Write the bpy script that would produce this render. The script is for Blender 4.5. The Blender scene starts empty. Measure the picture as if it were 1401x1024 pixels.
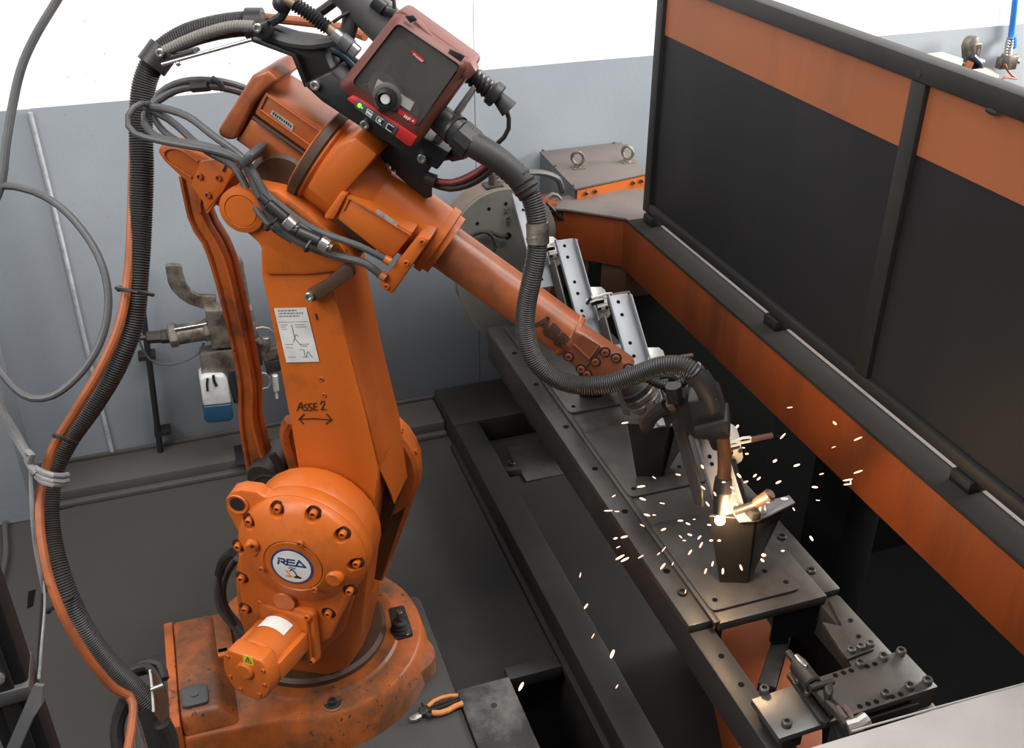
import bpy, bmesh, math, random
from mathutils import Vector, Matrix
random.seed(7)
S = bpy.context.scene
COL = S.collection
PI = math.pi
V = Vector

# ------------------------------------------------------------------ camera
cam_d = bpy.data.cameras.new('camera'); cam = bpy.data.objects.new('camera', cam_d); COL.objects.link(cam)
cam_d.sensor_fit = 'HORIZONTAL'; cam_d.sensor_width = 36.0; cam_d.lens = 1400.0/1401.0*36.0
cam_d.clip_start = 0.05; cam_d.clip_end = 100
cam.location = (0, 0, 2.1)
cam.rotation_euler = (math.radians(90-30.6), 0, math.radians(-18.8))
S.camera = cam
# ------------------------------------------------------------------ light
W = bpy.data.worlds.new('hall_daylight'); S.world = W; W.use_nodes = True
bg = W.node_tree.nodes['Background']; bg.inputs[0].default_value = (0.90, 0.95, 1.0, 1); bg.inputs[1].default_value = 0.14
def area(name, loc, target, sx, sy, power, col=(1, 1, 1)):
    d = bpy.data.lights.new(name, 'AREA'); d.shape = 'RECTANGLE'; d.size = sx; d.size_y = sy; d.energy = power; d.color = col
    o = bpy.data.objects.new(name, d); COL.objects.link(o); o.location = loc
    o.rotation_euler = (V(target)-V(loc)).to_track_quat('-Z', 'Y').to_euler()
    return o
area('skylight_left', (-3.0, 0.6, 3.8), (0.0, 2.4, 0.7), 2.4, 2.2, 155, (1, 0.97, 0.93))
area('skylight_wall', (1.8, 1.0, 5.2), (1.4, 3.2, 1.4), 6.0, 1.2, 330, (1, 0.99, 0.98))
area('fill_front', (3.2, -1.2, 5.0), (0.4, 1.9, 0.8), 1.8, 1.8, 85, (1, 0.97, 0.94))  # unseen fill lamp, added to brighten the lower arm's right bevel
area('window_right', (5.6, 2.0, 2.3), (1.2, 2.7, 1.1), 1.6, 1.4, 380, (1, 0.95, 0.90))
S.view_settings.view_transform = 'Standard'; S.view_settings.look = 'None'
S.view_settings.exposure = 0.0; S.view_settings.gamma = 1.0; S.view_settings.use_curve_mapping = False

# ------------------------------------------------------------------ materials
def mat(name, col, rough=0.5, metal=0.0, dirt=None, amt=0.0, scale=6.0, bump=0.0, bscale=60.0, var=0.12, lo=0.5, hi=0.72, coat=0.0, streak=False, emit=None, estr=0.0, alpha=1.0, spec=0.5, chip=0.0):
    m = bpy.data.materials.new(name); m.use_nodes = True
    nt = m.node_tree; N = nt.nodes; L = nt.links; b = N['Principled BSDF']
    b.inputs['Roughness'].default_value = rough; b.inputs['Metallic'].default_value = metal
    b.inputs['Specular IOR Level'].default_value = spec
    if coat: b.inputs['Coat Weight'].default_value = coat
    if emit: b.inputs['Emission Color'].default_value = (*emit, 1); b.inputs['Emission Strength'].default_value = estr
    tc = N.new('ShaderNodeTexCoord'); mp = N.new('ShaderNodeMapping'); L.new(tc.outputs['Object'], mp.inputs[0])
    if streak: mp.inputs['Scale'].default_value = (1, 1, 0.18)
    n1 = N.new('ShaderNodeTexNoise'); n1.inputs['Scale'].default_value = scale*0.6; n1.inputs['Detail'].default_value = 6
    L.new(mp.outputs[0], n1.inputs['Vector'])
    mr = N.new('ShaderNodeMapRange'); mr.inputs[1].default_value = 0.3; mr.inputs[2].default_value = 0.7
    mr.inputs[3].default_value = 1-var; mr.inputs[4].default_value = 1+var; L.new(n1.outputs[0], mr.inputs[0])
    hv = N.new('ShaderNodeHueSaturation'); hv.inputs['Color'].default_value = (*col, 1); L.new(mr.outputs[0], hv.inputs['Value'])
    out = hv.outputs[0]
    if dirt:
        n2 = N.new('ShaderNodeTexNoise'); n2.inputs['Scale'].default_value = scale; n2.inputs['Detail'].default_value = 9; n2.inputs['Roughness'].default_value = 0.68
        L.new(mp.outputs[0], n2.inputs['Vector'])
        m2 = N.new('ShaderNodeMapRange'); m2.inputs[1].default_value = lo; m2.inputs[2].default_value = hi; m2.inputs[4].default_value = amt
        L.new(n2.outputs[0], m2.inputs[0])
        mx = N.new('ShaderNodeMix'); mx.data_type = 'RGBA'; mx.inputs[7].default_value = (*dirt, 1)
        L.new(m2.outputs[0], mx.inputs[0]); L.new(out, mx.inputs[6]); out = mx.outputs[2]
    if chip:
        n5 = N.new('ShaderNodeTexNoise'); n5.inputs['Scale'].default_value = 75; n5.inputs['Detail'].default_value = 3; L.new(tc.outputs['Object'], n5.inputs['Vector'])
        n6 = N.new('ShaderNodeTexNoise'); n6.inputs['Scale'].default_value = 4.5; n6.inputs['Detail'].default_value = 3; L.new(tc.outputs['Object'], n6.inputs['Vector'])
        a6 = N.new('ShaderNodeMath'); a6.operation = 'MULTIPLY_ADD'; a6.inputs[1].default_value = 0.55; L.new(n6.outputs[0], a6.inputs[0]); L.new(n5.outputs[0], a6.inputs[2])
        m5 = N.new('ShaderNodeMapRange'); m5.inputs[1].default_value = 0.985-chip*0.1; m5.inputs[2].default_value = 1.01-chip*0.1; m5.inputs[4].default_value = 0.85; L.new(a6.outputs[0], m5.inputs[0])
        x5 = N.new('ShaderNodeMix'); x5.data_type = 'RGBA'; x5.inputs[7].default_value = (0.035, 0.018, 0.011, 1); L.new(m5.outputs[0], x5.inputs[0]); L.new(out, x5.inputs[6]); out = x5.outputs[2]
    L.new(out, b.inputs['Base Color'])
    if bump:
        n3 = N.new('ShaderNodeTexNoise'); n3.inputs['Scale'].default_value = bscale; n3.inputs['Detail'].default_value = 4
        L.new(tc.outputs['Object'], n3.inputs['Vector'])
        bp = N.new('ShaderNodeBump'); bp.inputs['Strength'].default_value = bump; bp.inputs['Distance'].default_value = 0.004
        L.new(n3.outputs[0], bp.inputs['Height']); L.new(bp.outputs[0], b.inputs['Normal'])
    return m
M = {}
M['orange'] = mat('robot_orange_paint', (0.51, 0.113, 0.013), 0.42, chip=0.0, dirt=(0.10, 0.035, 0.015), amt=0.75, scale=5, lo=0.56, hi=0.78, bump=0.05, bscale=90)
M['orange_dirty'] = mat('sooty_orange_paint', (0.40, 0.092, 0.014), 0.48, chip=0.2, dirt=(0.050, 0.020, 0.011), amt=0.95, scale=7, lo=0.47, hi=0.70, bump=0.06, bscale=90)
M['orange_dust'] = mat('dusty_orange_brown_paint', (0.33, 0.086, 0.026), 0.34, dirt=(0.115, 0.046, 0.027), amt=0.92, scale=5, lo=0.45, hi=0.68, bump=0.04)
M['base_dust'] = mat('dusty_base_paint', (0.42, 0.098, 0.013), 0.45, chip=0.12, dirt=(0.085, 0.038, 0.018), amt=0.92, scale=6, lo=0.37, hi=0.62, bump=0.05, bscale=110)
M['beam_orange'] = mat('scorched_orange_paint', (0.185, 0.038, 0.006), 0.6, spec=0.22, dirt=(0.060, 0.016, 0.006), amt=0.9, scale=5, lo=0.47, hi=0.72, streak=True, bump=0.05)
M['band_orange'] = mat('screen_orange_band_paint', (0.285, 0.084, 0.026), 0.6, dirt=(0.165, 0.058, 0.022), amt=0.6, scale=4, streak=True, bump=0.04)
M['black_sheet'] = mat('matt_black_sheet', (0.010, 0.010, 0.011), 0.6, spec=0.3, dirt=(0.024, 0.0225, 0.0225), amt=0.6, scale=3, streak=True, bump=0.03)
M['frame_dark'] = mat('dark_grey_frame_paint', (0.014, 0.013, 0.012), 0.6, spec=0.35, dirt=(0.030, 0.027, 0.024), amt=0.6, scale=5, bump=0.05)
M['wrist_brown'] = mat('dusty_brown_wrist_paint', (0.215, 0.066, 0.032), 0.4, dirt=(0.10, 0.043, 0.028), amt=0.9, scale=7, bump=0.04)
M['void'] = mat('black_shade_fill', (0.005, 0.005, 0.005), 0.9, spec=0.1)  # near-black colour that paints the dark of pit, openings and holes
M['grime_shade'] = mat('brown_grime_and_shade', (0.060, 0.028, 0.014), 0.5, dirt=(0.022, 0.014, 0.010), amt=0.8, scale=9, bump=0.05)  # burnt dirt, also painted shade in turret fork and arm opening
M['brown_steel'] = mat('dark_brown_steel', (0.105, 0.055, 0.034), 0.5, 0.2, dirt=(0.04, 0.025, 0.018), amt=0.7, scale=12)
M['box_top'] = mat('pale_light_fill', (0.120, 0.100, 0.090), 0.7, dirt=(0.07, 0.058, 0.05), amt=0.6, scale=6, bump=0.06, bscale=200)
M['brown_dust'] = mat('brown_dusty_housing', (0.125, 0.088, 0.070), 0.65, dirt=(0.06, 0.045, 0.036), amt=0.7, scale=7, bump=0.05)
M['wire'] = mat('bright_zinc_wire', (0.72, 0.71, 0.68), 0.35, 0.25)
M['kerb'] = mat('dusty_steel_kerb', (0.055, 0.049, 0.044), 0.7, dirt=(0.030, 0.026, 0.023), amt=0.6, scale=5, bump=0.06, bscale=200)
M['mount'] = mat('worn_black_mounting_plate', (0.034, 0.032, 0.031), 0.5, dirt=(0.055, 0.050, 0.046), amt=0.6, scale=6, bump=0.05, bscale=160)
M['scuffed'] = mat('scuffed_steel_cover', (0.040, 0.039, 0.038), 0.5, 0.2, dirt=(0.15, 0.145, 0.14), amt=0.9, scale=5, lo=0.45, hi=0.6, bump=0.04)
M['dusty_top'] = mat('dust_covered_dark_steel', (0.022, 0.0195, 0.0175), 0.85, spec=0.15, dirt=(0.014, 0.012, 0.011), amt=0.6, scale=5, bump=0.06, bscale=200)
M['floor_steel'] = mat('sooty_shaded_floor_plate', (0.0085, 0.008, 0.0078), 0.65, spec=0.35, dirt=(0.022, 0.020, 0.018), amt=0.7, scale=2.2, bump=0.05, bscale=160, var=0.2, lo=0.4, hi=0.75)
M['bed_steel'] = mat('worn_bed_steel', (0.085, 0.079, 0.073), 0.42, 0.5, dirt=(0.040, 0.033, 0.028), amt=0.9, scale=6, bump=0.05, bscale=120, lo=0.42, hi=0.68)
M['face_grey'] = mat('grey_face_plate_paint', (0.115, 0.115, 0.100), 0.5, dirt=(0.06, 0.055, 0.048), amt=0.7, scale=6, bump=0.03)
M['dark_steel'] = mat('blackened_steel', (0.036, 0.033, 0.031), 0.48, 0.4, dirt=(0.080, 0.062, 0.048), amt=0.6, scale=9, bump=0.05)
M['plate_steel'] = mat('oily_plate_steel', (0.12, 0.115, 0.11), 0.38, 0.6, dirt=(0.05, 0.045, 0.04), amt=0.8, scale=7, bump=0.03)
M['galv'] = mat('bright_galvanised_sheet', (0.235, 0.245, 0.262), 0.45, 0.3, dirt=(0.165, 0.172, 0.183), amt=0.5, scale=12, bump=0.02)
M['cast_alu'] = mat('pale_pressed_steel', (0.60, 0.59, 0.55), 0.4, 0.35, dirt=(0.36, 0.34, 0.31), amt=0.6, scale=14, bump=0.03)
M['chrome'] = mat('zinc_plated_steel', (0.62, 0.61, 0.58), 0.25, 0.9, dirt=(0.25, 0.22, 0.19), amt=0.5, scale=20)
M['grimy_alu'] = mat('grimy_aluminium', (0.30, 0.27, 0.23), 0.42, 0.6, dirt=(0.055, 0.042, 0.034), amt=0.92, scale=11, lo=0.40, hi=0.62, bump=0.05)
M['brass'] = mat('dull_brass', (0.17, 0.12, 0.075), 0.45, 0.6, dirt=(0.13, 0.09, 0.05), amt=0.6, scale=20)
M['neck'] = mat('heat_tinted_copper_neck', (0.24, 0.105, 0.045), 0.38, 0.7, dirt=(0.07, 0.045, 0.03), amt=0.8, scale=18)
M['rubber'] = mat('black_rubber', (0.014, 0.0135, 0.013), 0.55, dirt=(0.040, 0.034, 0.030), amt=0.5, scale=10)
M['hose'] = mat('ribbed_black_plastic', (0.018, 0.0165, 0.0155), 0.5, dirt=(0.045, 0.039, 0.034), amt=0.6, scale=8)
M['hose_grey'] = mat('dusty_grey_hose', (0.15, 0.135, 0.12), 0.6, dirt=(0.08, 0.07, 0.06), amt=0.5, scale=10)
M['cable'] = mat('dusty_grey_cable', (0.060, 0.060, 0.062), 0.5, dirt=(0.11, 0.105, 0.10), amt=0.6, scale=8)
M['cable_blue'] = mat('dark_blue_cable', (0.03, 0.05, 0.075), 0.45)
M['cable_red'] = mat('dark_red_cable', (0.20, 0.02, 0.02), 0.45)
M['rope'] = mat('grey_rope', (0.20, 0.20, 0.20), 0.8, dirt=(0.12, 0.12, 0.12), amt=0.5, scale=40, bump=0.3, bscale=300)
M['hose_orange'] = mat('orange_rubber_hose', (0.30, 0.080, 0.022), 0.5, dirt=(0.13, 0.046, 0.024), amt=0.7, scale=9)
M['grip'] = mat('orange_grip_plastic', (0.55, 0.20, 0.05), 0.45, dirt=(0.22, 0.08, 0.03), amt=0.6, scale=30)
M['plastic'] = mat('black_plastic', (0.013, 0.013, 0.0135), 0.42, dirt=(0.035, 0.032, 0.030), amt=0.5, scale=12)
M['plastic_grey'] = mat('dark_grey_plastic', (0.055, 0.058, 0.062), 0.45, dirt=(0.10, 0.09, 0.085), amt=0.5, scale=12)
M['maroon'] = mat('faded_maroon_plastic', (0.125, 0.036, 0.028), 0.5, dirt=(0.165, 0.075, 0.062), amt=0.5, scale=6, lo=0.45, hi=0.75)
M['red'] = mat('bright_red_panel', (0.47, 0.022, 0.024), 0.42, dirt=(0.25, 0.03, 0.03), amt=0.4, scale=14)
M['inside'] = mat('feeder_interior', (0.085, 0.078, 0.074), 0.6, dirt=(0.20, 0.18, 0.165), amt=0.6, scale=9)
M['white'] = mat('white_label', (0.66, 0.66, 0.64), 0.5, dirt=(0.45, 0.43, 0.40), amt=0.4, scale=30)
M['grey_label'] = mat('worn_silver_label', (0.34, 0.33, 0.31), 0.45, dirt=(0.10, 0.08, 0.07), amt=0.7, scale=60)
M['print'] = mat('grey_print', (0.22, 0.22, 0.22), 0.6)
M['ink'] = mat('black_ink', (0.020, 0.012, 0.010), 0.6)
M['fade_ink'] = mat('worn_black_stencil', (0.055, 0.026, 0.018), 0.5)
M['navy'] = mat('navy_print', (0.012, 0.045, 0.16), 0.5)
M['logo_orange'] = mat('orange_print', (0.75, 0.22, 0.06), 0.5)
M['yellow'] = mat('yellow_sticker', (0.62, 0.50, 0.03), 0.5)
M['blue_pipe'] = mat('blue_air_pipe', (0.02, 0.17, 0.55), 0.4)
M['wood'] = mat('pale_pine_board', (0.50, 0.43, 0.32), 0.6, dirt=(0.42, 0.34, 0.23), amt=0.5, scale=14)
M['bottle_white'] = mat('cloudy_white_plastic', (0.55, 0.57, 0.58), 0.35, dirt=(0.30, 0.27, 0.24), amt=0.6, scale=16)
M['bottle_blue'] = mat('blue_liquid_in_bottle', (0.013, 0.060, 0.115), 0.35)
M['front_cover'] = mat('pale_dusty_cover_sheet', (0.30, 0.278, 0.262), 0.7, dirt=(0.25, 0.225, 0.21), amt=0.5, scale=6, bump=0.05, bscale=220)
M['led'] = mat('green_indicator_light', (0.05, 0.5, 0.02), 0.4, emit=(0.25, 1.0, 0.05), estr=1.6)
M['spark'] = mat('glowing_spark', (1, 0.5, 0.3), 0.5, emit=(1.0, 0.45, 0.28), estr=3.0)
M['arc'] = mat('welding_arc_light', (1, 0.8, 0.5), 0.5, emit=(1.0, 0.72, 0.36), estr=42.0)
def glass_mat():
    m = bpy.data.materials.new('smoky_clear_cover'); m.use_nodes = True; nt = m.node_tree; N = nt.nodes; L = nt.links
    b = N['Principled BSDF']; b.inputs['Base Color'].default_value = (0.13, 0.118, 0.11, 1); b.inputs['Roughness'].default_value = 0.16
    b.inputs['Alpha'].default_value = 0.55
    n = N.new('ShaderNodeTexNoise'); n.inputs['Scale'].default_value = 9; n.inputs['Detail'].default_value = 8
    r = N.new('ShaderNodeMapRange'); r.inputs[1].default_value = 0.3; r.inputs[2].default_value = 0.75; r.inputs[3].default_value = 0.22; r.inputs[4].default_value = 0.55
    t = N.new('ShaderNodeTexCoord'); L.new(t.outputs['Object'], n.inputs['Vector']); L.new(n.outputs[0], r.inputs[0]); L.new(r.outputs[0], b.inputs['Alpha'])
    return m
M['glass'] = glass_mat()
def wall_mat():
    m = bpy.data.materials.new('painted_concrete_wall'); m.use_nodes = True; nt = m.node_tree; N = nt.nodes; L = nt.links
    b = N['Principled BSDF']; b.inputs['Roughness'].default_value = 0.62
    tc = N.new('ShaderNodeTexCoord'); sx = N.new('ShaderNodeSeparateXYZ'); L.new(tc.outputs['Object'], sx.inputs[0])
    n = N.new('ShaderNodeTexNoise'); n.inputs['Scale'].default_value = 3.0; n.inputs['Detail'].default_value = 8; L.new(tc.outputs['Object'], n.inputs['Vector'])
    # band edge
    gt = N.new('ShaderNodeMath'); gt.operation = 'GREATER_THAN'; gt.inputs[1].default_value = 1.262
    ad = N.new('ShaderNodeMath'); ad.operation = 'MULTIPLY_ADD'; ad.inputs[1].default_value = 0.006; L.new(n.outputs[0], ad.inputs[0]); L.new(sx.outputs[2], ad.inputs[2]); L.new(ad.outputs[0], gt.inputs[0])
    # blue-grey paint, worn in uneven patches
    cr = N.new('ShaderNodeMix'); cr.data_type = 'RGBA'; cr.inputs[6].default_value = (0.235, 0.265, 0.295, 1); cr.inputs[7].default_value = (0.30, 0.335, 0.37, 1); L.new(n.outputs[0], cr.inputs[0])
    so = N.new('ShaderNodeTexNoise'); so.inputs['Scale'].default_value = 1.3; so.inputs['Detail'].default_value = 7; so.inputs['Roughness'].default_value = 0.65; L.new(tc.outputs['Object'], so.inputs['Vector'])
    som = N.new('ShaderNodeMapRange'); som.inputs[1].default_value = 0.45; som.inputs[2].default_value = 0.75; som.inputs[4].default_value = 0.28; L.new(so.outputs[0], som.inputs[0])
    s1 = N.new('ShaderNodeMix'); s1.data_type = 'RGBA'; s1.inputs[7].default_value = (0.17, 0.18, 0.19, 1); L.new(som.outputs[0], s1.inputs[0]); L.new(cr.outputs[2], s1.inputs[6])
    # soot plus painted-in shade, an uneven patch low on the wall behind the robot
    fx = N.new('ShaderNodeMath'); fx.operation = 'SUBTRACT'; fx.inputs[1].default_value = 0.80; L.new(sx.outputs[0], fx.inputs[0])
    fx2 = N.new('ShaderNodeMath'); fx2.operation = 'MULTIPLY'; fx2.inputs[1].default_value = 0.75; L.new(fx.outputs[0], fx2.inputs[0])
    fz = N.new('ShaderNodeMath'); fz.operation = 'MULTIPLY'; fz.inputs[1].default_value = 1.25; L.new(sx.outputs[2], fz.inputs[0])
    cv = N.new('ShaderNodeCombineXYZ'); L.new(fx2.outputs[0], cv.inputs[0]); L.new(fz.outputs[0], cv.inputs[2])
    ln = N.new('ShaderNodeVectorMath'); ln.operation = 'LENGTH'; L.new(cv.outputs[0], ln.inputs[0])
    sn = N.new('ShaderNodeMath'); sn.operation = 'MULTIPLY_ADD'; sn.inputs[1].default_value = 0.45; L.new(so.outputs[0], sn.inputs[0]); L.new(ln.outputs['Value'], sn.inputs[2])
    sm = N.new('ShaderNodeMapRange'); sm.interpolation_type = 'SMOOTHSTEP'; sm.inputs[1].default_value = 0.55; sm.inputs[2].default_value = 1.45; sm.inputs[3].default_value = 0.90; sm.inputs[4].default_value = 0.0; L.new(sn.outputs[0], sm.inputs[0])
    s2 = N.new('ShaderNodeMix'); s2.data_type = 'RGBA'; s2.inputs[7].default_value = (0.050, 0.053, 0.058, 1); L.new(sm.outputs[0], s2.inputs[0]); L.new(s1.outputs[2], s2.inputs[6])
    # pits
    vo = N.new('ShaderNodeTexVoronoi'); vo.inputs['Scale'].default_value = 26; L.new(tc.outputs['Object'], vo.inputs['Vector'])
    pit = N.new('ShaderNodeMapRange'); pit.inputs[1].default_value = 0.05; pit.inputs[2].default_value = 0.09; pit.inputs[3].default_value = 0.55; pit.inputs[4].default_value = 0.0; L.new(vo.outputs['Distance'], pit.inputs[0])
    n4 = N.new('ShaderNodeTexNoise'); n4.inputs['Scale'].default_value = 4; L.new(tc.outputs['Object'], n4.inputs['Vector'])
    pm = N.new('ShaderNodeMath'); pm.operation = 'MULTIPLY'; L.new(pit.outputs[0], pm.inputs[0])
    g4 = N.new('ShaderNodeMapRange'); g4.inputs[1].default_value = 0.46; g4.inputs[2].default_value = 0.56; L.new(n4.outputs[0], g4.inputs[0]); L.new(g4.outputs[0], pm.inputs[1])
    wm = N.new('ShaderNodeMix'); wm.data_type = 'RGBA'; wm.inputs[7].default_value = (0.84, 0.84, 0.83, 1); L.new(gt.outputs[0], wm.inputs[0]); L.new(s2.outputs[2], wm.inputs[6])
    pf = N.new('ShaderNodeMix'); pf.data_type = 'RGBA'; pf.inputs[7].default_value = (0.16, 0.165, 0.17, 1); L.new(pm.outputs[0], pf.inputs[0]); L.new(wm.outputs[2], pf.inputs[6])
    L.new(pf.outputs[2], b.inputs['Base Color'])
    n3 = N.new('ShaderNodeTexNoise'); n3.inputs['Scale'].default_value = 70; n3.inputs['Detail'].default_value = 5; L.new(tc.outputs['Object'], n3.inputs['Vector'])
    bp = N.new('ShaderNodeBump'); bp.inputs['Strength'].default_value = 0.12; bp.inputs['Distance'].default_value = 0.004; L.new(n3.outputs[0], bp.inputs['Height']); L.new(bp.outputs[0], b.inputs['Normal'])
    return m
M['wall'] = wall_mat()
def floor_mat():  # darker round the weld table: soot and painted-in shade together
    m = M['floor_steel'].copy(); m.name = 'dusty_shaded_cell_floor'; nt = m.node_tree; N = nt.nodes; L = nt.links; b = N['Principled BSDF']
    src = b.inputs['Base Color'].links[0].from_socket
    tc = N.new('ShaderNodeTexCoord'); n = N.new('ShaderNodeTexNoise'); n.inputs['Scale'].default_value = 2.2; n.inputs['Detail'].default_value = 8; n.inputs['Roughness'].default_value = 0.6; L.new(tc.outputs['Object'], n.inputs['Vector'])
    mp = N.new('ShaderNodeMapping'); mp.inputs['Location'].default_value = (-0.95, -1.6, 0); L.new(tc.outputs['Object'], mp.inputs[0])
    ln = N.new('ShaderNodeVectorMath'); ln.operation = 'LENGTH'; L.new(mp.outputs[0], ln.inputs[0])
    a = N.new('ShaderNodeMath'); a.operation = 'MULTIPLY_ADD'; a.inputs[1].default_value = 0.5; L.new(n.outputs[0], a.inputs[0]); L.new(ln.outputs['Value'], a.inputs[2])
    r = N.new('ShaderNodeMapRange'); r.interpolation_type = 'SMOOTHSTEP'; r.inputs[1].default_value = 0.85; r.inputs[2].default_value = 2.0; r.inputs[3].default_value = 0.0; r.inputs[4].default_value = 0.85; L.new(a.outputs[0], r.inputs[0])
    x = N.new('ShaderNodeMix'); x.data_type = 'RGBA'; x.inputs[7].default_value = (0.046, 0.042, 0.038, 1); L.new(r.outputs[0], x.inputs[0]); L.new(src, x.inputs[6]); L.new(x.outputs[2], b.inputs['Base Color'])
    return m
M['floor_cell'] = floor_mat()

# ------------------------------------------------------------------ mesh helpers
ROOTM = {}
def basis(d):
    d = V(d).normalized(); t = V((0, 0, 1)) if abs(d.z) < 0.9 else V((1, 0, 0))
    x = t.cross(d).normalized(); return x, d.cross(x), d
def spline(pts, step):
    pts = [V(p) for p in pts]
    if len(pts) < 3: 
        n = max(1, int((pts[1]-pts[0]).length/step)); return [pts[0].lerp(pts[1], i/n) for i in range(n+1)]
    P = [pts[0]*2-pts[1]]+pts+[pts[-1]*2-pts[-2]]; out = []
    for i in range(1, len(P)-2):
        p0, p1, p2, p3 = P[i-1:i+3]; n = max(2, int((p2-p1).length/step*1.02))
        t0 = 0.0; t1 = max((p1-p0).length, 1e-6)**0.5; t2 = t1+max((p2-p1).length, 1e-6)**0.5; t3 = t2+max((p3-p2).length, 1e-6)**0.5
        for k in range(n):
            t = t1+(t2-t1)*k/n
            a1 = p0.lerp(p1, (t-t0)/(t1-t0)); a2 = p1.lerp(p2, (t-t1)/(t2-t1)); a3 = p2.lerp(p3, (t-t2)/(t3-t2))
            b1 = a1.lerp(a2, (t-t0)/(t2-t0)); b2 = a2.lerp(a3, (t-t1)/(t3-t1)); out.append(b1.lerp(b2, (t-t1)/(t2-t1)))
    out.append(pts[-1])
    # resample evenly
    L = [0.0]
    for a, b in zip(out, out[1:]): L.append(L[-1]+(b-a).length)
    n = max(2, int(round(L[-1]/step))); res = []; j = 0
    for i in range(n+1):
        s = L[-1]*i/n
        while j < len(L)-2 and L[j+1] < s: j += 1
        f = (s-L[j])/max(L[j+1]-L[j], 1e-9); res.append(out[j].lerp(out[j+1], min(max(f, 0), 1)))
    return res
def roundpoly(pts, r, seg=5):
    out = []; n = len(pts)
    for i in range(n):
        p = V(pts[i]); a = V(pts[i-1]); b = V(pts[(i+1) % n]); da = (a-p); db = (b-p)
        rr = min(r, da.length*0.48, db.length*0.48)
        s = p+da.normalized()*rr; e = p+db.normalized()*rr
        for k in range(seg+1):
            t = k/seg; out.append(s*(1-t)**2+p*2*t*(1-t)+e*t*t)
    return out
class MB:
    def __init__(s): s.bm = bmesh.new()
    def _merge(s, b, bev=0.0, seg=2, ang=35):
        bmesh.ops.recalc_face_normals(b, faces=b.faces)
        if bev > 0:
            es = [e for e in b.edges if len(e.link_faces) == 2 and e.calc_face_angle(0) > math.radians(ang)]
            bmesh.ops.bevel(b, geom=es, offset=bev, segments=seg, profile=0.5, affect='EDGES', clamp_overlap=True)
        me = bpy.data.meshes.new('tmp'); b.to_mesh(me); b.free(); s.bm.from_mesh(me); bpy.data.meshes.remove(me); return s
    def prism(s, pts, vec, bev=0.0, seg=2, pts2=None):
        b = bmesh.new(); vec = V(vec); pts = [V((p[0], p[1], p[2] if len(p) > 2 else 0.0)) for p in pts]; A = [b.verts.new(V(p)) for p in pts]; B = [b.verts.new(V(p)+vec) for p in (pts2 or pts)]
        b.faces.new(A[::-1]); b.faces.new(B); n = len(A)
        for i in range(n): b.faces.new((A[i], A[(i+1) % n], B[(i+1) % n], B[i]))
        return s._merge(b, bev, seg)
    def box(s, lo, hi, bev=0.0, seg=2):
        (x0, y0, z0), (x1, y1, z1) = lo, hi
        return s.prism([(x0, y0, z0), (x1, y0, z0), (x1, y1, z0), (x0, y1, z0)], (0, 0, z1-z0), bev, seg)
    def obox(s, c, ax, size, bev=0.0):   # ax three axes, size full lengths
        c = V(c); x, y, z = [V(a).normalized()*k*0.5 for a, k in zip(ax, size)]
        return s.prism([c-x-y-z, c+x-y-z, c+x+y-z, c-x+y-z], z*2, bev)
    def lathe(s, p, d, prof, seg=32, bev=0.0):
        b = bmesh.new(); x, y, z = basis(d); p = V(p); rings = []
        for r, h in prof:
            if r < 1e-5: rings.append([b.verts.new(p+z*h)])
            else: rings.append([b.verts.new(p+z*h+(x*math.cos(2*PI*i/seg)+y*math.sin(2*PI*i/seg))*r) for i in range(seg)])
        for A, B in zip(rings, rings[1:]):
            for i in range(seg):
                j = (i+1) % seg
                if len(A) == 1 and len(B) == 1: break
                if len(A) == 1: b.faces.new((A[0], B[j], B[i]))
                elif len(B) == 1: b.faces.new((A[i], A[j], B[0]))
                else: b.faces.new((A[i], A[j], B[j], B[i]))
        return s._merge(b, bev)
    def cyl(s, p0, p1, r, r2=None, seg=24, bev=0.0):
        p0 = V(p0); p1 = V(p1); h = (p1-p0).length; r2 = r if r2 is None else r2
        if bev: return s.lathe(p0, p1-p0, [(0, 0), (r-bev, 0), (r, bev), (r2, h-bev), (r2-bev, h), (0, h)], seg)
        return s.lathe(p0, p1-p0, [(0, 0), (r, 0), (r2, h), (0, h)], seg)
    def pipe(s, p0, p1, ro, ri, seg=24):
        p0 = V(p0); h = (V(p1)-p0).length
        return s.lathe(p0, V(p1)-p0, [(ri, 0), (ro, 0), (ro, h), (ri, h), (ri, 0)], seg)
    def bolt(s, p, d, r=0.008, h=0.008, seg=12):
        return s.lathe(p, d, [(r, -h*0.3), (r, h*0.85), (r*0.85, h), (r*0.55, h), (r*0.55, h*0.35), (0, h*0.35)], seg)
    def tube(s, pts, r, seg=10, step=0.02, r2=None, rib=0.0, pitch=0.006, straight=False):
        if rib: step = pitch/4
        P = [V(p) for p in pts] if straight else spline(pts, step)
        b = bmesh.new(); rings = []; n = len(P); t = (P[1]-P[0]).normalized(); x, y, _ = basis(t)
        for i, p in enumerate(P):
            tn = (P[min(i+1, n-1)]-P[max(i-1, 0)]).normalized()
            q = t.rotation_difference(tn); x = (q @ x).normalized(); x = (x-tn*x.dot(tn)).normalized(); y = tn.cross(x); t = tn
            rr = r if r2 is None else r+(r2-r)*i/(n-1)
            if rib: rr -= rib*(0.0, 0.25, 1.0, 0.75)[i % 4]
            rings.append([b.verts.new(p+(x*math.cos(2*PI*k/seg)+y*math.sin(2*PI*k/seg))*rr) for k in range(seg)])
        for A, B in zip(rings, rings[1:]):
            for k in range(seg): b.faces.new((A[k], A[(k+1) % seg], B[(k+1) % seg], B[k]))
        b.faces.new(rings[0][::-1]); b.faces.new(rings[-1])
        return s._merge(b)
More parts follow.
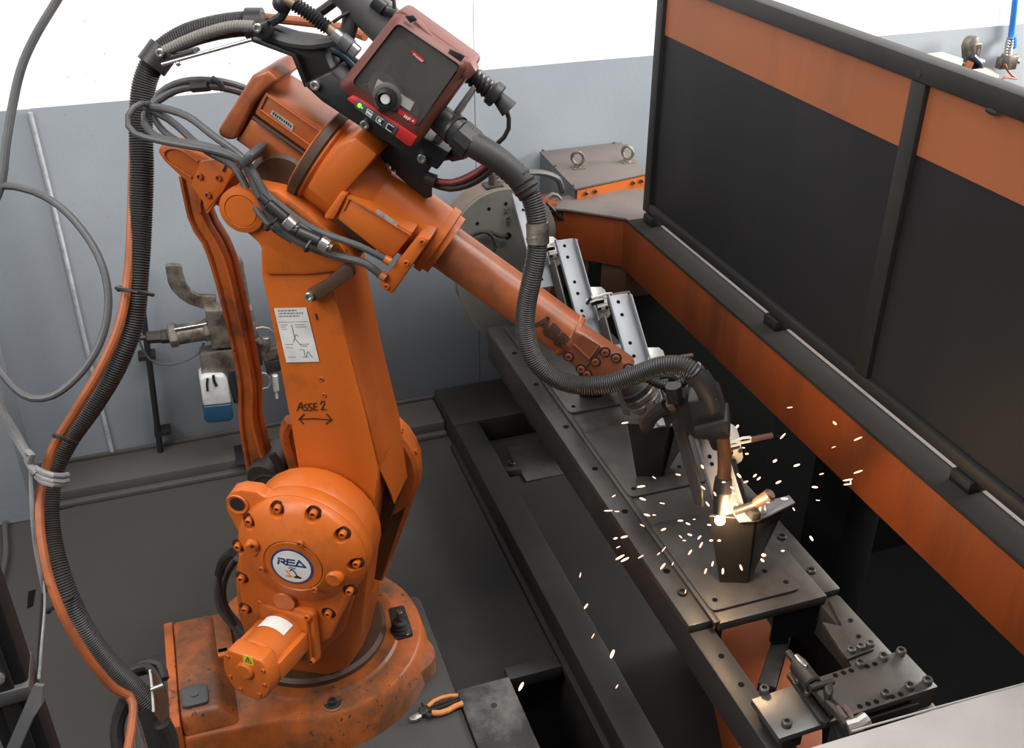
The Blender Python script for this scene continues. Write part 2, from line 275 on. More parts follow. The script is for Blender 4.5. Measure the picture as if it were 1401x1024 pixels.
    def torus(s, c, d, R, r, seg=32, rs=8, a0=0.0, a1=2*PI):
        x, y, z = basis(d); c = V(c); full = abs(a1-a0-2*PI) < 1e-6; n = seg
        pts = [c+(x*math.cos(a0+(a1-a0)*i/n)+y*math.sin(a0+(a1-a0)*i/n))*R for i in range(n+1)]
        if full: pts.append(pts[1])
        return s.tube(pts, r, rs, straight=True)
    def sphere(s, c, r, sc=(1, 1, 1), seg=16):
        b = bmesh.new(); bmesh.ops.create_uvsphere(b, u_segments=seg, v_segments=seg//2, radius=r)
        for v in b.verts: v.co = V((v.co.x*sc[0], v.co.y*sc[1], v.co.z*sc[2]))+V(c)
        return s._merge(b)
    def cut(s, c, keep_inside=False):      # boolean difference with another MB
        obs = []
        for q in (s, c):
            me = bpy.data.meshes.new('cut'); q.bm.to_mesh(me); q.bm.free(); o = bpy.data.objects.new('cut', me); COL.objects.link(o); obs.append(o)
        md = obs[0].modifiers.new('b', 'BOOLEAN'); md.object = obs[1]; md.solver = 'EXACT'; md.operation = 'DIFFERENCE'; md.use_self = True
        dg = bpy.context.evaluated_depsgraph_get(); me = bpy.data.meshes.new_from_object(obs[0].evaluated_get(dg))
        s.bm = bmesh.new(); s.bm.from_mesh(me); bpy.data.meshes.remove(me)
        for o in obs:
            d = o.data; bpy.data.objects.remove(o); bpy.data.meshes.remove(d)
        return s
    def stroke(s, pts, o, ex, ey, w, th, closed=False):     # flat raised pen stroke in the plane (o, ex, ey)
        o, ex, ey = V(o), V(ex), V(ey); nz = ex.cross(ey).normalized(); P = [V((*p, 0)) for p in pts]; n = len(P)
        for i in range(n if closed else n-1):
            a, b_ = P[i], P[(i+1) % n]; d = (b_-a); 
            if d.length < 1e-9: continue
            d.normalize(); e = V((-d.y, d.x, 0))*w*0.5; a2 = a-d*w*0.4; b2 = b_+d*w*0.4
            q = [a2-e, b2-e, b2+e, a2+e]
            s.prism([o+ex*p.x+ey*p.y for p in q], nz*th)
        return s
    def text(s, body, o, ex, ey, size, th=0.0006, shear=0.0, bold=0.0):
        cu = bpy.data.curves.new('t', 'FONT'); cu.body = body; cu.size = size; cu.shear = shear; cu.offset = bold
        ob = bpy.data.objects.new('t', cu); COL.objects.link(ob)
        dg = bpy.context.evaluated_depsgraph_get(); me = bpy.data.meshes.new_from_object(ob.evaluated_get(dg))
        o, ex, ey = V(o), V(ex).normalized(), V(ey).normalized(); nz = ex.cross(ey)
        for v in me.vertices: v.co = o+ex*v.co.x+ey*v.co.y+nz*th
        s.bm.from_mesh(me); bpy.data.meshes.remove(me); bpy.data.objects.remove(ob); bpy.data.curves.remove(cu); return s
    def build(s, name, m, parent=None, local=False, ang=32):
        me = bpy.data.meshes.new(name); 
        root = parent
        while root is not None and root.parent is not None: root = root.parent
        if root is not None and not local: s.bm.transform(ROOTM[root.name].inverted())
        s.bm.to_mesh(me); s.bm.free()
        me.materials.append(M[m] if isinstance(m, str) else m)
        for p in me.polygons: p.use_smooth = True
        me.set_sharp_from_angle(angle=math.radians(ang))
        o = bpy.data.objects.new(name, me); COL.objects.link(o)
        if parent is not None: o.parent = parent
        else: ROOTM[o.name] = Matrix.Identity(4)
        return o
def thing(name, loc, label, cat, group=None, rz=0.0):
    o = bpy.data.objects.new(name, None); COL.objects.link(o); o.location = loc; o.rotation_euler = (0, 0, rz); o.empty_display_size = 0.05
    ROOTM[o.name] = Matrix.Translation(V(loc)) @ Matrix.Rotation(rz, 4, 'Z')
    o['label'] = label; o['category'] = cat
    if group: o['group'] = group
    return o
def tag(o, label, cat, group=None):
    o['label'] = label; o['category'] = cat
    if group: o['group'] = group
    return o
def struct(o): o['kind'] = 'structure'; return o
def centre_origin(o):
    """move a single-mesh thing's origin to the bottom centre of its mesh"""
    me = o.data; xs = [v.co for v in me.vertices]
    lo = V([min(v[i] for v in xs) for i in range(3)]); hi = V([max(v[i] for v in xs) for i in range(3)])
    c = V(((lo.x+hi.x)/2, (lo.y+hi.y)/2, lo.z)); me.transform(Matrix.Translation(-c)); o.location = c; ROOTM[o.name] = Matrix.Translation(c); return o
def dup(o, d, label=None):
    c = o.copy(); COL.objects.link(c); c.location = V(o.location)+V(d)
    if label: c['label'] = label
    for ch in [k for k in bpy.data.objects if k.parent == o]:
        e = ch.copy(); COL.objects.link(e); e.parent = c
        for g in [k for k in bpy.data.objects if k.parent == ch]:
            f = g.copy(); COL.objects.link(f); f.parent = e
    return c

# ================================================================== setting
m = MB(); m.box((-3, -1.2, -0.06), (0.615, 3.3, 0)); m.box((0.615, 1.87, -0.06), (0.78, 3.3, 0)); m.box((0.78, -1.2, -0.06), (1.185, 3.3, 0)); m.box((3.2, -1.2, -0.06), (6, 3.3, 0)); m.box((1.185, 2.9, -0.06), (3.2, 3.3, 0))
m.box((0.55, -1.2, -0.5), (0.85, 1.95, -0.45)); m.box((0.600, -1.2, -0.45), (0.615, 1.87, -0.06)); m.box((0.78, -1.2, -0.45), (0.79, 1.87, -0.06)); m.box((0.6, 1.87, -0.45), (0.79, 1.88, -0.06))
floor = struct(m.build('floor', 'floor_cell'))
m = MB(); xj = 0.965
m.box((-3, 3.210, -0.1), (-0.372, 3.4, 4)); m.box((-0.372, 3.214, -0.1), (xj-0.0012, 3.4, 4)); m.box((xj+0.0012, 3.214, -0.1), (2.1, 3.4, 4)); m.box((2.103, 3.214, -0.1), (6, 3.4, 4)); m.box((-0.5, 3.22, -0.1), (6, 3.41, 4))
struct(m.build('wall_back', 'wall'))
m = MB(); m.box((1.165, -1.2, -1.05), (3.22, 2.92, -1.0)); m.box((1.165, -1.2, -1.0), (1.185, 2.92, -0.005)); m.box((3.2, -1.2, -1.0), (3.22, 2.92, -0.005)); m.box((1.185, 2.9, -1.0), (3.2, 2.92, -0.06)); m.box((1.185, -1.2, -1.0), (3.2, -1.18, -0.06))
struct(m.build('added_dark_pit', 'void'))  # pit added and coloured black so the area below the beam stays dark
m = MB(); m.tube([(-0.372, 3.206, 0.04), (-0.373, 3.206, 0.5), (-0.370, 3.206, 0.9), (-0.372, 3.206, 1.25)], 0.007, 6, 0.05)
struct(m.build('trim_1', mat('wall_joint_sealant', (0.36, 0.39, 0.41), 0.7, dirt=(0.12, 0.12, 0.12), amt=0.8, scale=30, bump=0.4, bscale=120)))
m = MB(); m.box((-1.4, 2.98, 0), (-0.62, 3.21, 4), 0.006); struct(m.build('wall_left', 'wall'))
m = MB(); m.box((-0.62, 3.035, 0), (0.775, 3.21, 0.052), 0.004); m.box((-0.62, 3.010, 0), (0.775, 3.035, 0.018), 0.003)
m.box((-0.62, 3.197, 0.052), (0.775, 3.21, 0.066), 0.003)
struct(m.build('baseboard_back', 'kerb'))
# frame of the cell on the floor: long beam, rear cross beam, front cross bar
t = thing('floor_frame', (0.83, 1.9, 0), 'long blackened steel frame lying on the floor between robot and fixture table', 'frame')
m = MB(); m.box((0.78, 0.2, 0), (0.872, 2.93, 0.10), 0.008); m.box((0.765, 0.2, 0), (0.78, 2.93, 0.02)); m.build('long_beam', 'frame_dark', t)
m = MB(); m.box((0.778, 2.932, 0), (1.18, 3.19, 0.10), 0.008); m.build('rear_cross_beam', 'frame_dark', t)
m = MB(); m.box((0.615, 1.83, -0.03), (0.765, 1.875, 0.012), 0.003); m.build('front_cross_bar', 'dark_steel', t)
m = MB(); m.box((0.90, 2.70, 0.0), (0.955, 2.76, 0.03), 0.004); m.bolt((0.93, 2.73, 0.03), (0, 0, 1), 0.012, 0.012); m.build('clamp_block', 'dark_steel', t)
t = tag(centre_origin(MB().box((0.955, 2.655, 0.0), (1.185, 2.87, 0.006), 0.002).build('lit_floor_sheet', 'plate_steel')), 'lighter sheet painted in for the lit strip of floor behind the long frame beam', 'sheet')  # its lighter colour paints the light falling on this floor strip
# robot mounting plate and lighter plate
m = MB(); P = roundpoly([(-0.36, 1.45), (0.465, 1.45), (0.465, 2.215), (-0.36, 2.215)], 0.03)
m.prism([(p.x, p.y, 0) for p in P], (0, 0, 0.022), 0.003)
t = thing('mounting_plate', (0.05, 1.85, 0), 'large black rounded floor plate carrying the orange robot', 'plate')
m.build('plate', 'mount', t)
m = MB(); m.bolt((0.418, 2.115, 0.022), (0, 0, 1), 0.014, 0.010); m.build('plate_bolt', 'dark_steel', t)
t = thing('steel_cover_plate', (0.53, 1.6, 0), 'scuffed grey steel plate with one hole beside the robot base', 'plate')
m = MB(); m.box((0.468, 1.2, 0.0), (0.612, 1.825, 0.030), 0.002); m.build('cover', 'scuffed', t)
m = MB(); m.lathe((0.545, 1.745, 0.0302), (0, 0, 1), [(0, 0), (0.008, 0), (0.0085, 0.0006), (0, 0.0006)], 16); m.build('hole', 'ink', t)
m = MB(); m.cyl((-0.215, 3.17, 0.05), (-0.178, 3.17, 0.60), 0.010); m.cyl((-0.178, 3.17, 0.60), (-0.172, 3.17, 0.75), 0.010)
for z in (0.12, 0.42): m.box((-0.222, 3.16, z), (-0.168, 3.21, z+0.015))
tag(centre_origin(m.build('wall_conduit', 'frame_dark')), 'thin dark conduit bar rising along the grey wall behind the black ribbed hose', 'pipe')

# ================================================================== robot
RA = V((0.20, 2.02, 0)); RU = V((0.8660, -0.5, 0)); RN = V((-0.5, -0.8660, 0)); RZ = V((0, 0, 1))
def rw(x, n, z): return RA+RU*x+RN*n+RZ*z
def rp(m, pts, n0, n1, bev=0.0, seg=2, pts2=None):
    A = [rw(p[0], n0, p[1]) for p in pts]; B = [rw(p[0], n0, p[1]) for p in pts2] if pts2 else None
    return m.prism(A, RN*(n1-n0), bev, seg, B)
def r2(p): return [(q[0], q[1]) for q in p]
robot = thing('industrial_robot', RA, 'large orange articulated welding robot standing on black floor plate', 'robot', rz=math.radians(-30))
# ---- base casting
m = MB(); c = (0.14, 2.04)
m.lathe((*c, 0.022), (0, 0, 1), [(0, 0), (0.303, 0), (0.299, 0.040), (0.285, 0.101), (0.279, 0.1075), (0.228, 0.112), (0.222, 0.119), (0.0, 0.1195)], 80)
m.prism([(-0.205, 1.775, 0.022), (0.14, 1.738, 0.022), (0.14, 2.30, 0.022), (-0.205, 2.17, 0.022)], (0, 0, 0.1095), 0.010, 3, [(-0.205, 1.80, 0.022), (0.14, 1.778, 0.022), (0.14, 2.28, 0.022), (-0.205, 2.16, 0.022)])
m.prism([(-0.205, 1.80, 0.13), (-0.07, 1.80, 0.13), (-0.07, 2.165, 0.13), (-0.205, 2.165, 0.13)], (0, 0, 0.05), 0.012, 2, [(-0.205, 1.83, 0.13), (-0.112, 1.83, 0.13), (-0.112, 2.155, 0.13), (-0.205, 2.155, 0.13)])
m.prism([(-0.205, 2.0, 0.03), (-0.06, 2.0, 0.03), (-0.06, 2.165, 0.03), (-0.205, 2.165, 0.03)], (0, 0, 0.14), 0.014)
m.prism(roundpoly([(0.36, 1.86), (0.435, 1.90), (0.448, 1.965), (0.40, 2.05), (0.36, 2.05)], 0.03), (0, 0, 0.075), 0.012)
base = m.build('base', 'base_dust', robot)
m = MB(); m.box((-0.228, 1.80, 0.03), (-0.2055, 2.160, 0.176), 0.004); m.build('base_end_plate', 'orange_dirty', base)
m = MB(); P = roundpoly([(-0.197, 1.842), (-0.135, 1.842), (-0.135, 1.905), (-0.197, 1.905)], 0.012); m.prism([(p.x, p.y, 0.178) for p in P], (0, 0, 0.012), 0.004)
m.cyl((-0.166, 1.875, 0.19), (-0.166, 1.875, 0.1925), 0.010); m.build('base_cap', 'plastic_grey', base)
q = [(0.1468,1.7936,0.133)][0]; q = V(q)
m = MB(); m.lathe(q-V((0, 0, 0.006)), (0, 0, 1), [(0.027, -0.02), (0.027, 0.006), (0.0225, 0.0075), (0.0215, 0.002), (0, 0.002)], 28); m.build('bolt_recess', 'base_dust', base)
m = MB(); m.lathe(q+V((0, 0, -0.0045)), (0, 0, 1), [(0.021, 0.002), (0.021, 0.004), (0.011, 0.004), (0.011, 0.014), (0.006, 0.014), (0.006, 0.008), (0, 0.008)], 20); m.build('anchor_bolt', 'dark_steel', base)
m = MB(); m.prism([(-0.105, 2.00, 0.15), (-0.075, 2.0, 0.15), (-0.075, 2.03, 0.15), (-0.105, 2.03, 0.15)], (0, 0, 0.02), 0.004); m.build('lifting_lug', 'orange', base)
for px in [(0.1171,1.8336,0.145),(0.1589,1.8342,0.145)]:
    m = MB(); m.bolt(V(px), (0, 0, 1), 0.005, 0.003); m.build('small_screw', 'base_dust', base)
m = MB(); ang0, ang1 = math.radians(-78), math.radians(-52)
pts = [(c[0]+r*math.cos(a), c[1]+r*math.sin(a), 0.138) for r, aa in ((0.196, [ang0+(ang1-ang0)*i/8 for i in range(9)]), (0.225, [ang1+(ang0-ang1)*i/8 for i in range(9)])) for a in aa]
m.prism([(p[0], p[1], 0.130) for p in pts], (0, 0, 0.010), 0.003); m.build('stop_segment', 'base_dust', base)
# ---- turret
m = MB(); m.lathe((*c, 0.135), (0, 0, 1), [(0, 0), (0.192, 0), (0.192, 0.020), (0.182, 0.027), (0.0, 0.027)], 56)
m.build('turret_ring', 'grime_shade', robot)
def arcpts(cx, cz, r, a0, a1, n=16): return [(cx+r*math.cos(math.radians(a0+(a1-a0)*i/n)), cz+r*math.sin(math.radians(a0+(a1-a0)*i/n))) for i in range(n+1)]
gc = (0.034, 0.597)     # axis two
m = MB()
rp(m, [(-0.12, 0.158), (0.035, 0.158), (0.09, 0.195), (0.132, 0.27), (0.150, 0.40), (0.172, 0.53)]+arcpts(gc[0], gc[1], 0.150, -20, 175)+[(-0.115, 0.45)], 0.09, 0.168, 0.010)
rp(m, [(-0.12, 0.158), (0.03, 0.158), (0.082, 0.195), (0.185, 0.50)]+arcpts(0.042, 0.594, 0.158, -30, 180)+[(-0.115, 0.42)], -0.20, -0.148, 0.010)
rp(m, [(-0.12, 0.158), (0.035, 0.158), (0.09, 0.195), (0.132, 0.27), (0.148, 0.39), (-0.05, 0.39), (-0.12, 0.36)], 0.10, -0.15, 0.0, 2, [(-0.12, 0.158), (0.03, 0.158), (0.06, 0.17), (0.075, 0.183), (0.080, 0.20), (-0.05, 0.22), (-0.12, 0.22)])
m.build('turret', 'orange', robot)
m = MB(); rp(m, [(-0.06, 0.20), (0.076, 0.196), (0.170, 0.49), (0.14, 0.50), (-0.06, 0.50)], -0.150, -0.1465); m.build('turret_inner_grime_shade', 'grime_shade', robot)  # dark sheet painting shade and dirt inside the turret fork
# rear gearbox disc showing behind the lower arm
m = MB(); m.lathe(rw(0.042, -0.17, 0.594), RN, [(0, 0), (0.164, 0), (0.168, 0.010), (0.168, 0.044), (0.158, 0.052), (0.128, 0.054), (0.124, 0.046), (0.0, 0.046)], 48); rg = m.build('rear_gearbox', 'orange', robot)
m = MB(); m.lathe(rw(0.042, -0.125, 0.594), RN, [(0, 0), (0.118, 0), (0.120, 0.006), (0, 0.006)], 40); m.build('rear_hub', 'grime_shade', rg)
for k in range(7):
    a = math.radians(20+k*22); m = MB(); m.bolt(rw(0.042+0.1685*math.cos(a), -0.14, 0.594+0.1685*math.sin(a)), V((math.cos(a), 0, 0)).x*RU+RZ*math.sin(a), 0.006, 0.005); m.build('gearbox_bolt', 'orange', rg)
# ---- near gearbox: flange with ear, cover, bolts, badge
ear = r2([(-0.0562,0.7442),(-0.0936,0.7447),(-0.1172,0.7352),(-0.1347,0.7105),(-0.1374,0.6816),(-0.1255,0.6441),(-0.1135,0.6061)])
m = MB(); fl = arcpts(gc[0], gc[1], 0.152, 118, -40)+r2([(0.1069,0.3555),(0.0444,0.2716),(-0.0442,0.2291),(-0.1427,0.271),(-0.1557,0.3644),(-0.146,0.4809)])
rp(m, fl+ear[::-1], 0.165, 0.205, 0.008)
fo = m.build('gearbox_flange', 'orange', robot)
e = [(0.0059,1.8936,0.7057)][0]
m = MB(); m.lathe(V(e), RN, [(0.021, -0.004), (0.026, 0.001), (0.024, 0.004), (0.017, 0.001), (0, 0.001)], 28); m.build('ear_hole_rim', 'orange', fo)
m = MB(); m.lathe(V(e)+RN*0.0015, RN, [(0, 0), (0.0175, 0), (0.0175, 0.0006), (0, 0.0006)], 28); m.build('ear_hole', 'dark_steel', fo)
gcv = (gc[0], gc[1])
low = r2([(-0.1059,0.6191),(-0.1219,0.4983),(-0.125,0.3893),(-0.12,0.3341),(-0.0208,0.2918),(0.0496,0.3202),(0.0899,0.3657),(0.164,0.5358)])
BP = [V(p) for p in [(0.0865,1.8246,0.7244),(0.157,1.7839,0.723),(0.2105,1.753,0.6766),(0.2322,1.7404,0.5984),(0.0241,1.8606,0.6791),(-0.008,1.8791,0.6006)]]+[V(p) for p in [(0.212,1.7429,0.5234),(0.1625,1.7715,0.4447),(0.1159,1.7984,0.3683),(-0.0159,1.8745,0.4202),(-0.012,1.8722,0.5149)]]
ct = MB()
for i, p in enumerate(BP): ct.cyl(p-RN*(0.006 if i < 6 else 0.004), p+RN*0.06, 0.0175, 0.021, 20)
m = MB(); m.lathe(rw(gcv[0], 0.19, gcv[1]), RN, [(0, 0), (0.1475, 0), (0.1485, 0.024), (0.142, 0.036), (0.122, 0.048), (0.085, 0.066), (0.070, 0.071), (0.067, 0.068), (0.065, 0.071), (0, 0.071)], 72)
rp(m, low, 0.195, 0.236, 0.010)
m.cut(ct)
gcover = m.build('gearbox_cover', 'orange', robot)
for i, p in enumerate(BP):
    z0 = -0.006 if i < 6 else -0.004
    m = MB(); m.lathe(p+RN*z0, RN, [(0.0172, -0.001), (0.0172, 0.0008), (0, 0.0008)], 20); pk = m.build('bolt_pocket', 'grime_shade', gcover)
    m = MB(); m.bolt(p+RN*(z0+0.001), RN, 0.0088, 0.012); m.build('cover_bolt', 'orange', pk)
for (p, r, h) in (([(0.0242,1.8386,0.6242)][0], 0.020, 0.014), ([(0.1817,1.7419,0.5716)][0], 0.021, 0.012)):
    m = MB(); m.lathe(V(p)-RN*0.012, RN, [(r, 0), (r*0.95, h+0.008), (r*0.75, h+0.012), (0, h+0.012)], 24); k_ = m.build('plug_boss', 'orange', gcover)
p = V([(0.0239,1.8191,0.6398)][0]); m = MB(); m.bolt(p-RN*0.004, RN, 0.011, 0.008); m.build('fill_plug', 'orange_dirty', gcover)
for p in [(0.1177,1.7581,0.6692),(0.0309,1.8081,0.5802),(0.1348,1.7482,0.5417)]:
    m = MB(); m.lathe(V(p)-RN*0.004, RN, [(0.007, 0), (0.007, 0.006), (0.003, 0.006), (0.003, 0.002), (0, 0.002)], 12); m.build('hub_screw', 'orange_dirty', gcover)
p = V([(0.068,1.8075,0.4702)][0]); m = MB(); m.lathe(p-RN*0.012, RN, [(0.026, 0), (0.026, 0.008), (0.024, 0.010), (0, 0.010)], 24); m.build('cover_seal_cap', 'orange', gcover)
# badge: oval-looking round sticker REA
bc = rw(*(lambda t: (t[0], 0.2615, t[1]))([(0.0313,0.5967)][0])); EX = RU; EY = RZ
m = MB(); m.lathe(bc, RN, [(0, 0), (0.049, 0), (0.049, 0.0008), (0, 0.0008)], 48); badge = m.build('maker_badge', 'navy', robot); badge['label'] = 'round white sticker with blue ring, blue letters REA and a small robot drawing'
m = MB(); m.lathe(bc+RN*0.0008, RN, [(0, 0), (0.0438, 0), (0.0438, 0.0006), (0, 0.0006)], 48); m.build('badge_face', 'white', badge)
m = MB(); bo = bc+RN*0.0014; k = 0.001
def sk(pts, w=4.2, cl=False): m.stroke([(x*k, y*k) for x, y in pts], bo, EX, EY, w*k, 0.0005, cl)
sk([(-31, 4), (-28, 14)]); sk([(-29, 19.5), (-16, 19.5), (-14, 14.5), (-17, 11.5), (-23, 11.5), (-13, 4)])
sk([(8, 19.5), (-8, 19.5), (-10, 4), (8, 4)]); sk([(-9, 12), (7, 12)])
sk([(10, 4), (19.5, 20), (32, 4), (14, 4)])
m.build('badge_letters', 'navy', badge)
m = MB(); sk([(-2, -7), (6, -14), (9, -26)], 2.6); sk([(-6, -13), (-1, -7)], 2.4); sk([(4, -29), (17, -29)], 5); sk([(9, -25), (13, -28)], 5); m.build('badge_robot_black', 'ink', badge)
m = MB(); sk([(-15, -13), (-9, -20), (-6, -26)], 2.4); sk([(-15, -28), (-4, -28)], 5); sk([(-15, -13), (-6, -12)], 1.6); m.build('badge_robot_orange', 'logo_orange', badge)
m = MB(); 
for x, y in ((-8, -5), (-4, -2), (0, -3), (3, -6), (6, -3)): sk([(x, y), (x+2, y)], 2.2)
m.build('badge_dots', 'navy', badge)
# ---- axis-two motor (points along RN)
f0 = [(-0.0069,0.3794)][0]; f1 = [(-0.0428,0.3945)][0]; f0 = rw(f0[0], 0.225, f0[1]); 
cap = rw(f1[0], 0.40, f1[1]); dm = (cap-f0).normalized(); ml = (cap-f0).length
bx = RU-dm*RU.dot(dm); bx.normalize(); by = dm.cross(bx)
m = MB(); P = roundpoly([(-0.075, -0.075), (0.075, -0.075), (0.075, 0.075), (-0.075, 0.075)], 0.016)
m.prism([f0+bx*p.x+by*p.y for p in P], dm*0.022, 0.004); m.prism([f0+dm*0.02+bx*p.x*0.86+by*p.y*0.86 for p in P], dm*0.012, 0.003); mf = m.build('motor_flange', 'orange', robot)
for sx, sy in ((-1, 1), (1, 1), (1, -1), (-1, -1)):
    m = MB(); m.bolt(f0+dm*0.022+bx*0.064*sx+by*0.064*sy, dm, 0.0085, 0.010); m.build('flange_bolt', 'orange', mf)
m = MB(); m.lathe(f0+dm*0.03, dm, [(0, 0), (0.054, 0), (0.056, 0.02), (0.056, ml*0.55), (0.0575, ml*0.56), (0.0575, ml*0.60), (0.056, ml*0.62), (0.056, ml-0.07), (0, ml-0.07)], 40)
for s_ in (-1, 1): m.obox(f0+dm*(ml*0.5)+bx*0.057*s_+by*0.0, (bx, by, dm), (0.016, 0.05, ml*0.62), 0.004)
mb_ = m.build('axis_motor', 'orange', robot)
P = []
for i in range(40):
    a = 2*PI*i/40; P.append((0.060*math.cos(a), max(-0.066, min(0.052, 0.070*math.sin(a)))))
m = MB(); m.prism([cap-dm*0.045+bx*x*1.04+by*y*1.04 for x, y in P], dm*0.045, 0.006, 3); mc_ = m.build('motor_cap', 'orange', robot)
m = MB(); m.lathe(cap+by*0.012, dm, [(0.021, -0.004), (0.021, 0.005), (0.017, 0.008), (0, 0.008)], 28); m.build('cap_boss', 'orange', mc_)
for x, y in ((-0.045, 0.035), (0.047, 0.028), (-0.045, -0.022), (0.03, -0.046), (-0.02, -0.049), (0.047, -0.012)):
    m = MB(); m.bolt(cap+bx*x+by*y, dm, 0.0045, 0.004); m.build('cap_screw', 'orange_dirty', mc_)
m = MB(); m.obox(cap+bx*0.010+by*0.043, (bx, by, dm), (0.026, 0.024, 0.001)); ws = m.build('warning_sticker', 'yellow', mc_); ws['label'] = 'small yellow warning sticker with black triangle'
m = MB(); o_ = cap+bx*0.010+by*0.043+dm*0.0006; m.stroke([(-0.008, -0.006), (0.008, -0.006), (0, 0.008)], o_, bx, by, 0.0018, 0.0004, True); m.stroke([(0.001, 0.003), (-0.001, 0), (0.001, -0.001), (-0.0005, -0.004)], o_, bx, by, 0.0013, 0.0004); m.build('triangle_mark', 'ink', ws)
# white label wrapped on top of the motor
q0 = [f0+dm*0.045+ (bx*math.sin(t)+by*math.cos(t))*0.0568 for t in [math.radians(-38+76*i/8) for i in range(9)]]
m = MB(); b = bmesh.new(); A = [b.verts.new(p) for p in q0]; B = [b.verts.new(p+dm*0.038) for p in q0]; Cc = [b.verts.new(p) for p in [f0+dm*0.045+(bx*math.sin(t)+by*math.cos(t))*0.0576 for t in [math.radians(-38+76*i/8) for i in range(9)]]]; D_ = [b.verts.new(p.co+dm*0.038) for p in Cc]
for i in range(8):
    b.faces.new((Cc[i], Cc[i+1], D_[i+1], D_[i]))
m._merge(b); m.build('motor_label', 'white', mb_)['label'] = 'worn white type label on the motor'
# bolt boss low on turret
p = V([(0.1641,1.8444,0.3214)][0]); m = MB(); m.lathe(p-RN*0.01, RN, [(0.024, 0), (0.024, 0.014), (0.013, 0.014), (0.013, 0.02), (0.007, 0.02), (0.007, 0.012), (0, 0.012)], 24); m.build('turret_bolt', 'orange_dirty', robot)
# ---- lower arm
m = MB()
la = r2([(-0.0269,1.2707),(-0.0331,1.2121),(-0.0245,1.1054),(-0.0108,0.8317),(-0.0043,0.6069)]); ra_ = r2([(0.1405,0.516),(0.1683,0.6544),(0.186,0.7594),(0.1652,0.9114),(0.135,1.096),(0.1177,1.1998),(0.121,1.2833)])
rp(m, la+ra_, 0.0, 0.088, 0.005)
sr = r2([(0.1207,0.4861),(0.1403,0.5788),(0.1671,0.7065),(0.1948,0.6132),(0.191,0.6681),(0.1834,0.7943),(0.1506,1.0004),(0.1317,1.1704),(0.1246,1.2718)])
rp(m, la+sr, -0.085, 0.03, 0.003)
bm_ = bmesh.new(); Fv = [rw(p[0]-0.002, 0.084, p[1]) for p in r2([(0.186,0.7594),(0.1652,0.9114),(0.135,1.096),(0.1177,1.1998),(0.121,1.2833)])]; Sv = [rw(p[0], 0.027, p[1]) for p in r2([(0.1925,0.6343),(0.1834,0.7943),(0.1506,1.0004),(0.1317,1.1704),(0.1246,1.2718)])]
fv = [bm_.verts.new(p) for p in Fv]; sv = [bm_.verts.new(p) for p in Sv]; bv = [bm_.verts.new(p-RN*0.05-RU*0.03) for p in Sv]
for i in range(4):
    bm_.faces.new((fv[i], fv[i+1], sv[i+1], sv[i])); bm_.faces.new((sv[i], sv[i+1], bv[i+1], bv[i])); bm_.faces.new((bv[i], bv[i+1], fv[i+1], fv[i]))
bm_.faces.new((fv[0], sv[0], bv[0])); bm_.faces.new((fv[4], bv[4], sv[4]))
m._merge(bm_)
larm = m.build('lower_arm', 'orange', robot)
m = MB(); rp(m, r2([(0.0893,0.4118),(0.1137,0.536),(0.1395,0.6392),(0.1622,0.6532),(0.177,0.568),(0.1565,0.5063),(0.1184,0.4165)]), -0.10, -0.03); m.build('arm_cavity_shade', 'grime_shade', larm)  # dark block painting the shade inside the torn opening
m = MB(); m.tube([V(p) for p in [(0.2615,1.8852,1.2758),(0.2593,1.8865,1.2003),(0.2743,1.8778,1.0966),(0.3004,1.8627,0.912),(0.3189,1.8521,0.7682)]], 0.0016, 6); m.build('arm_edge_seam', 'orange_dirty', larm)
m = MB(); m.prism([V(p) for p in [(0.1436,1.9492,1.1395),(0.2053,1.9136,1.1482),(0.2188,1.9058,1.0219),(0.154,1.9432,1.0117)]], RN*0.0008); sheet = m.build('instruction_label', 'white', larm); sheet['label'] = 'white paper instruction label with small print on the lower arm'
q = [V(p) for p in [(0.1435,1.948,1.1401),(0.2051,1.9124,1.1488),(0.2187,1.9046,1.0225),(0.154,1.942,1.0124)]]; tl, tr, br, bl = q
def sp(u_, v_): return (tl*(1-u_)+tr*u_)*(1-v_)+(bl*(1-u_)+br*u_)*v_
m = MB(); exs = (tr-tl); eys = (tl-bl); exn = exs.normalized(); eyn = (eys-exn*eys.dot(exn)).normalized()
rnl = random.Random(5)
for v_, u1_ in ((0.035, 0.68), (0.085, 0.86), (0.135, 0.72)):
    u_ = 0.09+v_*0.1
    while u_ < u1_:
        w_ = rnl.uniform(0.03, 0.10); a_, b_ = sp(u_, v_), sp(min(u_+w_, u1_), v_); m.prism([a_, b_, b_-eyn*0.0030, a_-eyn*0.0030], RN*0.0002); u_ += w_+0.025
rnd = random.Random(3)
for v_ in (0.30, 0.34, 0.38, 0.66, 0.72, 0.90):
    for (u0, u1) in ((0.08, 0.36), (0.52, 0.9)):
        if rnd.random() < 0.8:
            a_, b_ = sp(u0, v_), sp(u0+(u1-u0)*rnd.uniform(0.5, 1), v_); d_ = b_-a_; m.prism([a_, b_, b_-eyn*0.0012, a_-eyn*0.0012], RN*0.0002)
m.prism([sp(0.04, 0.25), sp(0.96, 0.25), sp(0.96, 0.256), sp(0.04, 0.256)], RN*0.0002)
for pl in ([(0.42, 0.30), (0.42, 0.56), (0.58, 0.70), (0.75, 0.70)], [(0.36, 0.62), (0.48, 0.48), (0.56, 0.52)], [(0.62, 0.92), (0.72, 0.80), (0.82, 0.92)], [(0.50, 0.76), (0.62, 0.78), (0.60, 0.88)]):
    for (a_, b_) in zip(pl, pl[1:]):
        A_, B_ = sp(*a_), sp(*b_); d_ = (B_-A_).normalized(); e_ = RN.cross(d_)*0.0009; m.prism([A_-e_, B_-e_, B_+e_, A_+e_], RN*0.0002)
m.build('label_print', 'print', sheet)
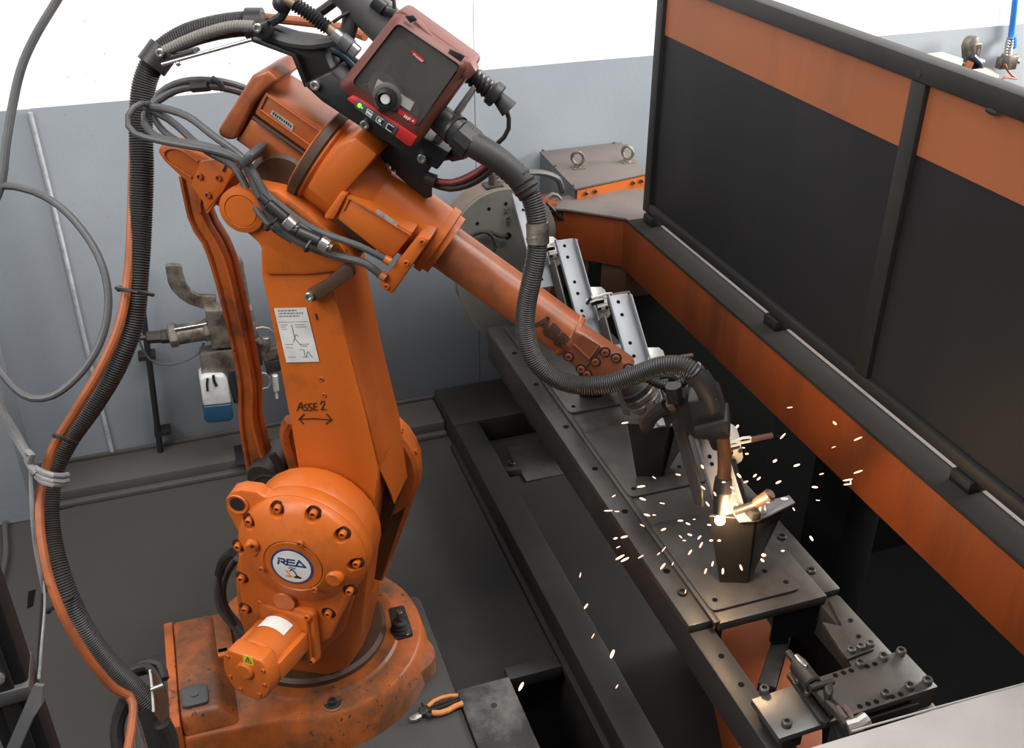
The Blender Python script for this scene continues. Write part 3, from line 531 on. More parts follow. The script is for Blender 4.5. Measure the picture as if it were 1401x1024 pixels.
# handwriting ASSE 2 and arrow
def pen(name, lines, n, w, parent, matn='ink'):
    m = MB()
    for ln in lines:
        for a_, b_ in zip(ln, ln[1:]):
            A_, B_ = V(a_), V(b_)
            if (B_-A_).length < 1e-6: continue
            d_ = (B_-A_).normalized(); e_ = RN.cross(d_)*w*0.5; m.prism([A_-e_-d_*w*0.4, B_-e_+d_*w*0.4, B_+e_+d_*w*0.4, A_+e_-d_*w*0.4], RN*0.0005)
    return m.build(name, matn, parent)
hw = pen('axis_marking', [
 [(0.1629,1.9384,0.8908),(0.1698,1.9344,0.9088),(0.1731,1.9325,0.913),(0.1742,1.9319,0.8933)], [(0.1659,1.9367,0.8988),(0.1742,1.9319,0.9019)],
 [(0.1846,1.9259,0.9109),(0.1785,1.9294,0.9081),(0.1779,1.9297,0.9024),(0.1837,1.9264,0.9013),(0.1831,1.9267,0.8956),(0.177,1.9303,0.8928)], [(0.1942,1.9203,0.9132),(0.1882,1.9238,0.9114),(0.1868,1.9246,0.9037),(0.1932,1.9209,0.9027),(0.1927,1.9212,0.897),(0.1866,1.9247,0.8942)],
 [(0.2038,1.9148,0.9155),(0.1979,1.9182,0.9137),(0.1971,1.9187,0.8966),(0.2038,1.9148,0.8985)], [(0.1978,1.9183,0.9052),(0.2031,1.9152,0.9069)], [(0.2117,1.9102,0.9147),(0.2145,1.9086,0.9217),(0.2196,1.9057,0.9224),(0.2197,1.9056,0.9159),(0.2119,1.9102,0.8997),(0.2222,1.9042,0.9021)]], 0.089, 0.0022, larm)
hw['label'] = 'handwritten black marker text ASSE 2'
pen('axis_arrow', [[(0.1644,1.9376,0.8681),(0.1958,1.9194,0.8746),(0.2309,1.8992,0.8759)], [(0.1761,1.9308,0.8832),(0.1644,1.9376,0.8681),(0.1722,1.933,0.8577)], [(0.2219,1.9044,0.8898),(0.2309,1.8992,0.8759),(0.2183,1.9064,0.8645)]], 0.089, 0.0026, larm)['label'] = 'hand drawn double headed black arrow'
for p in [(0.2198,1.9081,0.979),(0.2221,1.9068,0.9389)]:
    m = MB(); m.bolt(V(p), RN, 0.005, 0.004); m.build('arm_screw', 'orange_dirty', larm)
p = [V(x) for x in [(0.2219,1.9042,1.1348),(0.2238,1.9032,1.1249)]]; m = MB(); m.stroke([(0, 0), (0.002, -0.012)], p[0], RU, RZ, 0.003, 0.0004); m.build('paint_chip', 'ink', larm)
m = MB(); m.prism([V(x) for x in [(0.1852,1.9269,0.7033),(0.2207,1.9064,0.7113),(0.2199,1.9069,0.6822),(0.1841,1.9275,0.6741)]], RN*0.005, 0.001); m.build('data_plate', 'orange_dirty', larm)
# small bracket left of lower arm foot
m = MB(); m.tube([(0.1552,2.0458,0.8011),(0.141,2.0541,0.7684),(0.1457,2.0513,0.7068),(0.1511,2.0482,0.6652),(0.1467,2.0508,0.6037)], 0.016, 8); m.build('cable_guard', 'orange_dirty', robot)
# elbow casting
m = MB(); rp(m, r2([(-0.0879,1.3802),(-0.0907,1.342),(-0.0744,1.317),(-0.0454,1.3038),(-0.022,1.2823),(-0.0261,1.2163),(0.0716,1.2252),(0.1622,1.243),(0.1729,1.2629),(0.1414,1.3145),(0.0865,1.3633),(0.0312,1.4008),(-0.0203,1.4074),(-0.0621,1.4)]), -0.07, 0.10, 0.014)
elbow = m.build('elbow_casting', 'orange', robot)
m = MB(); rp(m, r2([(0.0492,1.3914),(0.0876,1.363),(0.1423,1.3128),(0.1722,1.2611),(0.1417,1.2741),(0.0948,1.2888),(0.0588,1.3198),(0.0392,1.3578)]), 0.05, 0.103, 0.004); m.build('sooty_elbow_face', 'orange_dirty', elbow)
p = V([(0.1108,1.956,1.3592)][0]); m = MB(); m.lathe(p, RN, [(0.046, -0.01), (0.046, 0.010), (0.034, 0.013), (0.032, 0.010), (0.0315, 0.013), (0, 0.014)], 40); m.build('pivot_cap', 'orange', elbow)
m = MB(); m.lathe(V([(0.1897,1.9567,1.3916)][0])-RN*0.18, RN, [(0, 0), (0.075, 0), (0.075, 0.16), (0.062, 0.18), (0, 0.18)], 36); m.build('axis_three_drive', 'grime_shade', robot)
m = MB(); rp(m, r2([(0.0891,1.3904),(0.1897,1.3404),(0.2021,1.2636),(0.1381,1.2661),(0.0724,1.3032)]), -0.06, 0.06, 0.01); m.build('elbow_bridge', 'grime_shade', robot)
m = MB(); rp(m, r2([(0.069,1.194),(0.0791,1.2015),(0.112,1.2223),(0.1552,1.2627),(0.1744,1.2581),(0.1758,1.2393),(0.145,1.2157),(0.1021,1.1841),(0.0824,1.174),(0.0686,1.176)]), 0.095, 0.112, 0.003); st = m.build('strap_bracket', 'brown_steel', robot)
m = MB(); m.bolt(V([(0.2119,1.8838,1.1877)][0]), RN, 0.010, 0.008); m.build('strap_bolt', 'chrome', st)
# ---- parallel rod
m = MB()
Lf = [(-0.2262,1.3803),(-0.2241,1.3184),(-0.2193,1.2698),(-0.1999,1.2364),(-0.1894,1.1882),(-0.1746,1.0537),(-0.1672,0.8904),(-0.1807,0.7847),(-0.1816,0.6476),(-0.1789,0.5999)]; Rt = [(-0.123,0.608),(-0.1282,0.6551),(-0.1362,0.7074),(-0.1435,0.7894),(-0.131,0.8809),(-0.1371,1.0502),(-0.1485,1.1918),(-0.1591,1.2315),(-0.179,1.273),(-0.1892,1.3113),(-0.1764,1.3491)]
rp(m, r2(Lf+Rt), -0.02, 0.0, 0.004)
inl = [(p[0]+0.008, p[1]) for p in Lf]; 
m.tube([rw(p[0]+0.004, 0.002, p[1]) for p in Lf], 0.006, 6, 0.03); m.tube([rw(p[0]-0.004, 0.002, p[1]) for p in Rt], 0.006, 6, 0.03)
R2_ = [(p[0]+0.004, p[1]) for p in Rt]; Rm = [(p[0]-0.006, p[1]) for p in Rt]
rp(m, r2(Rm)+R2_[::-1], -0.040, -0.02, 0.002)
rod = m.build('parallel_rod', 'orange_dirty', robot)
p0 = V([(0.0741,2.058,0.6443)][0]); m = MB(); m.lathe(p0-RN*0.11, RN, [(0, 0), (0.040, 0), (0.043, 0.01), (0.043, 0.10), (0.038, 0.115), (0, 0.115)], 32); m.build('rod_joint', 'dark_steel', rod)
m = MB(); m.tube([(0.1021,2.0535,0.7111),(0.1173,2.0447,0.6755),(0.121,2.0425,0.6505),(0.1009,2.0541,0.6125)], 0.010, 8); m.tube([(0.0455,2.0746,0.6201),(0.0618,2.0652,0.6487),(0.0949,2.046,0.6585),(0.1157,2.034,0.6448)], 0.007, 8); m.build('joint_cables', 'rubber', rod)
# ---- rear lever and cable bracket
m = MB(); rp(m, r2([(-0.2515,1.438),(-0.2424,1.4521),(-0.2196,1.4558),(-0.1745,1.4444),(-0.1181,1.4256),(-0.045,1.3696),(-0.0564,1.3093),(-0.1094,1.2955),(-0.1337,1.3255),(-0.1872,1.3703),(-0.2125,1.3902),(-0.2394,1.4175)]), -0.03, 0.03, 0.008); lev = m.build('rear_lever', 'orange', robot)
m = MB(); m.tube([(0.0431,2.0748,1.4244),(0.0123,2.0926,1.4462),(-0.0065,2.1034,1.4478),(-0.0191,2.1107,1.4378),(-0.016,2.1089,1.4229),(0.0059,2.0963,1.4048),(0.0256,2.0849,1.3895)], 0.003, 6, 0.01); m.build('lever_rib', 'orange_dirty', lev)
m = MB(); rp(m, r2([(-0.1715,1.3845),(-0.1426,1.4355),(-0.0686,1.4478),(-0.0624,1.4379),(-0.104,1.3764),(-0.1492,1.3296),(-0.1517,1.3528)]), 0.052, 0.060, 0.0015)
pf = [V(x) for x in [(0.1161,2.0015,1.4371),(0.0406,2.045,1.3272)]]; pg = [V(x) for x in [(0.1251,2.0748,1.4046),(0.0703,2.1064,1.3262)]]
m.prism([pf[0], pf[1], pg[1], pg[0]], RU*0.006); cb = m.build('cable_bracket', 'orange', robot)
for p in [(0.0417,2.0421,1.4051),(0.0764,2.0221,1.4049),(0.0516,2.0364,1.3669)]:
    m = MB(); m.bolt(V(p), RN, 0.007, 0.005); m.build('bracket_bolt', 'orange_dirty', cb)
m = MB(); m.prism([V(x) for x in [(0.0842,2.0153,1.4198),(0.0929,2.0102,1.4354),(0.0954,2.0088,1.4341),(0.0878,2.0132,1.4171)]], RN*0.001); m.build('bracket_slot', 'ink', cb)
m = MB(); cl = [V(x) for x in [(0.1099,1.9219,1.4622),(0.1268,1.9121,1.4861),(0.1401,1.9045,1.4815),(0.1364,1.9066,1.4713),(0.1201,1.916,1.4516)]]; m.prism(cl, RN*-0.075, 0.006); m.build('cable_clamp', 'plastic_grey', cb)
# ---- upper arm
UA = V(rw(-0.054, 0, 1.534)); UU = (RU*0.825-RZ*0.565).normalized(); UV = (RU*0.565+RZ*0.825).normalized()
def us(s_, v_, n_): return UA+UU*s_+UV*v_+RN*n_
m = MB(); rp(m, r2([(-0.0114,1.6087),(0.0207,1.6224),(0.0411,1.6019),(0.0126,1.5828),(-0.0159,1.5552),(-0.0626,1.4831),(-0.0771,1.4822),(-0.0945,1.4869),(-0.0968,1.5012)]), -0.085, 0.06, 0.008, 3); m.build('motor_end_cover', 'orange_dust', robot)
m = MB(); rp(m, r2([(0.0066,1.5799),(-0.0202,1.534),(0.0924,1.4579),(0.1324,1.5063)]), -0.08, 0.052, 0.005); rp(m, r2([(-0.0272,1.5265),(-0.064,1.4785),(0.0557,1.3963),(0.087,1.4488)]), -0.08, 0.050, 0.005)
rp(m, r2([(-0.0056,1.5739),(-0.0719,1.4761),(0.0505,1.3918),(0.1214,1.4966)]), -0.075, 0.036)
um = m.build('wrist_drive_motors', 'orange_dust', robot)
fr = [V(x) for x in [(0.1832,1.9679,1.5728),(0.1685,1.9764,1.5442),(0.2548,1.9266,1.4765),(0.2762,1.9142,1.5037)]]
m = MB(); m.tube([fr[0], fr[1], fr[2], fr[3]], 0.0022, 6, straight=True); m.tube([fr[3], fr[0]], 0.0022, 6, straight=True); m.build('motor_cover_rib', 'orange_dirty', um)
m = MB(); m.tube([V(x) for x in [(0.1547,1.9942,1.5265),(0.2526,1.9377,1.4501)]], 0.0055, 8, straight=True); m.tube([V(x) for x in [(0.1605,1.9827,1.5179),(0.2459,1.9335,1.4463)]], 0.0016, 6, straight=True); m.build('motor_groove', 'grime_shade', um)
m = MB(); m.prism([V(x) for x in [(0.1904,1.9649,1.5446),(0.2245,1.9452,1.5181),(0.2208,1.9474,1.5066),(0.185,1.968,1.5366)]], RN*0.001); dl = m.build('motor_data_label', 'grey_label', um); dl['label'] = 'small worn silver data label on the motor'
qd = [V(x) for x in [(0.1901,1.9633,1.5444),(0.2242,1.9437,1.5179),(0.2207,1.9457,1.5085),(0.1855,1.966,1.5371)]]; m = MB()
for i in range(9):
    u0 = 0.06+i*0.10; a_ = qd[0].lerp(qd[1], u0); b_ = qd[3].lerp(qd[2], u0); c_ = qd[0].lerp(qd[1], u0+0.055); d_ = qd[3].lerp(qd[2], u0+0.055)
    m.prism([a_.lerp(b_, 0.15+0.1*(i % 3)), c_.lerp(d_, 0.2), c_.lerp(d_, 0.75), a_.lerp(b_, 0.8-0.1*(i % 2))], RN*0.0003)
m.build('label_marks', 'ink', dl)
m = MB(); m.lathe(us(0.150, 0.003, 0), UU, [(0, 0), (0.090, 0), (0.096, 0.008), (0.096, 0.030), (0.090, 0.036), (0.090, 0.10), (0.084, 0.125), (0.072, 0.150), (0.070, 0.155), (0.068, 0.30), (0, 0.30)], 56)
rp(m, r2([(0.1611,1.5024),(0.0867,1.4104),(0.1329,1.3709),(0.1926,1.4353),(0.2362,1.485),(0.1949,1.517)]), -0.05, 0.096, 0.008, 2)
gh = m.build('gear_housing', 'orange', robot)
m = MB(); m.lathe(us(0.152, 0.003, 0), UU, [(0.094, 0), (0.1015, 0.004), (0.1015, 0.020), (0.096, 0.024)], 56); m.build('housing_collar', 'grime_shade', robot)
m = MB(); rp(m, r2([(0.1684,1.402),(0.1437,1.3557),(0.2483,1.2727),(0.299,1.3381)]), 0.0, 0.102, 0.006); rp(m, r2([(0.1607,1.4106),(0.1719,1.4056),(0.1424,1.3546),(0.1246,1.3547),(0.1237,1.3606)]), 0.0, 0.108, 0.004); sm_ = m.build('side_motor', 'orange', robot)
m = MB(); m.tube([V(x) for x in [(0.3012,1.8426,1.3979),(0.2892,1.8495,1.3732)]], 0.002, 6, straight=True); m.tube([V(x) for x in [(0.3025,1.8419,1.398),(0.4029,1.7839,1.3329)]], 0.002, 6, straight=True); m.build('motor_seam', 'orange_dirty', sm_)
m = MB(); m.prism([V(x) for x in [(0.3478,1.8157,1.3814),(0.3827,1.7956,1.3564),(0.3799,1.7972,1.3494),(0.3448,1.8174,1.3737)]], RN*0.001); m.build('side_motor_label', 'grey_label', sm_)
m = MB(); rp(m, r2([(0.3119,1.3387),(0.3345,1.3301),(0.2501,1.2048),(0.2243,1.2231)]), -0.05, 0.112, 0.006); ep = m.build('end_plate', 'orange', robot)
m = MB(); m.lathe(us(0.440, 0.003, 0), UU, [(0, 0), (0.074, 0), (0.074, 0.016), (0.066, 0.018), (0.066, 0.03), (0, 0.03)], 48); m.build('tube_flange', 'orange', robot)
for p in [(0.42,1.7625,1.3256),(0.3529,1.8012,1.2246),(0.3903,1.7796,1.2786)]:
    m = MB(); m.bolt(V(p)-RN*0.002, RN, 0.006, 0.005); m.build('end_plate_bolt', 'orange_dirty', ep)
m = MB(); m.lathe(us(0.46, 0, 0), UU, [(0, 0), (0.0475, 0), (0.0465, 0.33), (0, 0.33)], 48); tube = m.build('arm_tube', 'orange_dust', robot)
m = MB(); m.lathe(us(0.775, 0, 0), UU, [(0.0465, 0), (0.0485, 0.003), (0.0485, 0.010), (0.0465, 0.013)], 48); m.build('tube_band', 'orange_dust', tube)
# stencil on the tube, wrapped on its surface
def on_tube(s_, ang, r=0.0478):
    return us(s_, 0, 0)+(RN*math.cos(ang)+UV*math.sin(ang))*r
m = MB()
def tstroke(pts, w):
    for (a_, b_) in zip(pts, pts[1:]):
        n_ = 4
        for i in range(n_):
            p0 = (a_[0]+(b_[0]-a_[0])*i/n_, a_[1]+(b_[1]-a_[1])*i/n_); p1 = (a_[0]+(b_[0]-a_[0])*(i+1)/n_, a_[1]+(b_[1]-a_[1])*(i+1)/n_)
            A_, B_ = on_tube(p0[0], p0[1]/0.0475), on_tube(p1[0], p1[1]/0.0475)
            d_ = (B_-A_).normalized(); mid = (A_+B_)/2; nn_ = (mid-us((p0[0]+p1[0])/2, 0, 0)).normalized(); e_ = nn_.cross(d_)*w/2
            m.prism([A_-e_-d_*w*0.3, B_-e_+d_*w*0.3, B_+e_+d_*w*0.3, A_+e_-d_*w*0.3], nn_*0.0006)
s0 = 0.706; hgt = 0.034
for kk, L_ in enumerate('ABB'):
    x0 = s0+kk*0.027; y0 = 0.026-0.004*kk; y1 = y0-hgt+0.010*(kk == 0)
    yb, yt = y0-0.028, y0
    if L_ == 'A': tstroke([(x0, yb), (x0+0.012, yt), (x0+0.024, yb)], 0.008); tstroke([(x0+0.005, yb+0.010), (x0+0.020, yb+0.010)], 0.007)
    else:
        tstroke([(x0+0.003, yb), (x0+0.003, yt)], 0.009); tstroke([(x0+0.003, yt), (x0+0.018, yt-0.003), (x0+0.018, yt-0.010), (x0+0.003, yb+0.014)], 0.007); tstroke([(x0+0.003, yb+0.014), (x0+0.022, yb+0.010), (x0+0.021, yb+0.003), (x0+0.003, yb)], 0.007)
m.build('worn_stencil', 'fade_ink', tube)['label'] = 'worn black stencilled letters ABB'
# ---- wrist
m = MB(); rp(m, r2([(0.6076,1.1298),(0.6317,1.119),(0.7233,1.0597),(0.7315,1.0469),(0.715,1.0225),(0.6512,1.0027),(0.5856,1.0649)]), 0.0, 0.046, 0.007, 3); rp(m, r2([(0.6021,1.0948),(0.6268,1.0837),(0.7179,1.0241),(0.7245,1.0142),(0.7043,0.9941),(0.6461,0.9837),(0.5885,1.0377)]), -0.045, 0.004, 0.006); wrist = m.build('wrist_block', 'wrist_brown', robot)
m = MB(); m.prism([V(x) for x in [(0.704,1.6757,1.0982),(0.7176,1.6678,1.12),(0.7476,1.6505,1.1019),(0.7308,1.6602,1.0692)]], RN*0.0012, 0.0); m.tube([V(x) for x in [(0.7305,1.6594,1.068),(0.7473,1.6497,1.1023)]], 0.003, 6, straight=True); m.tube([V(x) for x in [(0.7024,1.6757,1.0984),(0.7305,1.6594,1.068)]], 0.003, 6, straight=True); m.build('wrist_cover_plate', 'wrist_brown', wrist)
m = MB(); m.tube([V(x) for x in [(0.7225,1.6646,1.0391),(0.7529,1.6471,1.096)]], 0.0016, 6, straight=True); m.build('wrist_seam', 'ink', wrist)
for p in [(0.7586,1.6444,1.0863),(0.7783,1.633,1.0752),(0.8011,1.6198,1.0542),(0.7425,1.6537,1.0621),(0.7282,1.6619,1.0308),(0.6945,1.6814,1.0679),(0.7174,1.6682,1.0415)]:
    m = MB(); m.lathe(V(p), RN, [(0.0115, -0.002), (0.0115, 0.001), (0, 0.001)], 16); bb = m.build('bolt_counterbore', 'dark_steel', wrist)
    m = MB(); m.bolt(V(p)+RN*0.001, RN, 0.0078, 0.004); m.build('wrist_bolt', 'wrist_brown', wrist)
wd = V(us(0.9, 0, 0)); fc = V([(0.8366,1.6178,0.9767)][0]); fd = (UU*0.86-RZ*0.5).normalized()
m = MB(); m.lathe(fc-fd*0.05, fd, [(0, 0), (0.024, 0), (0.030, 0.02), (0.034, 0.022), (0.034, 0.034), (0, 0.034)], 32); m.build('wrist_hub', 'dark_steel', robot)
m = MB(); m.lathe(fc-fd*0.016, fd, [(0, 0), (0.034, 0), (0.036, 0.003), (0.036, 0.010), (0.034, 0.012), (0.034, 0.018), (0.036, 0.020), (0.036, 0.027), (0.033, 0.030), (0, 0.030)], 36); tf = m.build('tool_flange', 'grimy_alu', robot)
for h in (0.011, 0.028):
    m = MB(); m.torus(fc-fd*(0.016-h), fd, 0.0345, 0.0016, 32, 6); m.build('flange_band', 'brass', tf)
m = MB(); m.lathe(fc+fd*0.014, fd, [(0, 0), (0.028, 0), (0.028, 0.018), (0.02, 0.022), (0, 0.022)], 28); m.build('flange_adapter', 'galv', tf)
# cables at rear left of turret
m = MB(); m.tube([(-0.0167,2.0527,0.455),(-0.0503,2.0722,0.4017),(-0.0753,2.0866,0.3294),(-0.0804,2.0895,0.2542),(-0.0567,2.0758,0.1958),(-0.0358,2.0638,0.1669)], 0.010, 8); m.tube([(-0.0175,2.0879,0.3962),(-0.0439,2.1031,0.3502),(-0.064,2.1147,0.2896),(-0.0661,2.1159,0.2211),(-0.0457,2.1041,0.1739),(-0.0301,2.0951,0.1565)], 0.009, 8); m.build('turret_cables', 'cable', robot)
m = MB(); m.tube([(-0.0653,2.0577,0.3801),(-0.0708,2.0609,0.3138),(-0.0598,2.0545,0.2418),(-0.0493,2.0485,0.2163)], 0.006, 8); m.tube([(-0.0244,2.0341,0.4629),(-0.0502,2.049,0.4301),(-0.0646,2.0573,0.3849)], 0.012, 8); m.build('turret_cable_sleeve', 'hose', robot)

# ================================================================== wire feeder on the arm
FO = V([(0.4383,1.8824,1.5998)][0])
wf = thing('wire_feeder', FO, 'maroon wire feed unit with smoky clear cover mounted on the robot arm', 'wire feeder')
def qp(l): return [V(p) for p in l]
out = [(0.3122,1.8571,1.5809),(0.2981,1.8652,1.6013),(0.3027,1.8626,1.6134),(0.3821,1.8167,1.7302),(0.3942,1.8097,1.7429),(0.4104,1.8004,1.7484),(0.4305,1.7888,1.7433),(0.4422,1.782,1.7268),(0.4871,1.7561,1.6823),(0.5073,1.7445,1.6734),(0.5219,1.736,1.668),(0.5295,1.7316,1.6521),(0.5259,1.7337,1.6392),(0.4667,1.7679,1.5387),(0.4294,1.7894,1.4992),(0.4149,1.7978,1.4981)]
mid = [(0.3129,1.8336,1.5949),(0.3046,1.8384,1.6114),(0.3822,1.7936,1.7322),(0.4053,1.7802,1.744),(0.4219,1.7706,1.74),(0.5037,1.7234,1.6734),(0.5112,1.7191,1.659),(0.5064,1.7218,1.6424),(0.4522,1.7531,1.5498),(0.4214,1.7709,1.5153)]
m = MB(); m.prism(roundpoly([tuple(p) for p in qp([(0.2994,1.8633,1.6043),(0.4078,1.8007,1.7461),(0.5248,1.7332,1.6584),(0.4219,1.7926,1.499)])], 0.014, 4), RN*-0.055, 0.004, 2)
m.build('housing', 'maroon', wf)
# frame around the cover: outline ring to window ring
b = bmesh.new(); o_ = qp([(0.3009,1.8647,1.6038),(0.407,1.8035,1.7444),(0.5231,1.7364,1.659),(0.4225,1.7945,1.5011)]); i_ = qp([(0.3193,1.8218,1.6208),(0.3983,1.7762,1.7272),(0.4935,1.7212,1.6599),(0.4221,1.7625,1.5461)]); k_ = qp([(0.3237,1.847,1.6142),(0.4038,1.8007,1.7221),(0.5003,1.745,1.6538),(0.4279,1.7868,1.5384)])
def ringpoly(q, r): return roundpoly([tuple(p) for p in q], r, 4)
R0, R1, R2_ = ringpoly(o_, 0.020), ringpoly(i_, 0.010), ringpoly(k_, 0.010)
R15 = [p.lerp(q, 0.35)+RN*0.012 for p, q in zip(R0, R1)]
rr = [[b.verts.new(p) for p in R] for R in (R0, R15, R1, R2_)]
for A, B in zip(rr, rr[1:]):
    n_ = len(A)
    for i in range(n_): b.faces.new((A[i], A[(i+1) % n_], B[(i+1) % n_], B[i]))
m = MB(); m._merge(b); m.build('cover_frame', 'maroon', wf, ang=50)
m = MB(); m.prism(ringpoly(qp([(0.3235,1.8459,1.6145),(0.4036,1.7997,1.7223),(0.5,1.744,1.654),(0.4276,1.7858,1.5387)]), 0.01), RN*-0.004); m.build('drive_compartment', 'inside', wf)
m = MB(); m.prism(ringpoly(qp([(0.3227,1.8267,1.6193),(0.4007,1.7817,1.7236),(0.4929,1.7285,1.6582),(0.4224,1.7692,1.5468)]), 0.009), RN*0.003); cv = m.build('clear_cover', 'glass', wf); cv['label'] = 'smoky transparent plastic cover'
# things visible behind the cover
dc = qp([(0.3749,1.8157,1.602),(0.4148,1.7926,1.5742),(0.4489,1.773,1.6026),(0.3964,1.8033,1.6738),(0.4357,1.7806,1.6506),(0.3531,1.8282,1.6332)])
m = MB()
for p, r in ((dc[0]+RZ*0.01, 0.026), (dc[1], 0.020)): m.lathe(p, RN, [(0, 0), (r, 0), (r, 0.008), (r*0.6, 0.010), (0, 0.010)], 28)
m.prism(qp([(0.3702,1.8184,1.6226),(0.4236,1.7875,1.5866),(0.4158,1.792,1.5703),(0.3621,1.8231,1.6065)]), RN*0.004, 0.001); m.build('drive_plate', 'grimy_alu', wf)
m = MB(); m.prism(qp([(0.3626,1.7999,1.629),(0.4188,1.7675,1.5911),(0.4111,1.7719,1.5749),(0.3557,1.8039,1.6119)]), RN*0.0004); m.build('cover_label', 'grey_label', wf)
m = MB()
for pl in ([(0.3304,1.8385,1.6196),(0.3464,1.8293,1.6284),(0.3615,1.8205,1.6446),(0.3718,1.8146,1.6605)], [(0.3348,1.8359,1.6147),(0.352,1.826,1.6235),(0.3681,1.8167,1.6373),(0.3836,1.8077,1.6637)], [(0.3413,1.8299,1.6117),(0.3595,1.8194,1.6193),(0.3773,1.8091,1.6422),(0.3876,1.8032,1.6593)]): m.tube(pl, 0.0035, 6)
m.build('inner_cables', 'cable_blue', wf)
m = MB(); m.obox(V([(0.4511,1.7653,1.6403)][0]), (UU, UV, RN), (0.07, 0.10, 0.008), 0.003); m.obox(V([(0.4045,1.7946,1.6688)][0]), (UU, UV, RN), (0.09, 0.05, 0.006), 0.003); m.build('circuit_cover', 'plastic_grey', wf)
# knob
kc = V([(0.3751,1.7919,1.5964)][0])
m = MB(); m.lathe(kc-RN*0.012, RN, [(0, 0), (0.027, 0), (0.027, 0.012), (0.024, 0.0135), (0, 0.0135)], 36); m.build('knob_bezel', 'inside', wf)
m = MB(); m.lathe(kc, RN, [(0.020, 0), (0.019, 0.012), (0.013, 0.014), (0.012, 0.006), (0, 0.006)], 32); kq = [V(x) for x in [(0.3651,1.7942,1.5875),(0.3764,1.7877,1.5791),(0.3689,1.792,1.572),(0.3584,1.7981,1.574)]]; m.prism(kq, RN*0.004, 0.001); kb = m.build('tension_knob', 'plastic', wf)
m = MB(); m.lathe(kc+RN*0.006, RN, [(0.0095, 0), (0.0092, 0.004), (0.008, 0.005), (0, 0.005)], 24); m.build('knob_insert', 'white', kb)
m = MB(); m.prism(roundpoly([tuple(p) for p in [(0.4164,1.7686,1.6793),(0.4188,1.7673,1.6819),(0.426,1.7631,1.6779),(0.438,1.7562,1.6661),(0.4366,1.7569,1.6617),(0.4288,1.7615,1.6644)]], 0.003, 3), RN*0.0006); lg = m.build('brand_oval', 'red', cv); lg['label'] = 'small red oval with white script'
t0, t1, t2 = [V(x) for x in [(0.4187,1.7663,1.6734),(0.4353,1.7568,1.6612),(0.4179,1.7669,1.6789)]]
m = MB(); m.text('Fronius', t0+UV*0.001, UU, UV, 0.0068, 0.0004, 0.3, 0.0001); m.build('brand_text', 'white', lg)
m = MB(); m.prism(qp([(0.3937,1.7817,1.5791),(0.4221,1.7653,1.5592),(0.4176,1.7679,1.5503),(0.3903,1.7837,1.5703)]), RN*0.0006); rl = m.build('model_label', 'red', cv)
m = MB(); m.text('WF', V([(0.3986,1.7781,1.5645)][0]), UU, UV, 0.0085, 0.0004, 0.3, 0.0003); m.lathe(V([(0.4148,1.7687,1.5576)][0]), RN, [(0, 0), (0.0018, 0), (0.0018, 0.0004), (0, 0.0004)], 10); m.build('model_text', 'white', rl)
# red front strip with buttons
m = MB(); m.prism(qp([(0.3084,1.8258,1.5908),(0.3184,1.82,1.598),(0.3389,1.8082,1.5862),(0.4185,1.7622,1.5291),(0.4082,1.7682,1.5108),(0.4012,1.7722,1.513)]), RN*-0.030, 0.002); m.build('control_strip', 'red', wf)
pn = qp([(0.3246,1.8135,1.5933),(0.3891,1.7763,1.5453),(0.3806,1.7812,1.53),(0.3194,1.8165,1.5778)])
m = MB(); m.prism(pn, RN*-0.006, 0.001); bp = m.build('button_panel', 'plastic_grey', wf)
def pq(u_, v_): return (pn[0].lerp(pn[1], u_)).lerp(pn[3].lerp(pn[2], u_), v_)
for u0 in (0.28, 0.53, 0.78):
    m = MB(); m.prism([pq(u0, 0.2), pq(u0+0.14, 0.2), pq(u0+0.14, 0.8), pq(u0, 0.8)], RN*0.0008, 0.0); bt = m.build('push_button', 'plastic', bp)
    m = MB(); 
    for (a_, b_) in (((u0, 0.2), (u0+0.14, 0.2)), ((u0, 0.8), (u0+0.14, 0.8)), ((u0, 0.2), (u0, 0.8))):
        A_, B_ = pq(*a_)+RN*0.0008, pq(*b_)+RN*0.0008; d_ = (B_-A_).normalized(); e_ = RN.cross(d_)*0.0006; m.prism([A_-e_, B_-e_, B_+e_, A_+e_], RN*0.0004)
    if u0 < 0.7: A_ = pq(u0+0.07, 0.5)+RN*0.0008; m.obox(A_, (UU, UV, RN), (0.006 if u0 > 0.4 else 0.012, 0.005, 0.0008))
    m.build('button_outline', 'white', bt)
m = MB(); m.sphere(pq(0.10, 0.42)+RN*0.001, 0.004, seg=12); m.build('indicator_light', 'led', bp)
m = MB(); m.obox(pq(0.16, 0.5)+RN*0.0005, (UU, UV, RN), (0.004, 0.004, 0.0006)); m.build('panel_mark', 'white', bp)
# top edge pieces, hinge strip
m = MB(); m.prism(qp([(0.4392,1.7953,1.7294),(0.4899,1.766,1.6799),(0.5079,1.7557,1.6709),(0.5008,1.7597,1.6604),(0.432,1.7995,1.7192)]), RN*0.022, 0.003); m.build('hinge_strip', 'maroon', wf)
m = MB(); m.prism(qp([(0.5055,1.757,1.6682),(0.5248,1.7459,1.6655),(0.5337,1.7408,1.6496),(0.5197,1.7488,1.6335),(0.5005,1.7599,1.6478)]), RN*0.03, 0.004); m.build('hinge_corner', 'maroon', wf)
m = MB(); m.prism(qp([(0.4115,1.7755,1.7385),(0.425,1.7677,1.7403),(0.4314,1.764,1.7322),(0.42,1.7706,1.7269)]), RN*0.004, 0.001); m.build('latch', 'plastic', wf)
m = MB(); m.prism(qp([(0.4796,1.7385,1.6867),(0.5029,1.725,1.6756),(0.4912,1.7318,1.6576),(0.4746,1.7414,1.6691)]), RN*0.004, 0.001); m.build('latch', 'plastic', wf)
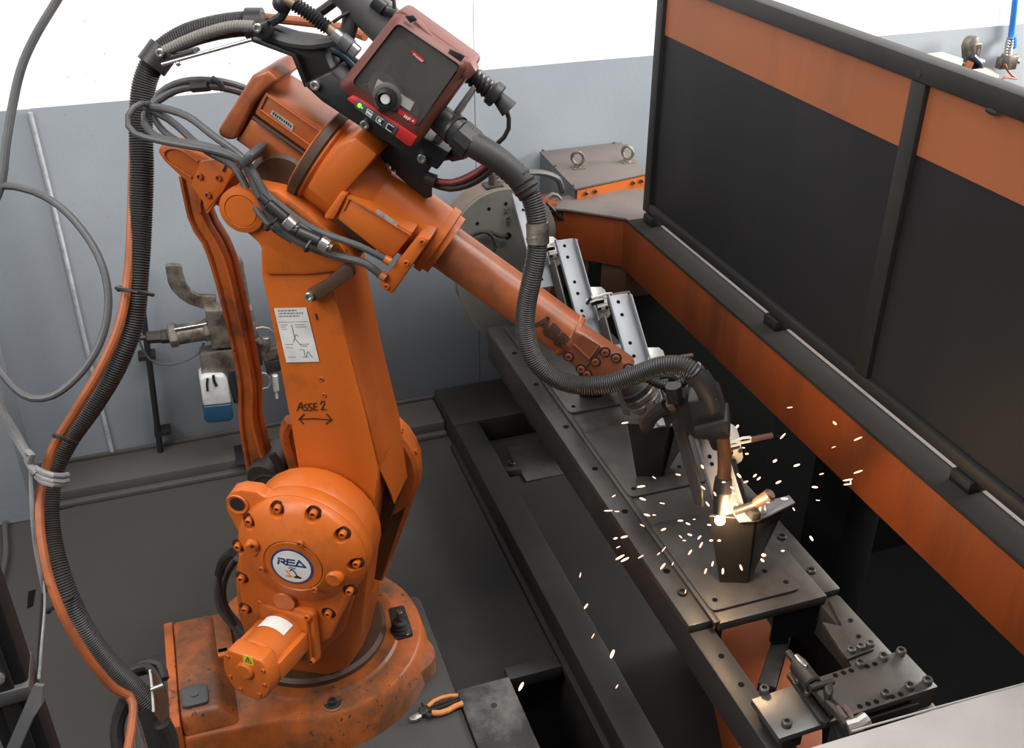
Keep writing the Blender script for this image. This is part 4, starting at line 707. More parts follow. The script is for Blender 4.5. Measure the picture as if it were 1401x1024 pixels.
m = MB(); m.prism(qp([(0.4892,1.853,1.5117),(0.5536,1.8159,1.6119),(0.5594,1.8125,1.6042),(0.4987,1.8475,1.4982),(0.4705,1.8638,1.4761)]), RN*0.05, 0.004); m.build('rear_case', 'grey_label', wf)
# mounting bracket (black plate work)
fb = thing('feeder_bracket', V([(0.3831,1.9143,1.4986)][0]), 'black folded steel bracket carrying the wire feeder and hose guide above the arm', 'bracket')
m = MB(); m.prism(qp([(0.2473,1.9234,1.5977),(0.295,1.8959,1.6244),(0.3261,1.8779,1.5863),(0.4841,1.7867,1.4859),(0.4634,1.7986,1.4504),(0.4489,1.807,1.4578),(0.3424,1.8685,1.5204),(0.2756,1.9071,1.5682),(0.2597,1.9162,1.5849)]), RN*-0.09, 0.003); m.build('base_rail', 'plastic', fb)
m = MB(); m.prism(qp([(0.3685,1.8996,1.4987),(0.3691,1.8993,1.4686),(0.3852,1.89,1.4377),(0.4241,1.8675,1.3993),(0.4513,1.8518,1.3761),(0.4617,1.8458,1.38),(0.4625,1.8454,1.401),(0.4558,1.8492,1.4271),(0.4772,1.8369,1.4637),(0.4285,1.865,1.4944)]), RN*-0.008, 0.001); ct = MB(); p_ = [V(x) for x in [(0.3895,1.8875,1.4344),(0.3999,1.8815,1.4263)]]; ct.cyl(p_[0]-RN*0.03, p_[0]+RN*0.03, 0.0052, None, 16); ct.cyl(p_[1]-RN*0.03, p_[1]+RN*0.03, 0.003, None, 12); m.cut(ct); sp_ = m.build('side_plate', 'plastic', fb)
m = MB(); m.prism(qp([(0.1696,2.0029,1.6681),(0.1822,1.9957,1.6792),(0.224,1.9715,1.676),(0.2727,1.9434,1.6706),(0.2906,1.933,1.6663),(0.2976,1.929,1.6323),(0.3037,1.9255,1.6166),(0.2691,1.9455,1.5766),(0.2562,1.9529,1.5868),(0.2404,1.962,1.6426)]), RN*-0.06, 0.005); m.build('guide_arm', 'frame_dark', fb)
m = MB(); m.prism(qp([(0.1691,1.9963,1.6695),(0.2396,1.9556,1.6441),(0.2554,1.9464,1.5885),(0.2619,1.9427,1.5916),(0.2462,1.9518,1.6484),(0.1785,1.9909,1.6752)]), RN*0.01, 0.001); m.build('guide_arm_edge', 'plastic', fb)
for p in [(0.3464,1.8639,1.531),(0.4392,1.8103,1.4734),(0.2681,1.9091,1.5995)]:
    m = MB(); m.bolt(V(p), RN, 0.009, 0.008); m.build('bracket_bolt', 'chrome', fb)
m = MB(); m.cyl([(0.2731,1.9201,1.6044)][0], [(0.3094,1.9222,1.579)][0], 0.012); m.build('pivot_pin', 'plastic', fb)
for p, rx in (([(0.3635,1.9002,1.4876)][0], 0.010), ([(0.3874,1.887,1.4385)][0], 0.005), ([(0.3997,1.8799,1.4291)][0], 0.003)):
    m = MB(); m.lathe(V(p), RN, [(0, 0), (rx, 0), (rx, 0.0008), (0, 0.0008)], 20); m.build('hole', 'galv', fb)
# ================================================================== main conduit
cc = [(-0.2487,1.7464,0.3201),(-0.2794,1.7636,0.3703),(-0.3118,1.7685,0.4391),(-0.3469,1.7819,0.5594),(-0.3676,1.8264,0.6585),(-0.3767,1.9031,0.737),(-0.3566,1.9709,0.8172),(-0.316,1.9944,0.877),(-0.2499,1.9955,0.9541),(-0.1866,2.0009,1.0365),(-0.1381,2.0239,1.1193),(-0.1103,2.0615,1.2144),(-0.0874,2.1102,1.3047),(-0.067,2.1495,1.3985),(-0.051,2.1898,1.4913),(-0.0302,2.2121,1.5579),(0.0015,2.2167,1.6023),(0.0547,2.2076,1.6362),(0.1127,2.1871,1.6548),(0.1685,2.1619,1.6645),(0.2059,2.1382,1.6666)]
t = thing('cable_conduit', cc[0], 'thick black ribbed conduit arching from the robot base up to the arm bracket', 'hose')
m = MB(); m.tube(cc, 0.0245, 16, rib=0.0024, pitch=0.0052); m.build('ribbed_hose', 'hose', t)
m = MB(); m.tube([(-0.251,1.7497,0.3243),(-0.246,1.7353,0.2843),(-0.241,1.7103,0.2273)], 0.030, 14); m.build('conduit_boot', 'rubber', t)
for (p, q) in (([(-0.0109,2.2122,1.5884)][0], [(0.0116,2.2188,1.6112)][0]), ([(0.184,2.1457,1.6666)][0], [(0.2032,2.1392,1.6666)][0])):
    m = MB(); d_ = (V(q)-V(p)).normalized(); m.pipe(V(p)-d_*0.006, V(q)+d_*0.006, 0.031, 0.022); m.build('hose_clamp', 'plastic', t)
m = MB(); m.prism(qp([(-0.0007,2.0666,1.6389),(0.0241,2.0523,1.6495),(0.025,2.0518,1.6389),(0.0625,2.0301,1.6515),(0.0664,2.0278,1.6438),(0.0037,2.064,1.6188)]), RN*-0.03, 0.003); m.build('clamp_block', 'plastic', t); m = MB(); m.prism(qp([(0.177,1.964,1.6989),(0.199,1.9513,1.7101),(0.198,1.9519,1.6793),(0.1901,1.9564,1.6751),(0.1699,1.9681,1.6805)]), RN*-0.03, 0.003); gd = m.build('clamp_block', 'plastic', t)
for p in [(0.0077,2.0594,1.6438),(0.1814,1.9591,1.697)]:
    m = MB(); m.bolt(V(p), RN, 0.008, 0.006); m.build('clamp_screw', 'chrome', gd)
m = MB(); m.tube([(0.016,2.0685,1.6439),(0.0563,2.0452,1.6646),(0.1032,2.0181,1.684),(0.142,1.9957,1.695),(0.1767,1.9757,1.6966)], 0.011, 10, rib=0.0016, pitch=0.006); m.build('guide_tube', 'hose_grey', t)
m = MB(); m.cyl([(0.0068,2.0623,1.6217)][0], [(0.1693,1.9684,1.6753)][0], 0.0035); m.sphere([(0.0355,2.0457,1.6247)][0], 0.005); m.build('guide_rod', 'chrome', t)
t = thing('gas_hose', [(-0.2738,1.7192,0.3809)][0], 'long smooth orange hose strapped beside the black ribbed conduit', 'hose')
m = MB(); m.tube([(-0.2979,1.5849,0.3493),(-0.2793,1.6552,0.3737),(-0.2742,1.7046,0.3965),(-0.2999,1.7068,0.4254),(-0.3373,1.7113,0.5301),(-0.3651,1.7378,0.636),(-0.3799,1.7903,0.7119),(-0.3806,1.8626,0.788),(-0.3662,1.9147,0.8399),(-0.3353,1.9405,0.898),(-0.2723,1.9456,0.9798),(-0.2074,1.9623,1.0616),(-0.1579,1.9931,1.1379),(-0.1261,2.0476,1.2228),(-0.1039,2.1059,1.3085),(-0.0844,2.1656,1.3951),(-0.0593,2.2321,1.4955),(-0.0337,2.2492,1.5565),(0.0118,2.2511,1.6041),(0.0712,2.2401,1.6384),(0.13,2.2195,1.6572),(0.194,2.1931,1.6694),(0.2547,2.1591,1.6677),(0.3195,2.1105,1.6645),(0.364,2.079,1.6579),(0.3919,2.04,1.65)], 0.0095, 10); m.build('hose', 'hose_orange', t)
for (a_, b_) in (([(-0.3234,1.943,0.9282)][0], [(-0.2918,1.9504,0.8983)][0]), ([(-0.3944,1.7667,0.6269)][0], [(-0.3497,1.7817,0.6359)][0]), ([(-0.1498,2.0262,1.1952)][0], [(-0.092,2.0096,1.1806)][0])):
    a_, b_ = V(a_), V(b_); m = MB(); m.tube([a_+(a_-b_)*0.1, a_.lerp(b_, 0.5)+(V((0, 0, 2.1))-a_).normalized()*0.03, b_+(b_-a_)*0.1], 0.004, 6); m.sphere(a_, 0.007, seg=8); m.build('cable_tie', 'plastic', t)
# cord tied around the conduit
t = thing('lashing_rope', [(-0.3581,1.92,0.8528)][0], 'grey cord knotted three times around conduit and orange hose at left', 'cord')
m = MB()
for k_ in range(3):
    dy = k_*8
    p = [V(x) for x in ([(-0.3702,1.9064,0.8834),(-0.3482,1.8711,0.888),(-0.3279,1.8653,0.88),(-0.3155,1.9055,0.8528)] if k_ == 0 else ([(-0.3716,1.9021,0.8757),(-0.3502,1.8655,0.878),(-0.3298,1.8597,0.8699),(-0.3175,1.8997,0.8425)] if k_ == 1 else [(-0.3703,1.8969,0.8681),(-0.3516,1.8613,0.8704),(-0.3335,1.8578,0.8649),(-0.3213,1.8978,0.8373)]))]
    m.tube(p, 0.006, 8)
m.tube([(-0.3776,1.9066,0.8994),(-0.3678,1.9026,0.9178),(-0.3742,1.9166,0.9171),(-0.3831,1.9188,0.8961),(-0.3744,1.8977,0.8867),(-0.3675,1.8906,0.8791)], 0.007, 8); m.build('knot', 'rope', t)
m = MB(); m.tube([(-0.8332,2.3952,1.6493),(-0.6207,2.1756,1.3939),(-0.4901,2.0295,1.1919),(-0.4322,1.9687,1.0868),(-0.4099,1.9479,1.0067),(-0.3942,1.94,0.9437),(-0.3761,1.9164,0.8961)], 0.010, 8); m.build('hanging_end', 'rope', t)
m = MB(); m.tube([(-0.379,1.918,0.8775),(-0.3898,1.8817,0.8136),(-0.4001,1.8617,0.7366),(-0.4035,1.8386,0.6585),(-0.4065,1.8392,0.6186)], 0.0055, 8); m.build('loose_end', 'rope', t)
m = MB(); m.tube([(0.5,3.6039,3.0336),(0.1365,2.8505,2.2188),(-0.0565,2.3808,1.853),(-0.1357,2.2811,1.7484),(-0.1775,2.2646,1.6992),(-0.2194,2.2481,1.65),(-0.2531,2.2288,1.6008),(-0.281,2.1999,1.5393),(-0.3086,2.1632,1.4656),(-0.331,2.1286,1.3979),(-0.3699,2.1073,1.3426),(-0.4927,2.0569,1.195),(-0.7189,2.0709,0.996),(-1.0401,2.1603,0.8658)], 0.0085, 10); tag(centre_origin(m.build('hanging_cable', 'cable')), 'dark cable curving down across the white wall at the top left', 'cable')
m = MB(); m.tube([(-0.9859,2.3193,1.1498),(-0.6636,2.2332,1.2859),(-0.4746,2.1544,1.361),(-0.3881,2.1427,1.3893),(-0.3321,2.1297,1.3992),(-0.2794,2.1072,1.3918),(-0.2302,2.0743,1.366),(-0.1916,2.0327,1.3205),(-0.1698,1.9946,1.2713),(-0.1662,1.9611,1.2196),(-0.1782,1.9345,1.1705),(-0.2065,1.9134,1.1213),(-0.2517,1.9004,1.0758),(-0.3052,1.8986,1.0438),(-0.3462,1.911,1.0413),(-0.3724,1.9315,1.0598),(-0.3916,1.9549,1.0868),(-0.4233,1.9949,1.1336),(-0.4969,2.089,1.2442),(-0.6841,2.2638,1.3237),(-0.9515,2.4205,1.3306)], 0.0075, 10); tag(centre_origin(m.build('hanging_cable', 'cable')), 'grey cable hanging in a wide loop in front of the grey wall at left', 'cable')
m = MB(); m.tube([(-0.6005,3.1359,0.012),(-0.6462,3.1343,0.012),(-0.692,3.0744,0.012),(-0.708,2.9912,0.012),(-0.6942,2.8056,0.012),(-0.7,2.6687,0.012)], 0.009, 8); tag(centre_origin(m.build('floor_cable', 'cable')), 'grey cable bending along the floor in the left corner', 'cable')
# post and strap at left
pc = V([(-0.3244,1.2364,0.9556)][0]); pz_ = pc.z
t = thing('cell_post', (pc.x-0.02, pc.y, 0), 'dark steel post at the left edge with a silver bolt', 'post')
m = MB(); m.prism([(pc.x-0.060, pc.y-0.03, 0), (pc.x+0.002, pc.y-0.03, 0), (pc.x+0.002, pc.y+0.03, 0), (pc.x-0.060, pc.y+0.03, 0)], (0, 0, 2.3), 0.006); m.build('post', 'black_sheet', t)
m = MB(); m.box((pc.x-0.040, pc.y-0.037, 0), (pc.x-0.016, pc.y-0.030, 2.2), 0.002); m.build('post_groove_cover', 'frame_dark', t)
m = MB(); m.bolt((pc.x-0.030, pc.y-0.038, pc.z+0.045), (0, -1, 0), 0.009, 0.006); m.build('post_bolt', 'chrome', t)
m = MB(); m.box((pc.x-0.14, pc.y-0.1, 0), (pc.x+0.08, pc.y+0.08, 0.01), 0.002); m.build('foot_plate', 'frame_dark', t)
t = thing('tie_strap', pc, 'dark grey webbing strap tied around the post at left', 'strap')
m = MB(); z0 = pc.z-0.012
m.prism([(pc.x-0.062, pc.y-0.040, z0), (pc.x+0.004, pc.y-0.040, z0+0.004), (pc.x+0.004, pc.y+0.032, z0+0.004), (pc.x-0.062, pc.y+0.032, z0)], (0, 0, 0.026), 0.003); m.build('loop', 'cable', t)
m = MB(); m.prism(qp([(-0.3054,1.1628,1.0052),(-0.2942,1.1579,1.0035),(-0.2994,1.146,0.9817),(-0.3174,1.1485,0.9562),(-0.3523,1.1372,0.8995),(-0.3698,1.1432,0.8995),(-0.3292,1.158,0.965)]), (0.003, 0.004, 0)); m.build('strap_tail', 'cable', t)
m = MB(); m.tube([(-0.3033,1.19,0.991),(-0.3254,1.3548,0.9088),(-0.35,1.5517,0.8177),(-0.3969,1.8155,0.6643)], 0.0022, 6); m.build('thin_cord', 'rope', t)
# ================================================================== robot arm cables
cabs = [
 ('grey arm cable in a high loop above the grey wall line, outermost', [(0.1842,2.1908,1.5118),(0.1569,2.1488,1.543),(0.1218,2.1114,1.5656),(0.0932,2.0816,1.5797),(0.0505,2.1063,1.5772),(0.0136,2.1276,1.5636),(-0.0142,2.1321,1.5448),(-0.027,2.1164,1.5212),(-0.0172,2.0877,1.4965),(0.0132,2.0355,1.4799),(0.0694,1.9799,1.4724),(0.1213,1.9499,1.4547),(0.1382,1.9287,1.4338),(0.1526,1.9203,1.4028),(0.1806,1.8926,1.3769),(0.2185,1.8707,1.3444),(0.2605,1.8465,1.3257),(0.3067,1.8199,1.3104),(0.3555,1.8032,1.2813)], 0.0068),
 ('grey arm cable with a black sleeve in the high loop behind the motor', [(0.1799,2.1932,1.4993),(0.1528,2.1512,1.5324),(0.1202,2.1122,1.554),(0.0916,2.0826,1.5683),(0.0566,2.1028,1.5647),(0.0217,2.1229,1.5555),(-0.0158,2.1215,1.5376),(-0.0378,2.1111,1.5237),(-0.044,2.0916,1.5067),(-0.0341,2.0628,1.491),(-0.004,2.0338,1.4836),(0.0501,1.9853,1.4856),(0.1095,1.951,1.4672),(0.1307,1.9446,1.4468),(0.1392,1.9223,1.4038),(0.1526,1.9088,1.3685),(0.1773,1.8888,1.3278),(0.2089,1.8705,1.3064),(0.2497,1.8528,1.2879),(0.3157,1.8146,1.2745),(0.3457,1.8089,1.2444)], 0.0078),
 ('grey arm cable looping left in front of the black conduit', [(-0.0286,2.0942,1.5403),(-0.044,2.0801,1.547),(-0.0628,2.0678,1.5408),(-0.0742,2.0628,1.5221),(-0.0686,2.048,1.5031),(-0.0376,2.0302,1.4925),(0.012,1.9957,1.4864),(0.069,1.9628,1.4792),(0.1136,1.9429,1.4636),(0.1293,1.9454,1.435),(0.1364,1.9412,1.3974),(0.149,1.9282,1.3647),(0.1692,1.9107,1.3415)], 0.0062),
 ('grey arm cable lying second from top of the bundle over the lever', [(-0.0417,2.1134,1.5321),(-0.016,2.0754,1.5386),(0.0134,2.0469,1.5366),(0.0426,2.0185,1.5276),(0.0674,1.9926,1.5072),(0.0924,1.9666,1.4898),(0.1202,1.9506,1.4661),(0.1357,1.9301,1.4452),(0.1458,1.9185,1.416),(0.1617,1.9035,1.3812),(0.1941,1.879,1.3535),(0.2314,1.8633,1.3305)], 0.0075),
 ('grey arm cable lying lowest in the bundle over the rear lever', [(-0.0317,2.096,1.5301),(-0.0044,2.0803,1.5176),(0.0202,2.0661,1.4961),(0.0438,2.0409,1.4721),(0.0722,2.0129,1.4544),(0.1035,1.9833,1.44),(0.1176,1.9636,1.4155),(0.1261,1.9472,1.3876),(0.1373,1.9292,1.3598),(0.1591,1.9051,1.3329),(0.1906,1.8869,1.3099)], 0.0075),
]
for lb, pts, r in cabs:
    m = MB(); m.tube(pts, r, 10); tag(centre_origin(m.build('arm_cable', 'cable')), lb, 'cable', 'cables along the robot arm')
m = MB(); m.tube([(0.351,1.7942,1.2873),(0.3608,1.7886,1.2806)], 0.009, 10); tag(centre_origin(m.build('cable_plug', 'orange_dirty')), 'orange cable plug, upper one at the end plate of the side motor', 'plug')
m = MB(); m.tube([(0.3423,1.8051,1.2498),(0.3509,1.8001,1.2428)], 0.009, 10); tag(centre_origin(m.build('cable_plug', 'orange_dirty')), 'orange cable plug, lower one at the end plate of the side motor', 'plug')
for lb, segs in (('black inline cable connector with silver ring, upper one on the arm', [('body', 'plastic', [(0.1528,1.8914,1.3882),(0.1817,1.8747,1.3597)], 0.012), ('coupling_ring', 'chrome', [(0.1817,1.8747,1.3597),(0.1955,1.8667,1.3446)], 0.014), ('strain_relief', 'rubber', [(0.1404,1.8985,1.4033),(0.1528,1.8914,1.3882)], 0.008)]),
                 ('black inline cable connector with silver ring, lower one on the arm', [('body', 'plastic', [(0.2005,1.858,1.3383),(0.2373,1.8368,1.3207)], 0.012), ('coupling_ring', 'chrome', [(0.2373,1.8368,1.3207),(0.2518,1.8284,1.3115)], 0.014), ('strain_relief', 'rubber', [(0.1858,1.8666,1.3444),(0.2005,1.858,1.3383)], 0.008)])):
    t = thing('cable_connector', segs[0][2][0], lb, 'connector', 'inline connectors on the arm cables')
    for nm, mt, (a_, b_), r in segs:
        m = MB(); m.cyl(a_, b_, r, None, 20, 0.002); o = m.build(nm, mt, t)
        if nm == 'coupling_ring':
            m = MB(); d_ = (V(b_)-V(a_)).normalized(); m.cyl(V(b_), V(b_)+d_*0.006, 0.009); m.build('thread', 'grimy_alu', o)
for k_, (p, q) in enumerate(([(0.1455,1.8898,1.3407),(0.1702,1.8756,1.3668)], [(0.2107,1.8464,1.3053),(0.2244,1.8385,1.3293)], [(0.1746,1.8846,1.3703),(0.1606,1.8926,1.3839)])):
    m = MB(); p, q = V(p), V(q); m.tube([p, p.lerp(q, 0.5)+RN*0.016, q], 0.0035, 6); m.sphere(p, 0.007, seg=8); tag(centre_origin(m.build('cable_tie', 'plastic')), ('black cable tie around the cables below the upper connector', 'black cable tie beside the lower connector on the arm', 'black cable tie across the upper connector body')[k_], 'cable tie')
m = MB(); m.tube([(0.0552,2.099,1.5658),(0.0863,2.081,1.5705)], 0.011, 10); tag(centre_origin(m.build('cable_sleeve', 'rubber')), 'black tape sleeve on the loop of cables behind the motor', 'sleeve')
m = MB(); m.tube([(0.0928,2.0588,1.5895),(0.1048,2.0519,1.5818),(0.1106,2.0485,1.5668)], 0.006, 8); tag(centre_origin(m.build('cable_tie', 'plastic')), 'black tie holding the two looped cables at the rear motor', 'cable tie')
# cables between conduit end and feeder
for lb, pts, r, mt in (
  ('dark cable on the guide arm, uppermost', [(0.207,2.0391,1.6847),(0.2488,2.0149,1.6733),(0.2915,1.9903,1.6594),(0.3338,1.9658,1.64),(0.369,1.9571,1.6121)], 0.006, 'cable_blue'),
  ('dark cable on the guide arm, second down', [(0.2013,2.0192,1.681),(0.2425,1.9954,1.6671),(0.2842,1.9714,1.6585),(0.3314,1.9557,1.6344),(0.3587,1.9514,1.6032)], 0.006, 'cable_blue'),
  ('thick black cable sagging over the guide arm', [(0.195,1.9883,1.6825),(0.23,1.9623,1.6697),(0.2702,1.939,1.6665),(0.3045,1.925,1.6722),(0.3287,1.9226,1.6762)], 0.011, 'cable'),
  ('black cable curving below on the guide arm', [(0.1997,1.9971,1.6908),(0.2361,1.9703,1.678),(0.2749,1.9421,1.6681),(0.3098,1.9335,1.6687),(0.3362,1.9414,1.6585)], 0.008, 'cable'),
  ('dark blue cable entering the bottom left of the feeder', [(0.3038,1.9947,1.6195),(0.3282,1.9806,1.6235),(0.3618,1.9612,1.6171)], 0.006, 'cable_blue')):
    m = MB(); m.tube(pts, r, 8); tag(centre_origin(m.build('feeder_cable', mt)), lb, 'cable', 'cables feeding the wire feeder')
t = thing('gas_coupling', [(0.3327,1.8741,1.6758)][0], 'silver quick coupling with black spring guard at the left of the feeder', 'coupling')
m = MB(); m.tube([(0.2491,1.9339,1.7379),(0.2727,1.9203,1.7214),(0.2983,1.9055,1.6998)], 0.0135, 14, rib=0.0035, pitch=0.0062); m.build('spring_guard', 'plastic', t)
m = MB(); m.cyl([(0.2961,1.9068,1.7022)][0], [(0.3095,1.8991,1.6901)][0], 0.009, 0.011); m.cyl([(0.2194,1.9511,1.7517)][0], [(0.249,1.934,1.7367)][0], 0.009); m.build('brass_end', 'brass', t)
m = MB(); m.cyl([(0.3072,1.9004,1.6913)][0], [(0.3206,1.8926,1.6791)][0], 0.012, None, 20, 0.002); m.cyl([(0.3319,1.8861,1.6707)][0], [(0.3453,1.8784,1.6572)][0], 0.012, None, 20, 0.002); m.build('coupling_body', 'chrome', t)
m = MB(); m.cyl([(0.3184,1.8939,1.6816)][0], [(0.3352,1.8842,1.667)][0], 0.0145, None, 20, 0.002); m.build('release_ring', 'plastic_grey', t)
m = MB(); m.tube([(0.2395,1.9452,1.754),(0.2345,1.9481,1.7287),(0.2205,1.9562,1.7103),(0.2077,1.9636,1.7046)], 0.009, 8); m.sphere([(0.2283,1.9517,1.7385)][0], 0.018, seg=12); m.build('elbow_fitting', 'plastic', t)
t = thing('wire_duct', [(0.3819,1.9727,1.7045)][0], 'thick black wire conduit entering the top left of the feeder', 'hose')
m = MB(); m.tube([(0.0067,2.1662,2.1152),(0.1495,2.0838,2.0501),(0.2388,2.0322,1.9147),(0.3285,1.9804,1.7834),(0.3676,1.9579,1.7367),(0.3961,1.9414,1.7069),(0.4226,1.9261,1.678)], 0.038, 16); m.build('duct', 'cable', t)
m = MB(); m.tube([(0.3416,1.9613,1.7427),(0.3516,1.9556,1.7123),(0.3472,1.9581,1.686),(0.335,1.9651,1.6562)], 0.016, 12); m.build('side_duct', 'cable', t)
m = MB(); m.tube([(0.3383,1.9748,1.738),(0.3107,1.9907,1.7162),(0.2908,2.0022,1.7022)], 0.009, 8); m.build('thin_lead', 'rubber', t); m = MB(); m.tube([(0.4054,1.8783,1.7533),(0.4166,1.8719,1.7438),(0.4159,1.8722,1.7313)], 0.004, 8); m.build('thin_lead', 'rubber', t); m = MB(); m.tube([(0.3506,1.9331,1.7217),(0.3328,1.9433,1.7106),(0.3173,1.9523,1.6996)], 0.0035, 6); m.build('thin_lead', 'rubber', t)
m = MB(); m.cyl([(0.3879,1.9115,1.741)][0], [(0.4037,1.9024,1.7265)][0], 0.014); m.cyl([(0.4037,1.9024,1.7265)][0], [(0.4201,1.8929,1.7196)][0], 0.010); m.build('duct_fitting', 'plastic', t)
# ---- outlets of the feeder and torch hose pack
t = thing('control_plug', [(0.5619,1.7764,1.5957)][0], 'black threaded control plug with a thin cable at the right of the feeder', 'plug')
m = MB(); a_, b_ = V([(0.5317,1.7938,1.6243)][0]), V([(0.569,1.7723,1.5922)][0]); m.tube([a_, b_], 0.019, 16, rib=0.003, pitch=0.009); m.build('plug_body', 'plastic', t)
m = MB(); m.cyl([(0.5643,1.775,1.5972)][0], [(0.576,1.7683,1.586)][0], 0.024, None, 20, 0.003); m.build('lock_ring', 'plastic', t)
m = MB(); m.cyl([(0.5736,1.7696,1.5885)][0], [(0.5936,1.7581,1.5643)][0], 0.012, 0.018); m.build('strain_relief', 'rubber', t)
m = MB(); m.tube([(0.5877,1.7615,1.5666),(0.5936,1.7581,1.544),(0.5887,1.7609,1.5176),(0.573,1.77,1.4985)], 0.0045, 8); m.build('thin_cable', 'rubber', t)
th = [(0.4832,1.7872,1.5396),(0.5131,1.7584,1.5137),(0.5477,1.7269,1.4938),(0.5849,1.6996,1.4626),(0.6059,1.6818,1.4284),(0.6147,1.6651,1.3835),(0.613,1.6545,1.3296),(0.6016,1.6496,1.2734),(0.5906,1.6502,1.2132),(0.588,1.6459,1.1603),(0.6005,1.6329,1.1079),(0.6325,1.6144,1.0706),(0.6788,1.5934,1.0534),(0.7307,1.5692,1.0588),(0.7812,1.5459,1.084),(0.8202,1.5176,1.112),(0.8475,1.4961,1.1204),(0.866,1.4796,1.1131),(0.8784,1.4724,1.092)]
t = thing('torch_hose_pack', th[0], 'black ribbed torch hose hanging in an S curve in front of the arm tube', 'hose')
m = MB(); m.tube(th[3:], 0.0195, 16, rib=0.0019, pitch=0.0046); m.build('ribbed_hose', 'hose', t)
m = MB(); m.tube(th[1:5], 0.0255, 14, r2=0.022); m.build('rubber_boot', 'rubber', t)
m = MB(); m.tube([(0.5689,1.7147,1.4761),(0.5932,1.6948,1.4521),(0.6035,1.6831,1.4324)], 0.0245, 14, rib=0.004, pitch=0.012); m.build('boot_rings', 'rubber', t)
m = MB(); m.cyl([(0.4692,1.7953,1.5523)][0], [(0.5005,1.7715,1.5248)][0], 0.026, None, 24, 0.003); m.cyl([(0.4902,1.7832,1.5347)][0], [(0.4958,1.7741,1.5299)][0], 0.029); m.build('euro_socket', 'plastic', t)
m = MB(); m.cyl([(0.4982,1.7728,1.5274)][0], [(0.5224,1.753,1.5048)][0], 0.030, None, 10, 0.004); m.build('union_nut', 'plastic', t)
m = MB(); m.tube([(0.6159,1.6644,1.3764),(0.6156,1.6588,1.3539),(0.6148,1.6558,1.3391)], 0.0215, 14); m.tube([(0.6148,1.6604,1.3534),(0.6154,1.6578,1.3485)], 0.0225, 14); m.build('tape_wrap', 'grimy_alu', t)
t = thing('water_hose_pair', [(0.5233,1.7987,1.4334)][0], 'red and black coolant hoses curving below the feeder outlet', 'hose')
m = MB(); m.tube([(0.463,1.8335,1.4198),(0.4918,1.8169,1.4163),(0.5232,1.7987,1.4291),(0.5482,1.7843,1.4498),(0.5631,1.7757,1.4681)], 0.006, 8); m.build('red_hose', 'cable_red', t)
m = MB(); m.tube([(0.4628,1.8452,1.41),(0.4942,1.8271,1.4022),(0.5322,1.8051,1.4156),(0.5611,1.7884,1.4413),(0.576,1.7798,1.4597)], 0.009, 8); m.tube([(0.468,1.8653,1.4054),(0.4999,1.8468,1.4065),(0.5319,1.8284,1.4224),(0.5623,1.8108,1.4454)], 0.004, 8); m.build('black_hose', 'rubber', t)
m = MB(); m.cyl([(0.4505,1.8407,1.4232)][0], [(0.468,1.8307,1.4173)][0], 0.013); m.cyl([(0.4746,1.8268,1.4657)][0], [(0.5213,1.7883,1.4828)][0], 0.009); m.cyl([(0.497,1.8139,1.4717)][0], [(0.5164,1.7911,1.4824)][0], 0.013); m.cyl([(0.4726,1.828,1.4813)][0], [(0.4772,1.8253,1.4702)][0], 0.014); m.build('hose_fitting', 'plastic', t)
# ================================================================== welding torch
TP = V([(0.9006,1.373,0.8248)][0])
t = thing('welding_torch', TP, 'dark welding torch held at the wrist, its nozzle at the glowing arc', 'welding torch')
m = MB(); m.prism(qp([(0.8361,1.5373,0.9951),(0.8608,1.523,1.0363),(0.8824,1.5105,1.0291),(0.9426,1.4758,0.9619),(0.9423,1.476,0.9371),(0.8999,1.5005,0.9324),(0.8806,1.5116,0.9526),(0.8659,1.5201,0.982),(0.8505,1.5289,0.9481)]), RN*-0.05, 0.006); 
m.tube([(0.8396,1.593,0.9784),(0.8373,1.5712,0.96),(0.8216,1.563,0.9417),(0.8256,1.5549,0.969),(0.8466,1.5312,1.007)], 0.014, 10)
m.build('torch_bracket', 'dark_steel', t)
m = MB(); m.tube([(0.8237,1.5675,0.942),(0.8277,1.5595,0.9693),(0.8432,1.5447,0.9926),(0.8676,1.5307,1.0047)], 0.015, 10); m.build('bracket_hook', 'brown_steel', t)
m = MB(); m.prism(qp([(0.8553,1.4684,1.0529),(0.9045,1.44,1.0664),(0.9273,1.4269,0.9995),(0.8732,1.4581,0.9777)]), RN*-0.07, 0.005); m.prism(qp([(0.8646,1.4515,0.9975),(0.92,1.4196,1.0259),(0.9272,1.4154,0.9865),(0.9195,1.4198,0.9509),(0.9,1.4311,0.9513),(0.8907,1.4365,0.9758),(0.8713,1.4477,0.9745)]), RN*-0.075, 0.006); m.build('torch_holder', 'plastic', t)
m = MB(); m.tube([(0.8698,1.4774,1.1103),(0.8859,1.4681,1.0881),(0.9031,1.4639,1.0542),(0.9088,1.4607,1.0299)], 0.021, 14); m.tube([(0.8971,1.4905,1.0946),(0.9139,1.4808,1.0671),(0.9273,1.4731,1.0254)], 0.012, 10); m.build('cable_entry', 'rubber', t)
m = MB(); m.tube([(0.8264,1.5891,1.0443),(0.8453,1.5666,1.038),(0.8693,1.5412,1.0445),(0.8868,1.5311,1.0604)], 0.010, 10, rib=0.002, pitch=0.006); m.tube([(0.8677,1.6114,1.029),(0.8904,1.5983,1.0355),(0.8968,1.5715,1.0355)], 0.009, 8); m.build('lead_loop', 'rubber', t)
m = MB(); m.cyl([(0.8545,1.5266,1.0557)][0], [(0.8606,1.5232,1.0227)][0], 0.016); m.build('shock_sensor', 'plastic', t)
m = MB(); m.tube([(0.918,1.4265,0.9814),(0.9188,1.4145,0.9459),(0.9145,1.3997,0.9133),(0.9082,1.3917,0.8885)], 0.0135, 14); m.build('gooseneck', 'neck', t)
